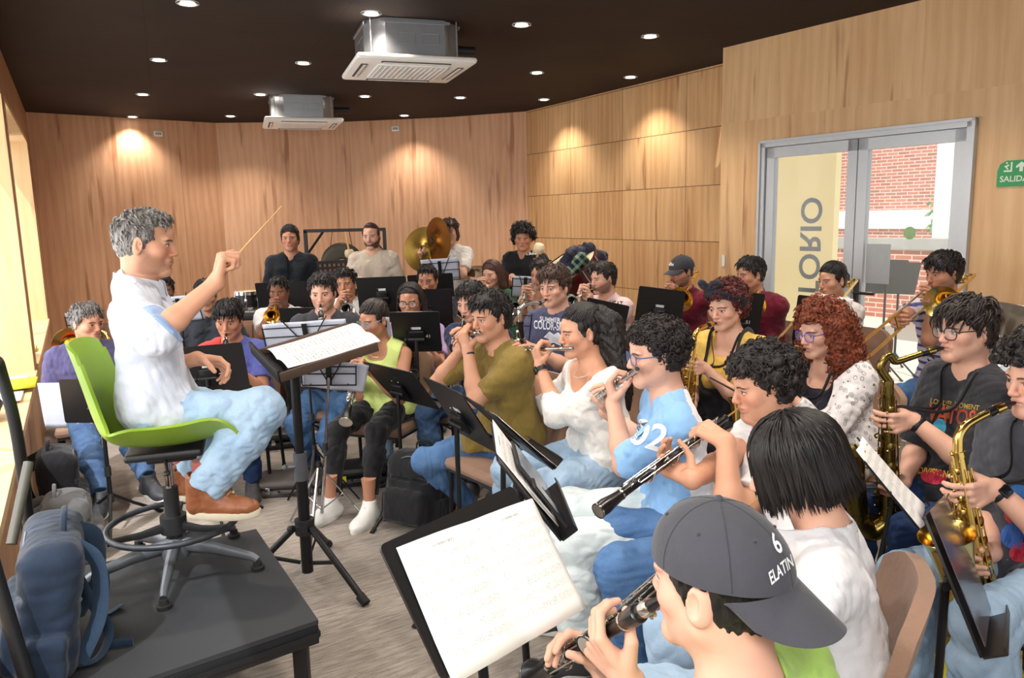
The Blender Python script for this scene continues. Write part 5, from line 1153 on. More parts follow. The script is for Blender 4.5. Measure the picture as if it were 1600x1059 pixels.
def winds(kind, plabel, ilabel, clabel, head, yaw=None, hy=None, hp=8, hr=0, end=None, far=False, L=.66, igroup=None, front=None, ext=.1, back=.42, hdir=None, sz=1., mat=None, dn=None, fw=None, bs=None, keym=None, lw=None, rw=None, grip=(.36, .62), R=.098, bellf=.20, offv=None, mshift=(0, 0, 0), curl=None, cback=0., **k):
    yaw = toward(head) if yaw is None else yaw; hyy = yaw if hy is None else hy; hs = k.get('hs', .98); M = mouth_of(head, hyy, hp, hr, hs); r, f = axes(yaw); up = V((0, 0, 1)); lh = rh = None; lx = {}; rx = {}
    if kind in ('clarinet', 'oboe', 'bass'):
        E = onray(end, M, L, far); u = (E-M).normalized()
        if kind != 'bass':
            _, u = clarinet(ilabel, M, E, front or (f+up*.3), oboe=kind == 'oboe', group=igroup)
            t = -u; ff, nl, nr = around(t, hdir or f); lh = dict(g=M+u*L*grip[0], f=ff, n=nl, curl=curl or CURL); rh = dict(g=M+u*L*grip[1], f=ff, n=nr, curl=curl or CURL)
        else:
            bass_clarinet(ilabel, M, E, f); t = -u; B = M+(E-M)*.0; ff, nl, nr = around(V((0, 0, 1)), f); X0 = bass_clarinet.top; lh = dict(g=X0-up*.17, f=ff, n=nl, curl=CURL); rh = dict(g=X0-up*.42, f=ff, n=nr, curl=CURL)
    elif kind in ('flute', 'piccolo'):
        E = onray(end, M, L, far); _, t = flute(ilabel, M, E, up, .67 if kind == 'flute' else .34, igroup, 'flute' if kind == 'flute' else 'piccolo', mat)
        s = .67 if kind == 'flute' else .34; wl = lambda a, b, c: r*a+f*b+up*c
        lh = dict(g=M+t*s*(.27 if s > .5 else .30)+up*.012, f=wl(.25, .12, 1).normalized(), n=-f, curl=[(48, 62, 30)]*4, thumb=.9); rh = dict(g=M+t*s*(.60 if s > .5 else .62)+up*.012, f=wl(-.2, -.1, 1).normalized(), n=f, curl=[(52, 58, 28)]*4, thumb=.9)
        lx = dict(pole=(-.35, .2, -1)); rx = dict(pole=(.6, .0, -.9))
    elif kind in ('alto', 'tenor'):
        q = sax(ilabel, M, fw if fw is not None else f, dn, sz, mat, igroup, keym, bs, kind == 'tenor', 'tenor_saxophone' if kind == 'tenor' else 'alto_saxophone'); t = -q['dn']; ff, nl, nr = around(t, hdir or f)
        bl = (q['B1']-q['B0']).length; lh = dict(g=q['B0']+q['dn']*bl*.30, f=ff, n=nl, curl=CURL); rh = dict(g=q['B0']+q['dn']*bl*.80, f=ff, n=nr, curl=CURL); k.setdefault('strap', q)
    elif kind == 'trumpet':
        E = onray(end, M, .48, far); d = (E-M).normalized(); trumpet(ilabel, M, d, up, mat, igroup); lh = dict(g=M+d*.19-up*.02-r*.012, f=(up*.75+d*.6), n=r, curl=[(55, 70, 40)]*4); rh = dict(g=M+d*.215+up*.03+r*.005, f=(up*.5+d*.85), n=-r, curl=[(50, 55, 30)]*4)
    elif kind == 'trombone':
        E = onray(end, M, .95, far); d = (E-M).normalized(); q = trombone(ilabel, M, d, offv or (-r+up*.1), mat, ext, back=back, R=R, bellf=bellf); lh = dict(g=M+d*.09+q['h']*.03, f=(up*.5+d), n=r, curl=[(60, 70, 40)]*4); rh = dict(g=M+d*(.15+ext)+q['h']*.045, f=(up*.3+d-r*.6), n=-r, curl=[(50, 60, 30)]*4)
    strap = k.pop('strap', None)
    lh.update(lx); rh.update(rx); lh.update(lw or {}); rh.update(rw or {})
    p = Person(plabel, head, yaw, hy=hyy, hp=hp, hr=hr, lh=lh, rh=rh, **k); p.M = M
    if strap is not None:
        q = strap; s = MB(); A = q['B0']+q['dn']*.10-q['bs']*.03
        for sg in (-1, 1): s.tube(curve_pts([A, p.Nb+p.f*.115+p.r*sg*.03-p.u*.12, p.Nb+p.f*.06+p.r*sg*.075+p.u*.02, p.Nb-p.f*.055+p.r*sg*.04+p.u*.045], 18), .007, 6, flat=.35)
        s.build('neck_strap', BLKP, p.root)
    if clabel: seat_of(p, clabel, cback)
    return p
def bass_clarinet(label, M, E, f):
    r = thing('bass_clarinet', label, 'bass clarinet'); u = (E-M).normalized(); up = V((0, 0, 1)); T = M+f*.15-up*.10+(E-M).normalized()*.03; T = E*1.0
    q = MB(); q.tube([M-u*.01, M+u*.03, M+u*.07], [.005, .013, .015], 14); part('mouthpiece', q, EBON, r); q = MB(); q.tube([M+u*.03, M+u*.06], .0168, 14); part('ligature', q, SILV, r)
    q = MB(); N0 = M+u*.07; conduit(q, [N0, lerp(N0, T, .4)+up*.025, lerp(N0, T, .8)+up*.03, T+up*.01, T-up*.05], [.011, .012, .012, .0125, .0135]); part('neck', q, SILV, r)
    B = T-up*.05; D = (up*-1+f*-.10).normalized(); Lb = B.z-.22; q = MB(); q.tube([B, B+D*Lb], [.0185, .021], 18); q.lathe(B, D, [(0, .023), (.02, .023)], 18); q.lathe(B+D*Lb*.48, D, [(0, .0245), (.03, .0245)], 18); part('body', q, EBON, r)
    q = MB(); keyset(q, B, D, f, .06, Lb*.9, .021, 16, kr=.010); sd = D.cross(f).normalized(); keyset(q, B, D, sd, .1, Lb*.9, .021, 8, kr=.009); keyset(q, B, D, -sd, .1, Lb*.9, .021, 8, kr=.009); part('keywork', q, SILV, r)
    C = B+D*Lb; q = MB(); conduit(q, [C, C+D*.07, C+D*.10+f*.05, C+D*.07+f*.10, C+D*.0+f*.115], [.021, .023, .026, .030, .036]); bellpts(q, C+f*.115, (up+f*.25).normalized(), .16, .036, .065); part('bell', q, SILV, r); q = MB(); q.tube([C+D*.1, V((C.x, C.y, .004))], .005, 8); part('peg', q, CHR, r)
    settle(r, (C.x, C.y, 0)); bass_clarinet.top = B
T_ = lambda rgb, sleeve=.72, **k: dict(mat=fabric(rgb), sleeve=sleeve, **k)
JB = denim((50, 74, 112), (94, 122, 158), 'denim_mid_blue'); JL = denim((140, 172, 204), (190, 212, 230), 'denim_light_blue'); JP = denim((206, 220, 222), (232, 240, 240), 'denim_pale_mint'); JD = denim((24, 38, 72), (48, 72, 116), 'denim_dark_blue'); JX = denim((58, 92, 142), (108, 146, 190), 'denim_bright_blue'); BK = fabric((30, 30, 34)); NAVY = fabric((38, 44, 66))
b_ = lambda m, **k: dict(mat=m, **k)
CG = 'taupe rehearsal chairs'
# --- standing percussion
P1 = Person('person standing at the back in a black open collar shirt, dark hair tied back', (453, 372, 7.3), -82, T_((26, 30, 38), .85), b_(BK), dict(style='straight', mat='black', t=.012, front=.03, blobs=[(0, -.10, -.02, .045, .04, .05), (.066, -.03, -.02, .022, .04, .05), (-.066, -.03, -.02, .022, .04, .05)], locks=(120, .1), lay='tied', tie=(0, -.112, -.01)), 'mid', hp=2, lean=2, stand=True, neck='v', stubble=.15)
P2 = Person('bearded person standing at the back in a beige tee shirt', (580, 368, 7.1), -95, T_((196, 182, 166), .75), b_(BK), dict(style='short', mat='brownred', t=.002, top=.003, front=.054, tuft=0, burn=True), 'fair', hp=8, lean=2, stand=True, stubble=1.0, rh=dict(w=P(557, 440, 6.9), f=(-.3, 1, -.2), n=(-1, 0, 0)))
P3 = Person('person in a white shirt with wavy dark hair raising a pair of cymbals', (702, 361, 7.7), -120, T_((238, 234, 226), .75), b_(BK), dict(style='short', mat='brown', t=.018, front=.030, nape=-.10, blobs=[(.07, -.03, -.05, .03, .045, .06), (-.07, -.03, -.05, .03, .045, .06), (0, -.08, -.05, .07, .04, .06), (0, .07, .075, .06, .03, .02)]), 'fair', hy=-98, lean=2, stand=True, glasses=dict(), neck='crew', lh=dict(g=P(684, 392, 7.35), f=(.2, .6, .8), n=(1, 0, 0), curl=FIST), rh=dict(g=P(660, 392, 7.4), f=(-.2, .6, .8), n=(-1, 0, 0), curl=FIST))
P4 = Person('person with a curly mop in a black lettered tee shirt holding a felt mallet', (817, 371, 7.4), -115, T_((26, 27, 31), .85), b_(NAVY), dict(style='curly', mat='curl', t=.018, vol=.028, rc=.016, front=.03, n=260), 'mid', hy=-95, hp=12, lean=5, stand=True, glasses=dict(), lh=dict(g=P(837, 414, 7.1), f=(.4, .7, .2), n=(1, 0, .2), curl=FIST), rh=dict(w=P(800, 432, 7.15), f=(-.3, 1, 0), n=(0, 0, -1)))
# --- back left
P5 = Person('person with short dark hair peeking over the wire stand with a yellow folder', (256, 452, 6.5), -70, T_((70, 74, 84)), b_(BK), dict(style='short', mat='dark', t=.006, front=.042), 'dark', hp=10); seat_of(P5, 'taupe chair under the player peeking over the yellow folder')
P6 = Person('person with short black hair mostly hidden behind the conductor\'s raised forearm', (322, 460, 6.1), -75, T_((60, 66, 76)), b_(BK), dict(style='short', mat='black', t=.010), 'tan', hp=12); seat_of(P6, 'taupe chair hidden behind the conductor\'s raised forearm')
P7 = winds('trumpet', 'person in a white tee shirt playing a gold trumpet at back left', 'gold trumpet pointed at the camera by the player in a white tee at back left', 'taupe chair under the back left gold trumpet player', (436, 455, 6.5), -88, end=(427, 494), igroup='trumpets', skin='dark', top=T_((230, 230, 232)), bot=b_(BK), hair=dict(style='short', mat='black', t=.006, front=.042), hp=6)
P8 = winds('trumpet', 'person in glasses and a white tee playing a silver trumpet, centre back', 'silver trumpet of the bespectacled player in white at centre back', 'taupe chair under the silver trumpet player at centre back', (540, 442, 6.4), -92, end=(545, 484), mat=SILV, igroup='trumpets', skin='mid', top=T_((232, 230, 228)), bot=b_(BK), hair=dict(style='short', mat='black', t=.012), hp=6, glasses=dict())
P9 = winds('trumpet', 'person with cropped black hair glaring over a black stand at centre back', 'silver trumpet mostly hidden behind the black stand at centre back', 'taupe chair hidden behind the black desks at centre back', (668, 437, 6.3), -98, end=(660, 476), mat=SILV, igroup='trumpets', skin='mid', top=T_((60, 60, 66)), bot=b_(BK), hair=dict(style='short', mat='black', t=.007, front=.045), hp=8)
P10 = winds('trumpet', 'woman in a green tee with long brown hair and glasses playing trumpet', 'gold trumpet of the long haired player in green', 'taupe chair under the trumpet player in green', (768, 428, 6.9), -110, hy=-120, end=(744, 450), igroup='trumpets', skin='fair', sex='f', top=T_((44, 84, 58)), bot=b_(BK), hair=dict(style='straight', mat='brownred', t=.012, front=.022, len=.26, rad=.032, locks=(130, .24), lay='part'), glasses=dict(), hs=.96)
P11 = winds('trumpet', 'person in a beige shirt hidden behind the bass clarinet player, hand on a horn', 'silver flugelhorn held beside the bass clarinet player\'s face', 'taupe chair hidden behind the bass clarinet player', (846, 428, 6.15), -125, end=(806, 482), mat=SILV, igroup='trumpets', skin='tan', top=T_((176, 160, 138)), bot=b_(BK), hair=dict(style='short', mat='dark', t=.012))
P12 = winds('trumpet', 'person with trimmed beard in a pink tee playing trumpet by the tiled wall', 'silver trumpet of the player in the pink tee', 'taupe chair under the trumpet player in pink', (942, 434, 5.9), -140, hy=-152, end=(893, 472), mat=SILV, igroup='trumpets', skin='fair', top=T_((232, 204, 204)), bot=b_(BK), hair=dict(style='short', mat='dark', t=.014, front=.04), stubble=.75)
# --- trombones
P13 = winds('trombone', 'person in a dark cap, glasses and maroon polo playing trombone', 'gold trombone of the player in a dark cap', 'taupe chair under the trombonist in the dark cap', (1064, 424, 6.0), -142, hy=-150, hp=6, end=(992, 514), back=.40, skin='mid', top=T_((112, 26, 48)), bot=b_(BK), hair=dict(style='short', mat='black', t=.003, top=.002), glasses=dict(), cap=dict(rgb=(58, 58, 64)), stubble=.6)
P14 = winds('trombone', 'broad person in glasses and a maroon polo playing trombone', 'gold trombone rising over the shoulder of the broad player in maroon', 'taupe chair under the broad trombonist in maroon', (1172, 428, 5.5), -150, hy=-160, hp=8, end=(1110, 532), back=.42, skin='mid', w=1.35, top=T_((112, 26, 48)), bot=b_(BK), hair=dict(style='short', mat='black', t=.014, front=.035), glasses=dict())
P15 = winds('trombone', 'woman with black tied hair in a white tee with red stripe playing trombone', 'gold trombone of the woman in the white tee, beside the glass door', 'taupe chair under the trombonist in the white tee', (1300, 437, 5.1), -155, hy=-158, hp=8, end=(1206, 540), ext=.25, back=.44, skin='tan', sex='f', top=T_((238, 232, 226)), bot=b_(BK), hair=dict(style='straight', mat='black', t=.008, front=.034, blobs=[(0, -.11, .0, .035, .04, .04)], locks=(150, .1), lay='tied', tie=(0, -.115, .0)), hs=.96)
P16 = winds('trombone', 'person with a dark fringe in a purple striped tee playing trombone', 'gold trombone with its bell turned to the camera', 'taupe chair under the trombonist in the striped tee', (1473, 426, 4.6), -155, hy=-165, hp=8, end=(1342, 540), ext=.35, back=.40, R=.112, bellf=.10, skin='mid', top=T_((226, 224, 232), .8), bot=b_(JX), hair=dict(style='short', mat='black', t=.020, front=.028, nape=-.08, blobs=[(0, .06, .088, .06, .035, .025), (-.05, .06, .06, .03, .03, .03)]), stubble=.5, offv=V((.15, -1, .05)))
# --- left front and clarinets
P18 = Person('grey haired person in a purple polo seated behind the green stool', (137, 503, 4.8), -62, T_((84, 79, 118), .8), b_(JB), dict(style='short', mat='grey', t=.010, front=.04), 'tan', hy=-25, hp=10, lean=5, glasses=dict(), w=1.15, shoe=(52, 54, 60), stubble=.1, feet={'R': (*Z(165, 800, .09)[:2], .09, -75), 'L': (*Z(255, 800, .09)[:2], .09, -40)}); seat_of(P18, 'taupe chair under the grey haired player in purple')
P19 = winds('clarinet', 'young person in a red and blue jersey playing clarinet behind a black stand', 'black clarinet of the player in the red and blue jersey', 'taupe chair under the clarinettist in the red and blue jersey', (357, 499, 4.8), -84, hp=14, end=(345, 640), skin='mid', top=T_((86, 94, 164)), bot=b_(JD), hair=dict(style='short', mat='black', t=.016, front=.026, blobs=[(0, .06, .075, .06, .035, .03)]), igroup='clarinets')
P20 = winds('clarinet', 'person in glasses and a charcoal jacket playing clarinet', 'black clarinet of the player in the charcoal jacket', 'taupe chair under the clarinettist in the charcoal jacket', (504, 456, 4.95), -88, hp=10, end=(506, 600), skin='fair', top=T_((58, 58, 64), 1.9, ease=.02), bot=b_(JX), hair=dict(style='short', mat='black', t=.014, front=.04), glasses=dict(), igroup='clarinets', neck='v', shoe=(120, 84, 60), stubble=.35, feet={'R': (*Z(490, 722, .09)[:2], .09, -100), 'L': (*Z(525, 712, .09)[:2], .09, -85)})
P21 = winds('clarinet', 'woman in a lime tank top and black leggings playing clarinet', 'black clarinet of the woman in the lime tank top', 'taupe chair under the woman in the lime tank top', (584, 499, 4.6), -110, hy=-128, hp=14, end=(540, 660), skin='mid', sex='f', neck='tank', top=dict(mat=fabric((206, 224, 136)), sleeve=0, fold=.003), bot=b_(BK, ease=.002, cut=.80, ankle=True), hair=dict(style='straight', mat='dark', t=.008, front=.032, blobs=[(0, -.105, -.02, .035, .035, .05)], locks=(170, .1), lay='tied', tie=(0, -.112, -.01)), glasses=dict(rgb=(120, 180, 200), th=.0013), igroup='clarinets', w=1.1, shoe=(238, 238, 236), hs=.96, feet={'R': (*Z(518, 785, .09)[:2], .09, -122), 'L': (*Z(578, 790, .09)[:2], .09, -108)})
P22 = winds('clarinet', 'woman with long straight black hair and round glasses behind a black stand', 'black clarinet hidden behind the stand of the woman with long straight hair', 'taupe chair under the woman with long straight hair and round glasses', (641, 470, 5.2), -95, hp=8, end=(646, 585), skin='mid', sex='f', top=T_((176, 150, 196)), bot=b_(JL), hair=dict(style='straight', mat='black', t=.010, front=.042, len=.30, rad=.03, locks=(170, .26), lay='part'), glasses=dict(r=.0265, sq=2), igroup='clarinets', hs=.97)
P23 = winds('clarinet', 'person in a navy lettered tee playing clarinet behind the piccolo player', 'black clarinet of the player in the navy tee', 'taupe chair under the clarinettist in the navy tee', (736, 472, 4.75), -120, hp=12, end=(714, 610), skin='fair', top=T_((34, 46, 84)), bot=b_(JB), hair=dict(style='short', mat='black', t=.018, front=.038), igroup='clarinets')
P24 = winds('piccolo', 'person in an olive tee shirt playing a piccolo', 'silver piccolo held by the player in the olive tee', 'taupe chair under the piccolo player in olive', (766, 494, 3.75), -142, hy=-140, hp=8, end=(704, 529), far=True, L=.33, skin='tan', top=T_((128, 108, 52), .82, lap=.3), bot=b_(JX), hair=dict(style='short', mat='black', t=.018, front=.030, blobs=[(-.01, .055, .09, .055, .04, .03)]), shoe=(178, 116, 74), feet={'R': (*Z(735, 788, .09)[:2], .09, 215), 'L': (*Z(790, 770, .09)[:2], .09, 200)}, stubble=.12)
P25 = winds('bass', 'person in a slate graphic tee with swept brown hair playing bass clarinet', 'bass clarinet with silver neck of the player in the slate graphic tee', 'taupe chair under the bass clarinettist', (866, 447, 4.6), -128, hp=8, end=(812, 488), L=.26, skin='fair', top=T_((78, 80, 108)), bot=b_(BK), hair=dict(style='short', mat='brown', t=.018, front=.032, blobs=[(.01, .055, .088, .06, .04, .03)]))
P26 = winds('flute', 'woman in a white off shoulder top with long black ponytail playing flute', 'silver flute of the woman in the white top', 'taupe chair under the flautist in the white top', (908, 517, 3.4), -160, hy=-165, hp=8, end=(781, 548), far=True, L=.6, skin='tan', sex='f', neck='off', top=dict(mat=fabric((240, 238, 234)), sleeve=1.35, ease=.02, lap=.02, hem=-.03), bot=b_(JL, ease=.014), hair=dict(style='straight', mat='black', t=.010, front=.040, fall=[(0, -.10, .03), (-.045, -.125, .0), (.045, -.125, .0), (0, -.155, -.02), (0, -.12, -.05)], len=.38, rad=.055, spread=1.3, ru=.004, pad=.08, locks=(260, .1), lay='tied', tie=(0, -.118, .03)), w=1.1, igroup='flutes')
P27 = winds('flute', 'person with curly hair in a light blue baseball jersey playing flute', 'silver flute of the player in the light blue jersey', 'taupe chair under the flautist in the light blue jersey', (1024, 553, 2.75), 180, hy=188, hp=6, end=(922, 631), far=True, L=.62, skin='fair', top=dict(mat=fabric((140, 186, 232)), sleeve=.95, ease=.03, lap=.2), bot=b_(JP, ease=.02, wide=.02), hair=dict(style='curly', mat='curl', t=.012, vol=.012, rc=.0125, front=.036, nape=-.055, n=300, seed=5), glasses=dict(rgb=(70, 100, 150)), igroup='flutes', stubble=.1)
P32 = winds('oboe', 'person with curly dark hair and a white tee playing oboe', 'black oboe with silver keys held across the light blue jersey', 'taupe chair under the curly haired oboist', (1192, 600, 2.45), 176, hy=183, hp=14, end=(934, 799), L=.66, skin='tan', top=dict(mat=fabric((232, 232, 234)), sleeve=.6, ease=.022), bot=b_(JX, ease=.02), hair=dict(style='curly', mat='curl', t=.013, vol=.016, rc=.0125, front=.030, nape=-.06, n=380, seed=9), stubble=.2, group=None, grip=(.28, .55), igroup='oboes', cback=-.10, lean=-6, legk=1.10)
# --- saxophones
P28 = winds('alto', 'woman with a headscarf, yellow tee and black dungarees playing alto saxophone', 'gold alto saxophone of the woman in yellow', 'taupe chair under the saxophonist in yellow', (1134, 478, 3.92), -138, hy=-140, hp=12, dn=V((-.10, -.05, -1)), igroup='saxophones', skin='fair', sex='f', top=T_((222, 184, 92), .8), bot=b_(BK, waist=.2), hair=dict(style='curly', mat='wine', t=.014, vol=.016, rc=.014, front=.04, nape=-.09, blobs=[(.0, -.10, -.03, .07, .05, .08)]), w=1.1, neck='scoop')
P29 = winds('alto', 'woman with big red curly hair, glasses and a floral cardigan playing saxophone', 'alto saxophone of the woman with red curls, mostly hidden below her chin', 'taupe chair behind the woman with red curls', (1282, 516, 3.48), -150, hy=-160, hp=12, dn=V((-.22, -.25, -1)), igroup='saxophones', skin='fair', sex='f', neck='scoop', top=dict(mat=fabric((28, 30, 42)), sleeve=0, name='black_top'), bot=b_(JD), hair=dict(style='curly', mat='red', t=.014, vol=.022, rc=.014, front=.034, n=340, len=.26, tuft=900, fall=[(-.085, -.01, 0), (.085, -.01, 0), (-.075, -.06, 0), (.075, -.06, 0), (0, -.10, 0), (-.04, -.10, 0), (.04, -.10, 0)], rad=.045, nl=620, pad=.05), glasses=dict(rgb=(90, 80, 190)), w=1.12, hs=1.0)
P30 = winds('tenor', 'person in glasses and a black printed tee playing tenor saxophone', 'aged brass tenor saxophone of the player in the black printed tee', 'taupe chair under the tenor saxophonist', (1508, 514, 2.85), -168, hy=-168, hp=4, dn=V((.06, .02, -1)), fw=V((-1, -.1, 0)), bs=V((-1, .12, 0)), mat=OLDG, keym=brass('key_gold', (196, 170, 96), .2), igroup='saxophones', skin='fair', top=T_((44, 44, 50), .95, ease=.035, lap=.3), bot=b_(JD), hair=dict(style='short', mat='dark', t=.016, front=.024, nape=-.09, burn=True, tuft=650, tl=.045, sweep=(0, .8, 0), blobs=[(0, .065, .07, .065, .035, .035), (0, -.09, -.03, .06, .03, .06)], ru=.005), glasses=dict(rgb=(34, 32, 36), r=.026), stubble=.1, sz=1.05)
P31 = winds('alto', 'curly haired person in a grey tee playing alto saxophone, cut by right edge', 'polished gold alto saxophone at the right edge', 'taupe chair under the saxophonist at the right edge', (1627, 588, 2.25), 196, hy=188, hp=10, dn=V((.19, -.08, -1)), fw=V((-1, -.1, 0)), bs=V((-.8, -.62, 0)), igroup='saxophones', skin='fair', top=T_((66, 68, 76), .9, ease=.03, lap=.3), bot=b_(JL, ease=.02, wide=.015), hair=dict(style='curly', mat='curl', t=.018, vol=.026, rc=.013, front=.026, n=380, seed=4, nape=-.09), sz=1.08)
# --- nearest players
P33 = winds('oboe', 'person with a glossy black bob and white tee seen from behind', 'black oboe emerging beyond the dark cap', 'taupe chair under the person with the black bob', (1240, 726, 1.72), 158, hy=168, hp=18, end=(915, 1012), L=.62, skin='fair', top=dict(mat=fabric((222, 222, 226)), sleeve=.9, ease=.03, fold=.0042), bot=b_(JL), hair=dict(style='straight', mat='black', t=.012, front=.022, nape=-.10, side=.03, len=.085, rad=.022, fall=[], blobs=[(0, -.034, -.035, .084, .084, .088)], locks=(620, .115), lo=20, hi=340, ru=.002), hs=.98, igroup='oboes', vox=.0038, cback=-.10)
P34 = winds('clarinet', 'person in a backwards dark grey cap and green tee nearest the camera', 'black clarinet with gold toned keys gripped by the player in the backwards cap', 'taupe chair under the player in the backwards cap', (1118, 905, 1.12), 132, hy=138, hp=4, end=(835, 1056), far=True, L=.60, skin='fair', top=dict(mat=fabric((150, 186, 92)), sleeve=.8, ease=.02), bot=b_(JL), hair=dict(style='short', mat='black', t=.003, top=.002, nape=-.095), cap=dict(rgb=(66, 67, 74), back=True, tilt=-.012, drop=.03), hs=1.0, igroup='clarinets', vox=.003)
# --- conductor
P0 = Person('conductor in a white shirt and pale jeans seated on the green stool', (228, 379, 2.72), 18, dict(mat=fabric((212, 219, 234), .8, .6), sleeve=1.18, ease=.026, hem=.07, lap=.16, fold=.006, cuff=1., g=.020), b_(JL, ease=.012, wide=.018, cut=.94), dict(style='short', mat='grey', t=.006, top=.006, front=.044, nape=-.07, tuft=500, tl=.028), 'tan', hy=14, hp=8, lean=-3, legk=.89, w=.84, hs=.95, neck='collar', seat=.925, stubble=.35, shoe=None, vox=.0034,
    rh=dict(w=P(338, 441, 2.44), f=V((.28, .15, .9)), n=V((.8, .5, -.25)), curl=[(58, 80, 50), (70, 85, 55), (78, 88, 55), (82, 88, 55)], pole=(.7, -.9, -1.0)), lh=dict(w=P(308, 560, 2.80), f=V((.9, .05, -.25)), n=V((.1, -.6, -.8)), curl=[(28, 40, 25), (34, 46, 25), (40, 48, 28), (44, 48, 28)], pole=(-.5, -.6, -1)), feet={'R': (*P(318, 768, 2.62)[:], 4, -.05), 'L': (*P(285, 745, 2.95)[:], 6, -.05)}, shoulder=-.005)
# ---------------------------------------------------------------- podium, stool, conductor's desk
A_ = V((-.5091, .8607, 0)); FR, BR_ = V((-.649, 2.32, 0)), V((-1.098, 3.078, 0)); FL_, BL_ = V((-1.362, 1.80, 0)), V((-1.85, 2.635, 0)); PZ = .40
pod = thing('podium', 'black rectangular conductor\'s podium with a rubber top along the left wall', 'podium'); up = V((0, 0, 1))
q = MB(); q.prism([p+up*(PZ-.016) for p in (FL_, FR, BR_, BL_)], up*.016); part('top', q, plain('podium_rubber', (44, 46, 50), .62, var=.12, scale=60, bump=.25), pod, smooth=False)
q = MB()
for a, b in ((FL_, FR), (FR, BR_), (BR_, BL_), (BL_, FL_)):
    d = (b-a).normalized(); R3 = Matrix((d, up.cross(d), up)).transposed(); c = (a+b)/2; L = (b-a).length
    q.box(c+up*(PZ-.050)+up.cross(d)*.012, (L, .024, .066), R3, bev=.004); q.box(c+up*(PZ-.050)-up.cross(d)*.002, (L, .006, .018), R3)
part('rim', q, plain('podium_rim', (34, 35, 38), .4, .3), pod)
cen = (FL_+FR+BR_+BL_)/4
for p in (FL_, FR, BR_, BL_):
    o = p+(cen-p).normalized()*.07; l = MB(); l.box(o+up*(PZ-.08)/2, (.045, .045, PZ-.08), bev=.004); l.box(o+up*.006, (.06, .06, .012)); part('leg', l, BLKM, pod)
settle(pod, cen)
rl = thing('podium_rail', 'black tubular safety rail at the left end of the podium, with a grey diagonal brace', 'rail'); q = MB()
p1 = P(52, 1062, 1.86); p2 = V((-1.735, 2.60, PZ)); 
q.tube(curve_pts([V((p1.x, p1.y, PZ)), V((-1.385, 1.9, .9)), V((-1.385, 1.92, 1.12))], 12)+[], .019, 12); q.tube(curve_pts([p2, V((-1.70, 2.55, .95)), V((-1.715, 2.53, 1.20)), V((-1.70, 2.49, 1.245)), V((-1.62, 2.35, 1.25)), V((-1.45, 2.03, 1.25)), V((-1.40, 1.94, 1.235)), V((-1.385, 1.92, 1.12))], 42), .019, 12); part('rail_tube', q, BLKM, rl)
q = MB(); q.tube([P(45, 722, 2.5), P(18, 850, 2.35)], .016, 12); part('brace', q, plain('brace_grey', (86, 84, 78), .55, .2), rl); settle(rl, p2)
# stool
ST = V((-1.27, 2.71, PZ)); sy = math.radians(18-90); st = thing('drafting_stool', 'tall drafting stool with a lime green shell seat on the podium', 'stool'); LIME = plain('lime_plastic', (134, 166, 48), .38, var=.03, scale=4)
prof = [(.235, -.012), (.215, .012), (.16, .012), (.05, -.004), (-.08, -.006), (-.17, .012), (-.225, .06), (-.252, .13), (-.272, .22), (-.292, .31), (-.312, .385)]; wid = [.185, .20, .212, .222, .225, .222, .216, .208, .198, .188, .165]
PRF = curve_pts([V((y, z, w_)) for (y, z), w_ in zip(prof, wid)], 80)
def shell(u, v):
    t = v*(len(PRF)-1); i = min(int(t), len(PRF)-2); q = lerp(PRF[i], PRF[i+1], t-i); x = (u-.5)*2; e = abs(x)**2.4; b = min(1, max(0, (v-.40)/.32)); b = b*b*(3-2*b); a = min(1, v/.26); a = .12+.88*a*a*(3-2*a)
    return V((x*q.z*1.10, .035+q.x+.085*e*b*(1.1-.5*v), .50+q.y+.112*e*(1-b)*a-(.02*abs(x)**4 if v > .93 else 0)))
q = MB(); q.grid(shell, 26, 40, .011); part('shell', q, LIME, st, angle=60)
q = MB(); q.box((0, -.0, .468), (.20, .26, .03), bev=.012); q.box((0, .02, .445), (.12, .17, .03), bev=.01); part('seat_plate', q, BLKP, st)
q = MB(); q.tube([(.06, .0, .45), (.20, .02, .44)], .006, 8); q.ball((.21, .02, .44), .013, 6, (1.6, 1, .7)); part('height_lever', q, BLKP, st)
q = MB(); q.cyl((0, 0, .30), (0, 0, .45), .0145, n=20); part('gas_piston', q, CHR, st); q = MB(); q.cyl((0, 0, .10), (0, 0, .325), .0275, .0265, 20); part('column', q, BLKP, st)
q = MB(); q.tube([(.225*math.cos(a*math.pi/20), .225*math.sin(a*math.pi/20), .185) for a in range(40)], .0115, 10, close=True); part('foot_ring', q, plain('ring_grey', (64, 68, 74), .42, .4), st)
q = MB(); q.cyl((0, 0, .15), (0, 0, .215), .046, n=18)
for i in range(3):
    a = 1.0+i*2.094; d = V((math.cos(a), math.sin(a), 0)); q.tube([d*.03+up*.175, d*.12+up*.172, d*.222+up*.182], [.020, .014, .010], 8, flat=.6)
part('ring_spokes', q, BLKP, st)
hub = MB(); hub.lathe((0, 0, .055), (0, 0, 1), [(0, .05), (.03, .055), (.06, .04), (.075, .032)], 20); part('hub', hub, DKGR, st)
for i in range(5):
    a = math.radians(-75+72*i)-sy; d = V((math.cos(a), math.sin(a), 0)); l = MB(); l.tube([d*.03+up*.10, d*.15+up*.085, d*.285+up*.052, d*.305+up*.038], [.030, .024, .017, .016], 10, flat=.75); lo_ = part('leg', l, DKGR, st); g = MB(); g.lathe(d*.305, (0, 0, 1), [(0, .024), (.014, .025), (.016, .017), (.034, .015)], 16); part('glide', g, RUB, lo_)
st.location = ST; st.rotation_euler = (0, 0, sy)
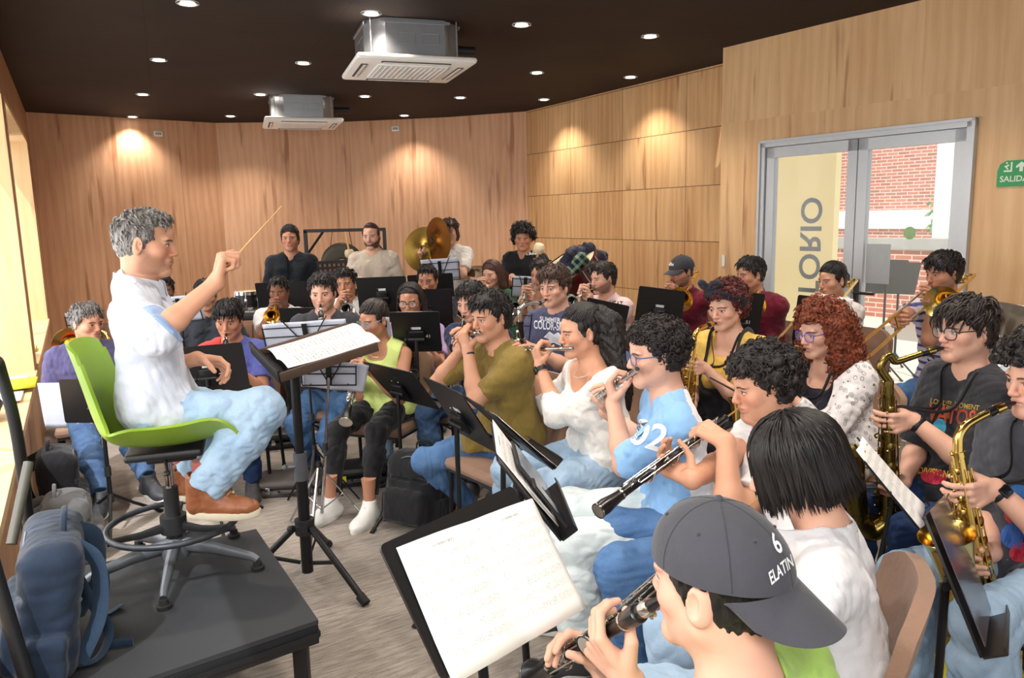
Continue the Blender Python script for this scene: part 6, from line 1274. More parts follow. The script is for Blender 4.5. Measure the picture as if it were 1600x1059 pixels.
# conductor's desk on a speaker tripod
cs = thing('conductor_stand', 'large black conductor\'s desk with brown edges on a heavy black tripod column', 'music stand'); dA, dB, dC = V((-.995, 3.214, 1.02)), V((-1.191, 3.5385, 1.0656)), V((-.6097, 3.434, 1.1096))
ux = (dA-dB).normalized(); uy = (dC-dA); uy = (uy-ux*uy.dot(ux)).normalized(); n = ux.cross(uy).normalized(); W_, H_ = (dA-dB).length, (dC-dA).length; dc = (dA+dB)/2+uy*H_/2; R3 = Matrix((ux, uy, n)).transposed(); BRN = plain('walnut_edge', (86, 66, 54), .5, var=.2)
q = MB(); q.box(dc-n*.012, (W_, H_, .012), R3, bev=.003); part('desk', q, BLK, cs)
q = MB(); q.box(dc-uy*H_/2-ux*.055+n*.004, (W_+.13, .014, .062), R3, bev=.003); part('ledge', q, BLKM, cs)
for sx in (-1, 1): q = MB(); q.box(dc+ux*sx*(W_/2+.006)+n*.002, (.014, H_, .042), R3, bev=.003); part('side_edge', q, BRN, cs)
cB = V((-.985, 3.40, 0)); cT = V((-.985, 3.40, dc.z-.06)); q = MB(); q.box(dc-n*.035, (.14, .12, .03), R3, bev=.008); q.tube([dc-n*.04, cT], .02, 12); part('tilt_bracket', q, BLKP, cs)
q = MB(); q.cyl(cT, V((cT.x, cT.y, .50)), .0205, n=18); part('upper_column', q, BLKM, cs); q = MB(); q.cyl(V((cT.x, cT.y, .60)), V((cT.x, cT.y, .05)), .0265, n=18); part('lower_column', q, BLKM, cs)
q = MB(); q.cyl(V((cT.x, cT.y, .50)), V((cT.x, cT.y, .63)), .031, n=18); q.tube([V((cT.x-.02, cT.y-.02, .57)), V((cT.x-.055, cT.y-.03, .57))], .007, 8); q.ball(V((cT.x-.062, cT.y-.032, .57)), .014, 6); part('collar', q, DKGR, cs)
q = MB(); q.cyl(cB+up*.24, cB+up*.31, .045, n=16); q.box(cB+up*.275+V((.0, -.045, 0)), (.05, .016, .03)); q.ball(cB+up*.275+V((-.06, -.03, 0)), .015, 6); part('tripod_crown', q, BLKP, cs)
for tx, ty in ((-.675, 3.163), (-1.30, 3.30), (-.98, 3.78)):
    f = V((tx, ty, 0)); d = (f-cB).normalized(); l = MB(); l.tube([cB+d*.045+up*.275, f+up*.018], .0155, 12); lo_ = part('leg', l, BLKM, cs); l = MB(); l.tube([cB+d*.03+up*.10, lerp(cB, f, .48)+up*.145], .010, 8, flat=.5); part('strut', l, BLKM, lo_); g = MB(); g.tube([f-d*.03+up*.035, f+d*.012+up*.010], .021, 12); part('rubber_foot', g, RUB, lo_)
settle(cs, cB); sheet('open white full score lying on the conductor\'s desk', dc+uy*.035-ux*.01+n*.012, ux, uy, W_*.98, H_*.95, SCORE, .012, 'score', pages=2, name='score', bulge=.014)
bt = thing('baton', 'pale wooden baton held up in the conductor\'s right fist', 'baton'); hw = P0.W['R']; hf = P0.hand['R']; a = hw+hf[0]*.085+hf[1]*.030; b = onray((440, 322), a, .40, True); q = MB(); q.tube([a+(b-a)*.02, b], [.0028, .0014], 8); part('shaft', q, plain('baton_wood', (226, 184, 112), .5), bt); q = MB(); d = (b-a).normalized(); q.lathe(a-d*.035, d, [(0, .004), (.006, .010), (.03, .0085), (.055, .004)], 12); part('handle', q, plain('cork', (150, 108, 70), .8), bt); settle(bt, a)
# --- stands with solid desks (labels place each by its player)
SS = {}
def solid(key, label, a, b, tilt=18, h=.30, **k): SS[key] = music_stand(label, P(*a), P(*b), tilt, h, **k)
solid('S11', 'black desk stand marked 20 between the conductor\'s hands and the red and blue jersey', (378, 534, 4.15), (256, 545, 4.10), 12, .30, sticker='20')
solid('S12', 'black desk stand in front of the purple polo, seen beside the green stool', (222, 592, 4.15), (92, 592, 4.1), 10, .26)
solid('S10c', 'small looking black desk stand left of the charcoal jacket', (497, 480, 5.6), (436, 481, 5.6), 15, .28)
solid('S10a', 'black desk stand behind the white tee gold trumpet player', (478, 439, 6.9), (398, 442, 6.9), 15)
solid('S10b', 'black desk stand below the person in the black open collar shirt', (552, 437, 6.8), (479, 438, 6.8), 15)
solid('S9a', 'wide black desk stand below the bearded person in beige', (634, 431, 5.9), (556, 434, 5.9), 12, .26, sticker=True)
solid('S9b', 'black desk stand behind the cropped black hair at centre back', (707, 426, 6.75), (636, 430, 6.75), 15)
solid('S8', 'black desk stand with a pencil, right of the woman with round glasses', (706, 451, 5.65), (622, 452, 5.65), 15, .34)
solid('S7', 'black desk stand marked 41 hiding the woman with round glasses', (686, 486, 4.55), (609, 487, 4.55), 28, .30, sticker='41')
solid('S13', 'black desk stand in front of the trombonist in the dark cap', (1072, 455, 5.3), (999, 446, 5.35), 14, .32, sticker=True)
solid('S14', 'black desk stand between the headscarf and the broad player in maroon', (1196, 459, 4.75), (1122, 452, 4.8), 16, .34, sticker='51')
solid('S15', 'black desk stand with a white sheet above the red curls', (1322, 469, 4.3), (1247, 460, 4.4), 18, .34)
solid('S12p', 'black desk stand between the long ponytail and the pink tee', (984, 478, 5.1), (918, 464, 5.15), 14, .30)
solid('A', 'black desk stand tipped back above the black backpack', (645, 581, 3.97), (567, 564, 4.316), 36, .29, sticker=None, group='flute row stands')
solid('B', 'black desk stand leaning in front of the olive tee', (722, 614, 2.98), (661, 587, 3.28), 32, .34, sticker=True, group='flute row stands')
SS['C'] = music_stand('black desk stand tilted edge on before the white top flautist', P(758, 637, 2.75), P(719, 613, 3.12), 0, .3, BL=P(880, 741, 2.68), base=(-.06, 2.95, 0), group='flute row stands')
SS['S3'] = music_stand('black desk stand carrying a tablet and phone, nearest the pale mint jeans', P(779, 719, 1.95), P(768, 659, 2.36), 0, .3, BL=P(882, 857, 1.90), base=(.03, 2.2, 0), group='flute row stands')
SS['S2'] = music_stand('black desk stand with open sheet music in the foreground', V((-.256, 1.352, 1.08)), V((-.007, 1.659, 1.08)), 36, .265, base=(-.02, 1.40, 0), group=None, ledge=.012)
SS['S17'] = music_stand('black desk stand with a clear sleeve at the lower right edge', P(1446, 806, 1.74), P(1472, 778, 2.14), 0, .3, BL=P(1536, 1014, 1.66), base=(1.13, 1.9, 0), group=None)
SS['S18'] = wire_stand('wire stand holding a curling white sheet by the tenor saxophonist\'s knee', P(1343, 712, 2.30), P(1350, 690, 2.66), 50, .24, base=(1.14, 2.40, 0), BL=P(1440, 828, 2.22))
SS['S28'] = music_stand('black desk stand tipped flat beside the light blue jersey shoulder', P(1152, 612, 3.1), P(1108, 588, 3.35), 62, .28, group=None)
for i, (px, d) in enumerate(((1388, 7.6), (1408, 7.8))):
    SS['sp%d' % i] = music_stand(('spare black desk stand outside the glass door, the nearer of two', 'spare black desk stand outside the glass door, half hidden by the other')[i], P(px+32, 406+i*4, d), P(px-33, 404+i*4, d), 12, .34, group=None)
on_desk(SS['S2'], 'white open sheet music filling the foreground desk stand', mat=paper_mat('sheet_music_pale', 9, .5), w=.40, h=.262, dx=.022, dy=-.03, rot=-4, bulge=.010, group=None)
on_desk(SS['S7'], 'white sheet poking out beside the stand marked 41', .10, .26, .205, -.02, mat=BACKP, pages=1)
on_desk(SS['S15'], 'white sheet sticking up above the red curls', .17, .30, -.07, .035, pages=1, rot=4); on_desk(SS['C'], 'white sheet edge on the stand before the white top flautist', .40, .29, -.02, -.03)
on_desk(SS['S12'], 'pale card sticking out left of the stand before the purple polo', .12, .27, .27, -.03, mat=BACKP, pages=1, name='card')
on_desk(SS['S18'], 'long white sheet hanging on the wire stand by the tenor saxophonist', .40, .30, 0, .01, curl=.02)
on_desk(SS['S3'], 'blue white sheet behind the tablet on the foreground flute stand', .36, .27, .02, .015, pages=1)
S = SS['S3']; R3 = Matrix((S['ux'], S['uy'], S['n'])).transposed()
t = thing('tablet', 'black framed tablet leaning on the stand nearest the pale mint jeans', 'tablet'); q = MB(); c = S['c']+S['n']*.018-S['uy']*.02+S['ux']*.03; q.box(c, (.25, .18, .009), R3, bev=.006); part('case', q, BLKP, t); q = MB(); q.box(c+S['n']*.0052, (.225, .158, .001), R3); part('screen', q, plain('tablet_glass', (92, 104, 120), .08), t, smooth=False); settle(t, c)
t = thing('phone', 'dark phone beside the tablet on the foreground flute stand', 'phone'); q = MB(); c = S['c']+S['n']*.03-S['uy']*.05-S['ux']*.16; q.box(c, (.075, .15, .009), R3, bev=.008); part('body', q, BLKP, t); q = MB(); q.box(c+S['n']*.0052, (.068, .14, .001), R3); part('screen', q, plain('phone_glass', (40, 48, 60), .08), t, smooth=False); settle(t, c)
S = SS['S17']; R3 = Matrix((S['ux'], S['uy'], S['n'])).transposed(); pm, pn, pb = base_mat('clear_sleeve', .12, 0, .5, lin((112, 106, 116))); pb.inputs['Alpha'].default_value = .7
t = MB(); t.box(S['c']+S['n']*.012+S['uy']*.015, (S['w']*.94, S['h']*.96, .002), R3); tag(t.build('document_sleeve', pm, smooth=False), 'clear plastic sleeve standing on the lower right desk stand', 'document sleeve')
# --- wire stands
W_S = {}
def wire(key, label, a, b, tilt=16, h=.20, **k): W_S[key] = wire_stand(label, P(*a), P(*b), tilt, h, **k)
wire('a', 'wire stand with a yellow folder before the peeking player', (306, 461, 5.6), (246, 467, 5.6)); wire('b', 'wire stand with a pale sheet before the charcoal jacket', (541, 499, 4.3), (408, 507, 4.3), h=.17); wire('c', 'wire stand with white sheets below the cymbals', (716, 404, 7.0), (656, 408, 7.0)); wire('d', 'wire stand with a pale sheet left of the bass clarinettist', (842, 432, 6.6), (801, 430, 6.6)); wire('e', 'chrome legged wire stand under the conductor\'s desk', (556, 566, 3.95), (470, 566, 3.9), 30, .16, legmat=CHR, base=(-1.06, 4.0, 0)); wire('f', 'wire stand with grey board behind the grey haired player', (152, 492, 6.3), (100, 491, 6.3)); wire('g', 'bare wire stand between olive tee and slate tee', (832, 486, 4.55), (748, 484, 4.5), 20); wire('h', 'bare wire stand beside the tenor saxophonist\'s mouthpiece', (1482, 560, 3.6), (1447, 556, 3.7), 40, .14)
yf = W_S['a']; on_desk(yf, 'yellow folder on the wire stand before the peeking player', .25, .13, .0, -.01, mat=plain('folder_yellow', (196, 190, 40), .6), pages=1, name='folder'); on_desk(yf, 'white sheet behind the yellow folder', .30, .20, -.01, .005, mat=BACKP, pages=1)
on_desk(W_S['b'], 'pale wide sheet seen from behind before the charcoal jacket', .47, .17, 0, .0, mat=BACKP, curl=.01); on_desk(W_S['c'], 'white sheet seen from behind below the cymbals', .34, .20, 0, .01, mat=BACKP, pages=1); on_desk(W_S['d'], 'pale sheet seen from behind left of the bass clarinettist', .22, .19, 0, 0, mat=BACKP, pages=1); on_desk(W_S['e'], 'bluish sheet hanging under the conductor\'s desk', .33, .20, -.03, -.02, mat=BACKP, rot=8); on_desk(W_S['f'], 'grey board behind the grey haired player', .26, .22, 0, 0, mat=BACKP, pages=1, name='card')
# perforated desk
t = music_stand('perforated black desk stand below the gong', P(549, 405, 7.3), P(494, 408, 7.3), 8, .24, group=None); me = MB(); R3 = Matrix((t['ux'], t['uy'], t['n'])).transposed()
for i in range(7):
    for j in range(4): me.box(t['c']+t['ux']*(i-3)*.044+t['uy']*(j-1.5)*.05-t['n']*.0072, (.02, .026, .001), R3)
me.build('perforations', plain('hole_brown', (128, 88, 64), .8), t['root'], smooth=False).matrix_parent_inverse = (Matrix.Translation(t['root'].location)).inverted()
# ---------------------------------------------------------------- percussion
gf = thing('gong_rack', 'black square tube gong frame against the back wall', 'frame'); y0 = 8.35; q = MB(); a, b = P(477, 363, y0), P(600, 356, y0); b.z = a.z = (a.z+b.z)/2; BS = BLKM
for p in (a, b): q.box(V((p.x, p.y, p.z/2)), (.035, .035, p.z)); q.box(V((p.x, p.y, .02)), (.04, .5, .035))
q.box((a+b)/2, ((b-a).length+.03, .035, .035)); q.tube([a+V((.0, 0, -.26)), a+V((.2, 0, 0))], .014, 8); q.tube([b+V((.0, 0, -.26)), b+V((-.2, 0, 0))], .014, 8); q.box((a+b)/2-up*(a.z-.12), ((b-a).length, .03, .03)); part('tube_frame', q, BS, gf); q = MB(); gc = P(535, 413, y0); 
for s in (-.09, .09): q.tube([V((gc.x+s, y0, a.z)), V((gc.x+s*1.3, y0, gc.z+.19))], .004, 6)
part('cord', q, BLKP, gf); settle(gf, ((a.x+b.x)/2, y0, 0))
gg = thing('gong', 'dark bronze gong hanging in the black frame', 'gong'); q = MB(); q.lathe(gc+V((0, -.03, 0)), (0, 1, 0), [(0, .07), (.012, .075), (.016, .18), (.018, .215), (.03, .235), (.06, .232), (.058, .228), (.034, .21), (.03, .07)], 40); part('disc', q, brass('gong_bronze', (74, 70, 62), .42), gg); q = MB(); q.lathe(gc+V((0, -.04, 0)), (0, 1, 0), [(0, .0), (.002, .04), (.012, .062)], 30); part('boss', q, brass('gong_polished', (150, 120, 60), .35), gg); settle(gg, gc)
def mallet(label, a, b, hr, sq, wood, head, nm='mallet'):
    r = thing(nm, label, 'mallet'); q = MB(); q.tube([a, b], .010, 10); part('handle', q, wood, r); d = (b-a).normalized(); q = MB(); q.lathe(b-d*hr*.9, d, [(0, .012), (.004, hr*.75), (hr*.5, hr), (hr*1.3, hr), (hr*1.75, hr*.7), (hr*1.8, .0)], 18); part('head', q, head, r); settle(r, a)
WOOD = plain('mallet_wood', (214, 164, 100), .5); FELT = plain('felt_cream', (226, 206, 172), .9, bump=.4)
mallet('gong mallet with cream head hanging head down from the gong frame', P(540, 362, 8.25), P(546, 396, 8.22), .05, 1, WOOD, FELT); mallet('wooden mallet with round felt head held up by the player with the curly mop', P(836, 420, 7.02), P(842, 388, 6.95), .05, 1, WOOD, FELT)
for i, (px, tx, rr, lab) in enumerate((((663, 390, 7.45), V((-.35, -1, .15)), .22, 'larger looking hand cymbal facing the camera'), ((684, 376, 7.3), V((-.72, -.55, .0)), .22, 'hand cymbal held edge forward beside the player\'s face'))):
    r = thing('hand_cymbal', lab, 'cymbal', 'hand cymbals'); c = P(*px); ax = tx.normalized(); q = MB(); q.lathe(c, ax, [(0, rr), (.010, rr*.72), (.018, rr*.34), (.03, rr*.28), (.042, rr*.16), (.045, .0), (.043, .0), (.038, rr*.16), (.026, rr*.27), (.014, rr*.34), (.006, rr*.72), (-.002, rr)], 44, False); part('disc', q, brass('cymbal_bronze_%d' % i, ((150, 122, 60), (138, 88, 36))[i], .34), r); q = MB(); q.tube(curve_pts([c+ax*.045, c+ax*.07+V((0, 0, .03)), c+ax*.07-V((0, 0, .03)), c+ax*.045], 12), .006, 6); part('strap', q, BLKP, r); settle(r, c)
sc = thing('cymbal_stand', 'dark cymbal on a stand left of the woman in green\'s head', 'cymbal stand'); c = P(750, 424, 7.6); q = MB(); q.lathe(c, (0.05, -.25, 1), [(0, .19), (.012, .1), (.02, .05), (.035, .03), (.037, 0)], 36); part('cymbal', q, brass('cymbal_dark', (86, 66, 44), .4), sc); q = MB(); q.tube([c, V((c.x, c.y, .1))], .011, 10); [q.tube([V((c.x, c.y, .3)), V((c.x+.25*math.cos(i*2.09), c.y+.25*math.sin(i*2.09), .01))], .008, 6) for i in range(3)]; part('stand', q, CHR, sc); settle(sc, (c.x, c.y, 0))
def drum(label, c, ax, R, L, shell, head, name='drum', lugs=8, nt=True):
    r = thing(name, label, 'drum'); ax = V(ax).normalized(); c = V(c); q = MB(); q.lathe(c, ax, [(0, R), (L, R)], 40); part('shell', q, shell, r)
    for o, s in ((L, 1), (0, -1)): h = MB(); h.lathe(c+ax*(o-.02 if s > 0 else o-.012), ax, [(0, R*1.0), (0, R*1.045), (.032, R*1.045), (.032, R*.99)], 40, False); part('hoop', h, CHR if R < .3 else shell, r)
    q = MB(); q.lathe(c+ax*(L+.002), ax, [(0, R*.99), (.004, R*.985), (.005, 0)], 40); q.lathe(c-ax*.006, ax, [(0, 0), (.001, R*.985), (.004, R*.99)], 40); part('drumhead', q, head, r); t = ax.orthogonal().normalized(); b = ax.cross(t); q = MB()
    for i in range(lugs): a_ = 2*math.pi*i/lugs; d = t*math.cos(a_)+b*math.sin(a_); q.box(c+d*(R+.012)+ax*L*.5, (.022, .022, .06), Matrix((d, ax.cross(d), ax)).transposed(), bev=.005); q.tube([c+d*(R*1.07)-ax*.01, c+d*(R*1.07)+ax*(L+.015)], .004, 6)
    part('lugs', q, CHR, r); settle(r, c); return r
CREAM = plain('drumhead_cream', (232, 216, 178), .6, var=.05)
# cabinet, keyboard-like black box, tom
cb_c = P(405, 515, 7.0); cab = thing('percussion_cabinet', 'low brown cabinet standing behind the back left players', 'cabinet'); zt = .80; BRC = plain('cabinet_brown', (146, 108, 84), .55, var=.08, scale=5); q = MB(); q.box((cb_c.x, 7.05, zt/2+.02), (.52, .42, zt-.04), bev=.008); part('carcass', q, BRC, cab)
for s in (-1, 1): q = MB(); q.box((cb_c.x+s*.128, 6.835, zt/2+.02), (.245, .014, zt-.1), bev=.004); dd = part('door', q, BRC, cab); q = MB(); q.ball((cb_c.x+s*.03, 6.82, zt/2+.05), .012, 6); part('knob', q, CHR, dd)
q = MB(); [q.box((cb_c.x+sx*.22, 7.05+sy_*.17, .01), (.04, .04, .02)) for sx in (-1, 1) for sy_ in (-1, 1)]; part('feet', q, BLKP, cab); settle(cab, (cb_c.x, 7.05, 0))
mx = thing('mixing_console', 'black and grey mixing console lying on the brown cabinet', 'mixer'); q = MB(); q.box((cb_c.x-.08, 7.05, zt+.035), (.36, .34, .07), bev=.01); part('housing', q, BLKP, mx); q = MB(); q.box((cb_c.x-.08, 7.05, zt+.073), (.32, .30, .006)); part('fader_panel', q, plain('mixer_grey', (170, 166, 160), .5), mx, smooth=False); q = MB(); [q.cyl((cb_c.x-.21+.05*i, 6.95+.06*j, zt+.075), (cb_c.x-.21+.05*i, 6.95+.06*j, zt+.09), .008, n=8) for i in range(6) for j in range(4)]; part('knobs', q, DKGR, mx); settle(mx, (cb_c.x-.08, 7.05, zt))
drum('small black tom drum with chrome hoops on the mixing console', (cb_c.x-.11, 7.05, zt+.09), (0, 0, 1), .105, .15, plain('drum_black', (30, 30, 33), .3), CREAM, 'tom_drum', 6)
bdc = P(896, 440, 7.35); drum('maroon bass drum with a cream head tipped by the tiled wall', bdc-V((-.5, -.25, .75)).normalized()*.20, (-.5, -.25, .75), .33, .36, plain('drum_maroon', (74, 26, 28), .25), CREAM, 'bass_drum', 10)
ds = thing('drum_cradle', 'folding chrome cradle under the maroon bass drum', 'drum stand'); q = MB(); [q.tube([bdc+V((sx*.25, sy_*.15, -.28)), V((bdc.x+sx*.3, bdc.y+sy_*.25, .01))], .014, 8) for sx in (-1, 1) for sy_ in (-1, 1)]; q.tube([bdc+V((-.25, -.15, -.3)), bdc+V((.25, -.15, -.3))], .012, 8); q.tube([bdc+V((-.25, .15, -.3)), bdc+V((.25, .15, -.3))], .012, 8); part('legs', q, CHR, ds); settle(ds, (bdc.x, bdc.y, 0))
def drape(label, pts, r, mat, name, seed=1):
    F = Field(np.min(np.array([tuple(p) for p in pts]), 0)-r*2, np.max(np.array([tuple(p) for p in pts]), 0)+r*2, .011)
    for i in range(len(pts)-1): F.cone(pts[i], pts[i+1], r, r*.9, .06)
    F.rough(.022, 22, seed, True, .06); return F.obj(name, mat, None)
nvy = fabric((30, 30, 52), .5, .5, .2, 'quilted_navy'); tag(drape('j', [P(872, 425, 7.2), P(893, 402, 7.25), P(915, 391, 7.3), P(936, 405, 7.35), P(946, 432, 7.4)], .075, nvy, 'jacket'), 'shiny navy padded jacket thrown over the maroon bass drum', 'jacket')
pm_, pn_, pb_ = base_mat('plaid', .85, 0, .2); co = pn_.coord('Object'); x, y, z = pn_.sep(co); s1 = pn_.m('GREATER_THAN', pn_.m('SINE', pn_.m('MULTIPLY', pn_.m('ADD', x, z), 70.)), .3); s2 = pn_.m('GREATER_THAN', pn_.m('SINE', pn_.m('MULTIPLY', pn_.m('SUBTRACT', x, z), 70.)), .3); pn_.set(pb_.inputs['Base Color'], pn_.mix(pn_.m('MULTIPLY', pn_.m('ADD', s1, s2), .5), lin((26, 44, 40)), lin((120, 140, 128))))
tag(drape('s', [P(893, 424, 7.05), P(908, 407, 7.05), P(925, 420, 7.1), P(932, 436, 7.15)], .07, pm_, 'plaid_shirt', 3), 'dark green plaid shirt bunched on the bass drum', 'shirt')
# ---------------------------------------------------------------- tuba and horn
tb = thing('tuba', 'silver tuba with its bell behind the tenor saxophonist', 'tuba'); ax = V((.28, .10, 1)).normalized(); X = P(1586, 484, 3.6)-ax*.62; q = MB(); bellpts(q, X, ax, .62, .06, .20, 40); part('bell', q, SILV, tb); sd = V((1, .0, -.28)).normalized(); q = MB()
lo1 = [X, X-ax*.15, X-ax*.27+sd*.04, X-ax*.31+sd*.13, X-ax*.25+sd*.23, X+sd*.26, X+ax*.3+sd*.25, X+ax*.36+sd*.19, X+ax*.3+sd*.13, X-ax*.05+sd*.14]; conduit(q, lo1, [.06, .058, .054, .05, .046, .042, .037, .033, .03, .026], 18, 80); part('bow', q, SILV, tb); q = MB()
for k in range(3): c = X-V((0, .09, 0))+sd*.05; q.tube(curve_pts([c+ax*(.2-.05*k)+sd*.0, c+ax*(.2-.05*k)+sd*(.1+.03*k), c-ax*.1+sd*(.12+.03*k), c-ax*(.18)+sd*.04, c-ax*.1-sd*.02, c+ax*(.2-.05*k)], 30), .010, 8)
part('branch_tubes', q, SILV, tb)
for k in range(4): v = MB(); c = X-V((0, .12, 0))+sd*(.02+.045*k)-ax*.02; v.cyl(c-ax*.08, c+ax*.08, .018, n=14); v.cyl(c+ax*.08, c+ax*.10, .006); v.cyl(c+ax*.10, c+ax*.107, .013); part('valve', v, SILV, tb)
settle(tb, X-ax*.3)
PT = Person('tuba player almost wholly hidden behind the tenor saxophonist', (1575, 470, 3.95), -168, T_((40, 42, 52)), b_(BK), dict(style='short', mat='black', t=.01), 'mid', vox=.008) if False else None
hs_ = thing('music_chair', 'x', 'chair') if False else None
ch_h = chair((-3.36, 6.12, 0), -60, 'taupe chair at the left wall with a french horn standing on it')
fh = thing('french_horn', 'gold french horn with a red cloth, standing on a chair by the left wall', 'french horn'); hc = P(94, 536, 5.85); q = MB(); ba = V((.25, -1, .1)).normalized(); bellpts(q, hc+V((.0, .30, -.05)), ba, .30, .02, .135, 36); part('bell', q, GOLD, fh); q = MB(); oc = hc+V((.12, .2, -.06)); pts = [oc+V((.15*math.cos(t_), .03*math.sin(2*t_), .15*math.sin(t_))) for t_ in [i*math.pi/12 for i in range(40)]]; q.tube(pts, [.016-.008*i/40 for i in range(40)], 12); part('coil', q, GOLD, fh); q = MB(); [q.tube(curve_pts([oc+V((-.08+.05*i, -.05, .09)), oc+V((-.05+.05*i, -.06, -.09)), oc+V((-.02+.05*i, -.05, .09))], 14), .007, 8) for i in range(3)]; part('valve_slides', q, GOLD, fh); q = MB(); F = None; q.ball(hc+V((.05, -.03, -.09)), .055, 10, (1, .7, 1.1)); part('cloth', q, fabric((196, 40, 30)), fh); settle(fh, (hc.x+.1, 6.05, .46))
# ---------------------------------------------------------------- bags and cases
def pack(label, c, yaw, size, rgb, name='backpack', lean=0., strapc=None, zips=True, seed=2, vox=.008, group=None):
    r = thing(name, label, 'backpack' if 'pack' in name else 'bag', group); m = fabric(rgb, .75, .8, .14); R = Matrix.Rotation(math.radians(yaw-90), 3, 'Z') @ Matrix.Rotation(-lean, 3, 'X'); Q = lambda x, y, z: V(c)+R@V((x, y, z)); w, d, h = size; n_ = np.array(R, f32)
    F = Field(np.array(c)-max(size)*.9, np.array(c)+np.array((max(size)*.9, max(size)*.9, h*1.35)), vox)
    F.rbox(Q(0, 0, h*.5), (w/2, d/2, h*.5), n_, d*.34, 0); F.rbox(Q(0, d*.50, h*.30), (w*.40, d*.22, h*.24), n_, d*.17, .015); F.rbox(Q(0, -d*.10, h*.80), (w*.46, d*.40, h*.22), n_, d*.30, .03)
    for sx in (-1, 1): F.rbox(Q(sx*w*.52, .0, h*.24), (w*.07, d*.32, h*.18), n_, .015, .012)
    F.cone(Q(-w*.44, d*.44, h*.66), Q(w*.44, d*.44, h*.66), .010, .010, .012, 's')
    F.rough(.0024, 55, seed, True, .04); F.D = np.maximum(F.D, (c[2]-F.ax[2])[None, None, :].astype(f32)); F.obj('pack_body', m, r)
    q = MB(); q.tube(curve_pts([Q(-.05, -d*.2, h-.01), Q(-.04, -d*.2, h+.05), Q(.04, -d*.2, h+.05), Q(.05, -d*.2, h-.01)], 12), .009, 8, flat=.6); part('grab_handle', q, m, r)
    sm = fabric(strapc or rgb, .7)
    for sx in (-1, 1): q = MB(); q.tube(curve_pts([Q(sx*.07, -d*.42, h*.92), Q(sx*.10, -d*.75, h*.80), Q(sx*.13, -d*.80, h*.45), Q(sx*.15, -d*.5, h*.12)], 20), .026, 8, flat=.28, up=(0, 0, 1)); part('shoulder_strap', q, sm, r)
    if zips:
        q = MB(); q.tube(curve_pts([Q(-w*.40, d*.36, h*.45), Q(-w*.30, d*.42, h*.82), Q(0, d*.40, h*.97), Q(w*.30, d*.42, h*.82), Q(w*.40, d*.36, h*.45)], 24), .004, 6); q.tube(curve_pts([Q(-w*.28, d*.62, h*.47), Q(0, d*.62, h*.50), Q(w*.28, d*.62, h*.47)], 10), .004, 6); part('zip', q, DKGR, r)
    settle(r, c); return r, Q
pack('black rucksack slumped on the floor before the piccolo player', Z(650, 818, 0), -118, (.34, .22, .40), (26, 27, 31), lean=-.15, seed=6, group='floor bags')
gy_ = MB(); g0 = Z(706, 800, 0)+V((0, -.02, .16)); gy_.ball(g0, .05, 8, (.5, .8, 1.5)); tag(gy_.build('neck_cushion', plain('lime_grey', (150, 150, 120), .8)), 'lime edged grey pouch showing at the side of the black rucksack', 'pouch') if False else None
pack('tall black backpack leaning on the left wall behind the podium', Z(100, 826, 0), 29, (.32, .20, .46), (24, 24, 28), lean=.02, seed=3, group='floor bags')
pack('grey backpack lying against the left wall behind the podium rail', Z(114, 872, 0), 29, (.32, .22, .34), (98, 98, 100), lean=.0, seed=4, group='floor bags')
bp, Q = pack('navy blue backpack slumped on the podium beside the rail', (-1.41, 2.125, PZ+.004), 209, (.40, .16, .40), (25, 40, 60), strapc=(34, 54, 76), lean=-.12, seed=5, vox=.007)
q = MB(); s0 = V((-1.33, 2.28, PZ)); q.tube(curve_pts([P(105, 870, 2.2), P(140, 935, 2.2), P(170, 985, 2.17), Z(150, 1030, PZ+.012), Z(100, 1038, PZ+.012)], 20), .020, 8, flat=.25); q.tube(curve_pts([Z(165, 1010, PZ+.01), Z(185, 1005, PZ+.012), Z(208, 1003, PZ+.01)], 8), .016, 8, flat=.25); q.tube(curve_pts([P(90, 845, 2.3), P(130, 850, 2.32), P(160, 900, 2.34), Z(158, 960, PZ+.012), Z(190, 945, PZ+.012)], 20), .02, 8, flat=.25); so_ = q.build('loose_strap', fabric((34, 54, 76), .7), bp); so_.matrix_parent_inverse = Matrix.Translation(bp.location).inverted()
def case(label, c, yaw, size, mat, name='instrument_case', trim=None):
    r = thing(name, label, 'case'); R3 = Matrix.Rotation(math.radians(yaw), 3, 'Z'); w, d, h = size; q = MB(); q.box(V(c)+V((0, 0, h*.26)), (w, d, h*.5), R3, bev=.035); part('lower_shell', q, mat, r); q = MB(); q.box(V(c)+V((0, 0, h*.76)), (w, d, h*.48), R3, bev=.035); part('lid', q, mat, r); [(lambda q: (q.box(V(c)+R3@V((x*w, -d/2-.003, h*.5)), (.03, .012, .04), R3, bev=.003), part('latch', q, trim or CHR, r)))(MB()) for x in (-.3, .3)]; q = MB(); q.tube([V(c)+R3@V(p) for p in ((-.06, -d/2, h*.42), (-.05, -d/2-.035, h*.42), (.05, -d/2-.035, h*.42), (.06, -d/2, h*.42))], .008, 8); part('handle', q, BLKP, r); settle(r, c)
cg = plain('case_grey', (92, 84, 82), .5); case('grey instrument case lying under the chair left of the conductor\'s tripod', Z(458, 765, 0), 6, (.42, .28, .10), cg); case('black case with yellow clips behind the white sneakers', Z(565, 752, 0), 12, (.36, .24, .13), BLKP, trim=plain('clip_yellow', (220, 200, 40), .5)); case('black case on the floor among the clarinet players', Z(450, 695, 0), 20, (.36, .22, .12), BLKP)
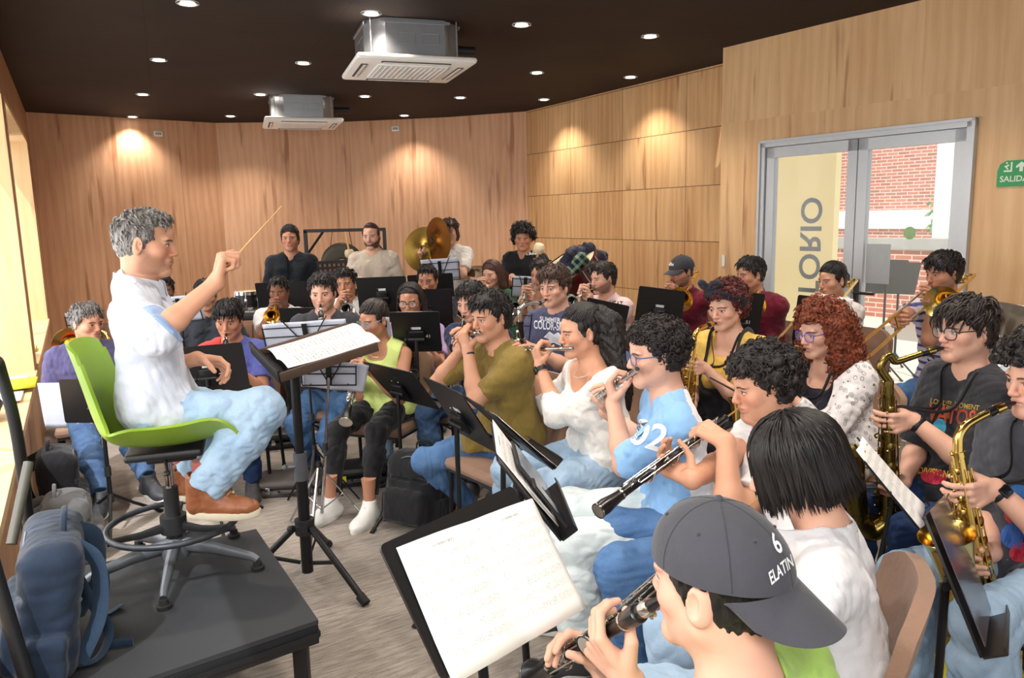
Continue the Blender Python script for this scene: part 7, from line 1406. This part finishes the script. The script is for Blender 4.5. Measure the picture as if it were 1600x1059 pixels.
# clutter on the deep window sill
def onsill(px, py): return Z(px, py, SILL+.003)
for i in range(6):
    s_ = W1a+.35+i*.14; c = LW0+LWd*s_+LN*.13+V((0, 0, SILL+.012)); sheet(('topmost paper at the far end of the sill pile', 'second paper along the window sill', 'third paper along the window sill', 'paper in the middle of the sill row', 'fifth paper along the window sill', 'nearest paper on the window sill')[i], c+V((0, 0, .002*i)), LWd, LN, .30, .21, paper_mat('loose_paper', 14, .3, (245, 245, 245), 'score'), .004, 'paper', 'papers on the window sill', 1, 'paper')
c = LW0+LWd*(W1a+.75)+LN*.06+V((0, 0, SILL+.05)); q = MB(); q.box(c, (.22, .26, .03), Matrix.Rotation(.5, 3, 'Z'), bev=.006); tag(q.build('folder', MATS['folder_yellow']), 'yellow folder hanging over the window sill edge', 'folder')
c = LW0+LWd*(W1a+1.6)+LN*.16+V((0, 0, SILL+.010)); hb_ = thing('handbag', 'dark bag with red trim on the window sill', 'bag'); F = Field(np.array(c)-.2, np.array(c)+.25, .008); F.cone(c+LWd*-.08+up*.07, c+LWd*.08+up*.07, .07, .07, .03); F.rough(.008, 26, 2, True, .03); F.D = np.maximum(F.D, (c.z-F.ax[2])[None, None, :].astype(f32)); F.obj('bag_body', fabric((30, 30, 38)), hb_); q = MB(); q.tube(curve_pts([c+LWd*-.08+up*.12, c+LWd*-.04+up*.2, c+LWd*.04+up*.2, c+LWd*.08+up*.12], 12), .008, 8); part('handle', q, plain('red_trim', (180, 40, 40), .6), hb_); settle(hb_, c)
c = LW0+LWd*(W2b-.45)+LN*.10+V((0, 0, SILL+.01)); q = MB(); q.ball(c+up*.07, .07, 8, (1, 1, 1)); tag(q.build('bundle', fabric((36, 36, 34))), 'dark bundled cloth on the far window sill', 'cloth') ; q = MB(); q.box(c+LWd*-.3+up*.015, (.16, .24, .02), Matrix.Rotation(.5, 3, 'Z'), bev=.004); tag(q.build('folder', MATS['folder_yellow']), 'yellow folder on the far window sill', 'folder')
# lower right corner: yellow bag and folder
yb = thing('tote_bag', 'flat yellow tote bag under the lower right desk stand', 'bag'); c = Z(1500, 1040, .012); q = MB(); q.grid(lambda u, v: c+V(((u-.5)*.44, (v-.5)*.32, .010+.012*math.sin(5*u+2)*math.sin(4*v+1))), 14, 10, .018); part('bag_body', q, fabric((196, 190, 40)), yb); q = MB(); q.tube(curve_pts([c+V((-.1, .16, .02)), c+V((-.08, .24, .012)), c+V((.08, .24, .012)), c+V((.1, .16, .02))], 14), .010, 8, flat=.3); part('handle', q, MATS['cloth_196_190_40'], yb); settle(yb, c)
# ---------------------------------------------------------------- garments, prints and accessories
def recolor(o, mat, test):
    me = o.data; me.materials.append(mat); n = len(me.polygons); c = np.empty(n*3, f32); me.polygons.foreach_get('center', c); c = c.reshape(-1, 3); m = np.array([1 if t else 0 for t in test(c)], np.int32)
    me.polygons.foreach_set('material_index', m)
def loc(p, c): q = c-np.array(p.Nb, f32); return q@np.array(p.r, f32), q@np.array(p.f, f32), q@np.array(p.ta, f32)
def lettering(p, txt, px, d, right, up, size, rgb, name='lettering', bold=True, target=None, sx=1.):
    me = text_mesh(txt, size, bold); me.transform(Matrix.Diagonal((sx, 1, 1, 1))); t = target or p.shirtobj
    o = project(me, name, plain('print_%d_%d_%d' % rgb, rgb, .7, var=.05), None, P(*px, d), right.normalized(), up.normalized(), t); o.parent = t; return o
def shape(p, pts, px, d, right, up, rgb, name, target=None):
    me = bpy.data.meshes.new(name); me.from_pydata([(x, y, 0) for x, y in pts], [], [tuple(range(len(pts)))]); t = target or p.shirtobj
    o = project(me, name, plain('print_%d_%d_%d' % rgb, rgb, .7, var=.05), None, P(*px, d), right.normalized(), up.normalized(), t); o.parent = t; return o
def oval(rx, ry, n=20): return [(rx*math.cos(2*math.pi*i/n), ry*math.sin(2*math.pi*i/n)) for i in range(n)]
def band(p, S, rgb, name='watch', face=None, w=.011, back=.02):
    W = p.W[S]; E = p.E[S]; d = (W-E).normalized(); c = W-d*back; f, n = p.hand[S][0], p.hand[S][1]; a = (n-d*n.dot(d)).normalized(); b = d.cross(a); r = .0305*p.hs; q = MB()
    q.tube([c+a*math.cos(t)*r*.92+b*math.sin(t)*r*1.05 for t in [2*math.pi*i/18 for i in range(18)]], w, 8, close=True, flat=.28, up=d); o = q.build(name, plain('band_%d_%d_%d' % rgb, rgb, .5), p.root)
    if face: k = MB(); k.box(c-a*r*1.02, (.034, .034, .010), Matrix((d, b, a)).transposed(), bev=.006); k.build('watch_face', plain('watch_face', (20, 22, 28), .15), o)
def strap_over(p, rgb, x0, w=.014, lo=-.30, name='strap', lift=.012, back=-.30):
    """band running over one shoulder, laid on the shirt"""
    bv = BVHTree.FromObject(p.shirtobj, bpy.context.evaluated_depsgraph_get()); pts = []
    for i in range(17):
        t = i/16; a = math.pi*t; q = p.Nb+p.r*x0+p.ta*(-.13)+ (p.f*math.cos(a)*.4+p.ta*math.sin(a)*.4); s0 = p.Nb+p.r*(x0*(1-.0*t))+p.ta*(lo*(1-t)+back*t)*(abs(math.cos(a))); dr = (p.f*math.cos(a)+p.ta*math.sin(a)).normalized()
        h = bv.ray_cast(s0+dr*.5, -dr, 1.0)
        if h[0] is not None: pts.append(h[0]+h[1]*.003)
    if len(pts) > 3: q = MB(); q.tube(curve_pts(pts, 40), w, 8, flat=.25, up=p.r.cross(p.ta)); return q.build(name, fabric(rgb), p.root)
VU = V((0, 0, 1))
# conductor's boots
def boot(p, q):
    A = p.A[q]; d = p.fd[q]; up = (VU-d*VU.dot(d)).normalized(); sd = d.cross(up); base = A-up*.10; Rm = np.array(Matrix((sd, d, up)).transposed(), f32); F = Field(*p.box([A+up*.14, base-d*.1, base+d*.23], .06), .0036)
    F.ell(np.array(base+d*.085+up*.034, f32), (.050, .140, .040), Rm, .02); F.ell(np.array(base+d*.160+up*.034, f32), (.050, .066, .036), Rm, .02); F.cone(base-d*.03+up*.04, base-d*.025+up*.16, .043, .046, .02); F.cone(base+d*.03+up*.07, base+d*.0+up*.165, .040, .045, .03); F.cone(base+d*.04+up*.08, base+d*.13+up*.04, .038, .036, .03)
    F.cone(base-d*.012+up*.15, base-d*.012+up*.25, .043, .05, .004, 's'); F.rough(.0016, 70, 3, True, .02); sp = F.ax; F.D = np.maximum(F.D, (-((sp[0][:, None, None]-base.x)*up.x+(sp[1][None, :, None]-base.y)*up.y+(sp[2][None, None, :]-base.z)*up.z)+.006).astype(f32))
    o = F.obj('boot', plain('tan_leather', (148, 90, 58), .42, var=.22, scale=22, bump=.15), p.root); m = MB(); R = []
    for z, g in ((-.012, 0), (-.002, .006), (.020, .005)):
        R.append([base+d*(.082+(.150+g)*math.cos(t))+sd*math.sin(t)*(.050+g)*(1-.2*max(0, -math.cos(t))) + up*(z+.012*max(0, math.cos(t)-.6)) for t in [2*math.pi*i/30 for i in range(30)]])
    m.loft(R); m.build('sole', plain('cream_sole', (232, 222, 196), .7), o); m = MB()
    for i in range(6): z = .060+.018*i; y = .125-.022*i; m.tube([base+d*(y-.012)+sd*.026+up*(z+.004), base+d*(y+.010)+up*(z+.022), base+d*(y-.012)-sd*.026+up*(z+.004)], .0032, 6)
    for sg in (-1, 1): m.tube(curve_pts([base+d*.06+up*.145, base+d*.085+sd*sg*.035+up*.155, base+d*.10+sd*sg*.045+up*.12, base+d*.075+sd*sg*.02+up*.12], 14), .003, 6)
    m.build('laces', plain('lace_gold', (196, 160, 92), .8), o); k = MB(); k.tube([A+up*.02, A+up*.08, A+up*.115], [.034, .036, .037], 14); k.build('sock', fabric((168, 92, 84)), p.root)
for q in 'LR': boot(P0, q)
for o in [c for c in P0.root.children if c.name.startswith('boot')]:
    vs_ = np.empty(len(o.data.vertices)*3, f32); o.data.vertices.foreach_get('co', vs_); c = V([float(x) for x in vs_.reshape(-1, 3).mean(0)]); dd = min('LR', key=lambda q: (P0.A[q]-c).length); c = P0.A[dd]; S_c = Matrix.Translation(c) @ Matrix.Scale(.84, 4) @ Matrix.Translation(-c)
    for m in (o, *o.children): m.data.transform(S_c)
def cuffs(c):
    m = np.zeros(len(c), bool)
    for q in 'LR':
        E, W = np.array(P0.E[q], f32), np.array(P0.W[q], f32); d = W-E; L = np.linalg.norm(d); d = d/L; t = (c-E)@d/L; m |= (t > .135) & (t < .30) & (np.linalg.norm(c-E-np.outer((c-E)@d, d), axis=1) < .10)
    return m
recolor(P0.shirtobj, fabric((150, 178, 220)), cuffs)
# prints
pr = lambda p: (V((p.f.y, -p.f.x, 0))*-1)
R_ = lambda p: -p.r   # reading direction for someone facing the wearer
lettering(P4, 'MIT', (826, 394), 7.3, V((1, -.25, .12)), VU, .085, (232, 232, 228)); lettering(P12, 'UCAT', (963, 474), 5.8, R_(P12), VU, .05, (70, 60, 66))
shape(P23, [(-.075, -.05), (.075, -.05), (.075, .05), (-.075, .05)], (748, 546), 4.65, R_(P23), VU, (196, 210, 226), 'print_panel'); lettering(P23, 'NA', (748, 546), 4.65, R_(P23), VU, .075, (40, 60, 110))
u25 = VU; r25 = R_(P25)
for t, px, s, sx in (('SUMMER CE', (866, 500), .036, 1), ('COLOR-SPORT', (866, 510), .066, .62), ('SOUTO', (862, 556), .040, 1)): lettering(P25, t, px, 4.2, r25, u25, s, (214, 220, 232), sx=sx)
shape(P25, [(-.07, .0), (-.03, .035), (0, .02), (.03, .035), (.07, 0), (.035, -.01), (.05, -.04), (0, -.025), (-.05, -.04), (-.035, -.01)], (866, 528), 4.2, r25, u25, (214, 220, 232), 'print_emblem')
lettering(P27, '02', (1013, 681), 2.6, V((1, .15, -.38)), V((.38, 0, 1)), .135, (244, 246, 250))
r30 = V((1, .25, -.22)); u30 = V((.12, 0, 1))
for t, px, s, rgb, sx in (('LOS DEL MOMENT', (1492, 632), .026, (176, 150, 70), 1.), ('VATOS', (1487, 650), .082, (196, 84, 56), .8), ('DIVISION', (1458, 738), .036, (224, 206, 60), .9)): lettering(P30, t, px, 2.65, r30, u30, s, rgb, sx=sx)
shape(P30, oval(.030, .034), (1467, 668), 2.65, r30, u30, (72, 170, 206), 'print_blue_cap'); shape(P30, oval(.020, .018), (1467, 681), 2.65, r30, u30, (222, 222, 216), 'print_face'); shape(P30, oval(.026, .012), (1449, 686), 2.65, r30, u30, (200, 50, 110), 'print_splash'); shape(P30, oval(.060, .030), (1459, 744), 2.65, r30, u30, (190, 40, 70), 'print_red_oval')
for px_, rx_, rgb_ in (((1588, 775), .045, (60, 120, 190)), ((1594, 800), .05, (196, 60, 70)), ((1590, 835), .055, (50, 96, 170)), ((1596, 862), .04, (190, 50, 70))): shape(P31, oval(rx_, rx_*.8), px_, 2.1, V((1, .1, -.1)), V((.1, 0, 1)), rgb_, 'print_patch')
# two tone jerseys, stripes
recolor(P27.shirtobj, fabric((226, 226, 230)), lambda c: (lambda x, y, z: (y < -.045) & (np.abs(x) < .20) & (z > -.55))(*loc(P27, c)))
recolor(P19.shirtobj, fabric((214, 66, 62)), lambda c: loc(P19, c)[0] > .05)
q = MB(); q.tube([P19.Nb+P19.u*.022-P19.f*.004+P19.r*.075*math.cos(t)+P19.f*.075*math.sin(t)-P19.u*.02*max(0, math.sin(t)) for t in [2*math.pi*i/20 for i in range(20)]], .008, 6, close=True); q.build('collar', fabric((236, 236, 236)), P19.root)
sm_, sn_, sb_ = base_mat('striped_tee', .85, 0, .2); z_ = sn_.sep(sn_.coord('Object'))[2]; sn_.set(sb_.inputs['Base Color'], sn_.mix(sn_.m('GREATER_THAN', sn_.m('FRACT', sn_.m('MULTIPLY', z_, 19.)), .66), lin((226, 222, 230)), lin((98, 92, 150)))); P16.shirtobj.data.materials[0] = sm_
strap_over(P15, (196, 44, 52), -.10, .010); 
# dungarees and headscarf
P28.top = dict(mat=fabric((28, 28, 32)), sleeve=0, g=.024, bib=.235, name='dungaree_bib', skirt=True, lap=.1, fold=.002); so28 = P28.shirtobj; P28.shirt('bib'); P28.shirtobj, bib28 = so28, P28.shirtobj
for x in (-.085, .085): strap_over(P28, (52, 52, 56), x, .020, lo=-.26, back=-.26, name='dungaree_strap')
def headband(p, rgb, z=.052, tilt=.62, bow=True):
    q = MB(); R = [];
    for i in range(36): a_ = 2*math.pi*i/36; y = math.cos(a_)*.122-.012; R.append(p.H(math.sin(a_)*.105, y*.86-.004, .085+.055*math.sin(0)+.0+(-.02 if y < 0 else .012)+ .06*(math.cos(a_)*.0)-abs(math.sin(a_))**2*.055))
    q.tube(R, .020, 10, close=True, flat=.5); o = q.build('headscarf', fabric(rgb), p.root)
    if bow:
        k = MB()
        for sg in (-1, 1): k.tube(curve_pts([p.H(.03, .085, .115), p.H(.03+sg*.03, .088, .15), p.H(.03+sg*.065, .075, .145), p.H(.03+sg*.04, .085, .12), p.H(.03, .085, .115)], 16), .013, 8, flat=.6)
        k.build('bow', fabric(rgb), o)
headband(P28, (30, 32, 44))
# floral cardigan
fm_, fn_, fb_ = base_mat('floral_cotton', .85, 0, .2); co = fn_.coord('Object'); vo = fn_.new('ShaderNodeTexVoronoi', feature='F1'); fn_.l.new(co, vo.inputs['Vector']); vo.inputs['Scale'].default_value = 34; d_ = vo.outputs['Distance']; sw = fn_.m('SINE', fn_.m('ADD', fn_.m('MULTIPLY', d_, 34.), fn_.m('MULTIPLY', fn_.noise(co, 60, 2), 7.))); ink = fn_.m('MULTIPLY', fn_.m('GREATER_THAN', sw, .35), fn_.m('LESS_THAN', d_, .46)); fn_.set(fb_.inputs['Base Color'], fn_.mix(fn_.m('MULTIPLY', ink, .85), lin((228, 224, 224)), lin((58, 56, 62))))
base29 = P29.shirtobj; P29.top = dict(mat=fm_, sleeve=1.8, g=.028, ease=.024, name='cardigan', hem=.10, fold=.006, lap=.15); P29.shirt('open'); P29.cardigan, P29.shirtobj = P29.shirtobj, base29
# watches, chains, mask, cap marks
band(P26, 'L', (30, 30, 34), face=True); band(P30, 'L', (24, 24, 28), 'wrist_band', w=.013); band(P31, 'L', (28, 28, 32), face=True); band(P25, 'R', (34, 32, 32), face=True); band(P24, 'L', (40, 34, 32), 'bracelet', w=.005); band(P0, 'L', (60, 56, 52), face=True) if False else None
def chain(p, rgb, r=.07, drop=.05, th=.0022, name='necklace', pend=False):
    q = MB(); pts = [p.Nb+p.u*(.035-.045*(1+math.cos(t))/2*drop/.05)+p.r*math.sin(t)*r+p.f*(math.cos(t)*(r*1.08)+.012) for t in [2*math.pi*i/28 for i in range(28)]]; q.tube(pts, th, 6, close=True); o = q.build(name, plain('chain_%d_%d_%d' % rgb, rgb, .35, .6), p.root)
    if pend: k = MB(); c = pts[0]; k.box(c-p.u*.03+p.f*.004, (.016, .006, .05), bev=.003); k.build('pendant', plain('pendant_brown', (150, 96, 66), .4), o)
chain(P26, (230, 222, 206), .066, .07); chain(P30, (60, 46, 40), .072, .16, .003, pend=True); chain(P21, (190, 180, 160), .062, .10)
q = MB()
def mk(u, v): a_ = (u-.5)*2.3; return P33.H(math.sin(a_)*.082*(1-.18*v), .012+math.cos(a_)*.092*(1-.12*v), -.055-.075*v)
q.grid(mk, 16, 8, .002); mo = q.build('face_mask', fabric((238, 238, 240)), P33.root)
q = MB(); [q.tube(curve_pts([P33.H(s*.074, .045, -.06), P33.H(s*.083, .01, -.03), P33.H(s*.082, -.022, .0)], 8), .0016, 5) for s in (-1, 1)]; q.build('ear_loop', fabric((238, 238, 240)), mo)
cm34 = P34.capobj; uc = P34.Rh@V((0, -.25, 1)); rc = P34.Rh@V((-1, 0, 0)); oc = P34.H(-.0, -.105, .068)
def caplet(p, txt, o, right, up, size, rgb=(226, 226, 230), name='lettering'):
    me = text_mesh(txt, size, True); ob = project(me, name, plain('print_%d_%d_%d' % rgb, rgb, .7, var=.05), None, o, right.normalized(), up.normalized(), p.capobj, .0012, reach=.3); ob.parent = p.capobj
r34 = P34.Rh@V((1, 0, 0)); caplet(P34, 'ELATIN', P34.H(-.026, -.116, .052), r34, P34.Rh@V((0, .25, 1)), .024); caplet(P34, '6', P34.H(-.016, -.106, .084), r34, P34.Rh@V((0, .5, 1)), .040, name='emblem')
caplet(P13, 'alfas', P13.H(.0, .095, .072), P13.Rh@V((-1, 0, 0)), P13.Rh@V((0, -.4, 1)), .036)
# ---------------------------------------------------------------- daylight, camera, colour management
w = bpy.data.worlds.new('daylight'); SC.world = w; w.use_nodes = True; bg = w.node_tree.nodes['Background']; bg.inputs[0].default_value = (.93, .97, 1, 1); bg.inputs[1].default_value = .85
def area(name, loc, tgt, sx, sy, e, col):
    l = bpy.data.lights.new(name, 'AREA'); l.shape = 'RECTANGLE'; l.size = sx; l.size_y = sy; l.energy = e; l.color = col; o = link(name, l); o.location = loc; o.rotation_euler = (V(tgt)-V(loc)).to_track_quat('-Z', 'Y').to_euler(); return o
for nm, a, b, e in (('window_daylight', W2a, W2b, 60), ('window_daylight', W1a, W1b, 140)):
    c = LW0+LWd*((a+b)/2)+LN*.9+V((0, 0, 1.75)); area(nm, c, c-LN*2-V((0, 0, .25)), (b-a)*.95, 2.0, e, (1, .98, .95))
area('camera_flash', (.05, -.25, 2.1), (.1, 4, .9), .6, .45, 33, (1, .97, .93))
sd_ = bpy.data.lights.new('sun', 'SUN'); sd_.energy = 3.2; sd_.angle = .01; so = link('sun', sd_); so.rotation_euler = V((.1, .55, -.75)).to_track_quat('-Z', 'Y').to_euler()
cd = bpy.data.cameras.new('camera'); cam = link('camera', cd); cd.sensor_width = 36; cd.lens = 36*FOC/1600; cd.clip_start = .05
fwd = V((0, math.cos(PITCH), -math.sin(PITCH))); up0 = V((0, math.sin(PITCH), math.cos(PITCH))); rt0 = V((1, 0, 0)); X = rt0*math.cos(ROLL)-up0*math.sin(ROLL); Y = rt0*math.sin(ROLL)+up0*math.cos(ROLL)
M = Matrix((X, Y, -fwd)).transposed().to_4x4(); M.translation = V((0, 0, CAMH)); cam.matrix_world = M; SC.camera = cam
vs = SC.view_settings; vs.view_transform = 'Standard'; vs.look = 'None'; vs.exposure = 0.35; vs.gamma = 1; vs.use_curve_mapping = False
SC.cycles.max_bounces = 7; SC.cycles.diffuse_bounces = 3; SC.cycles.glossy_bounces = 4; SC.cycles.transparent_max_bounces = 8; SC.cycles.sample_clamp_indirect = 6; SC.cycles.caustics_reflective = False; SC.cycles.caustics_refractive = False
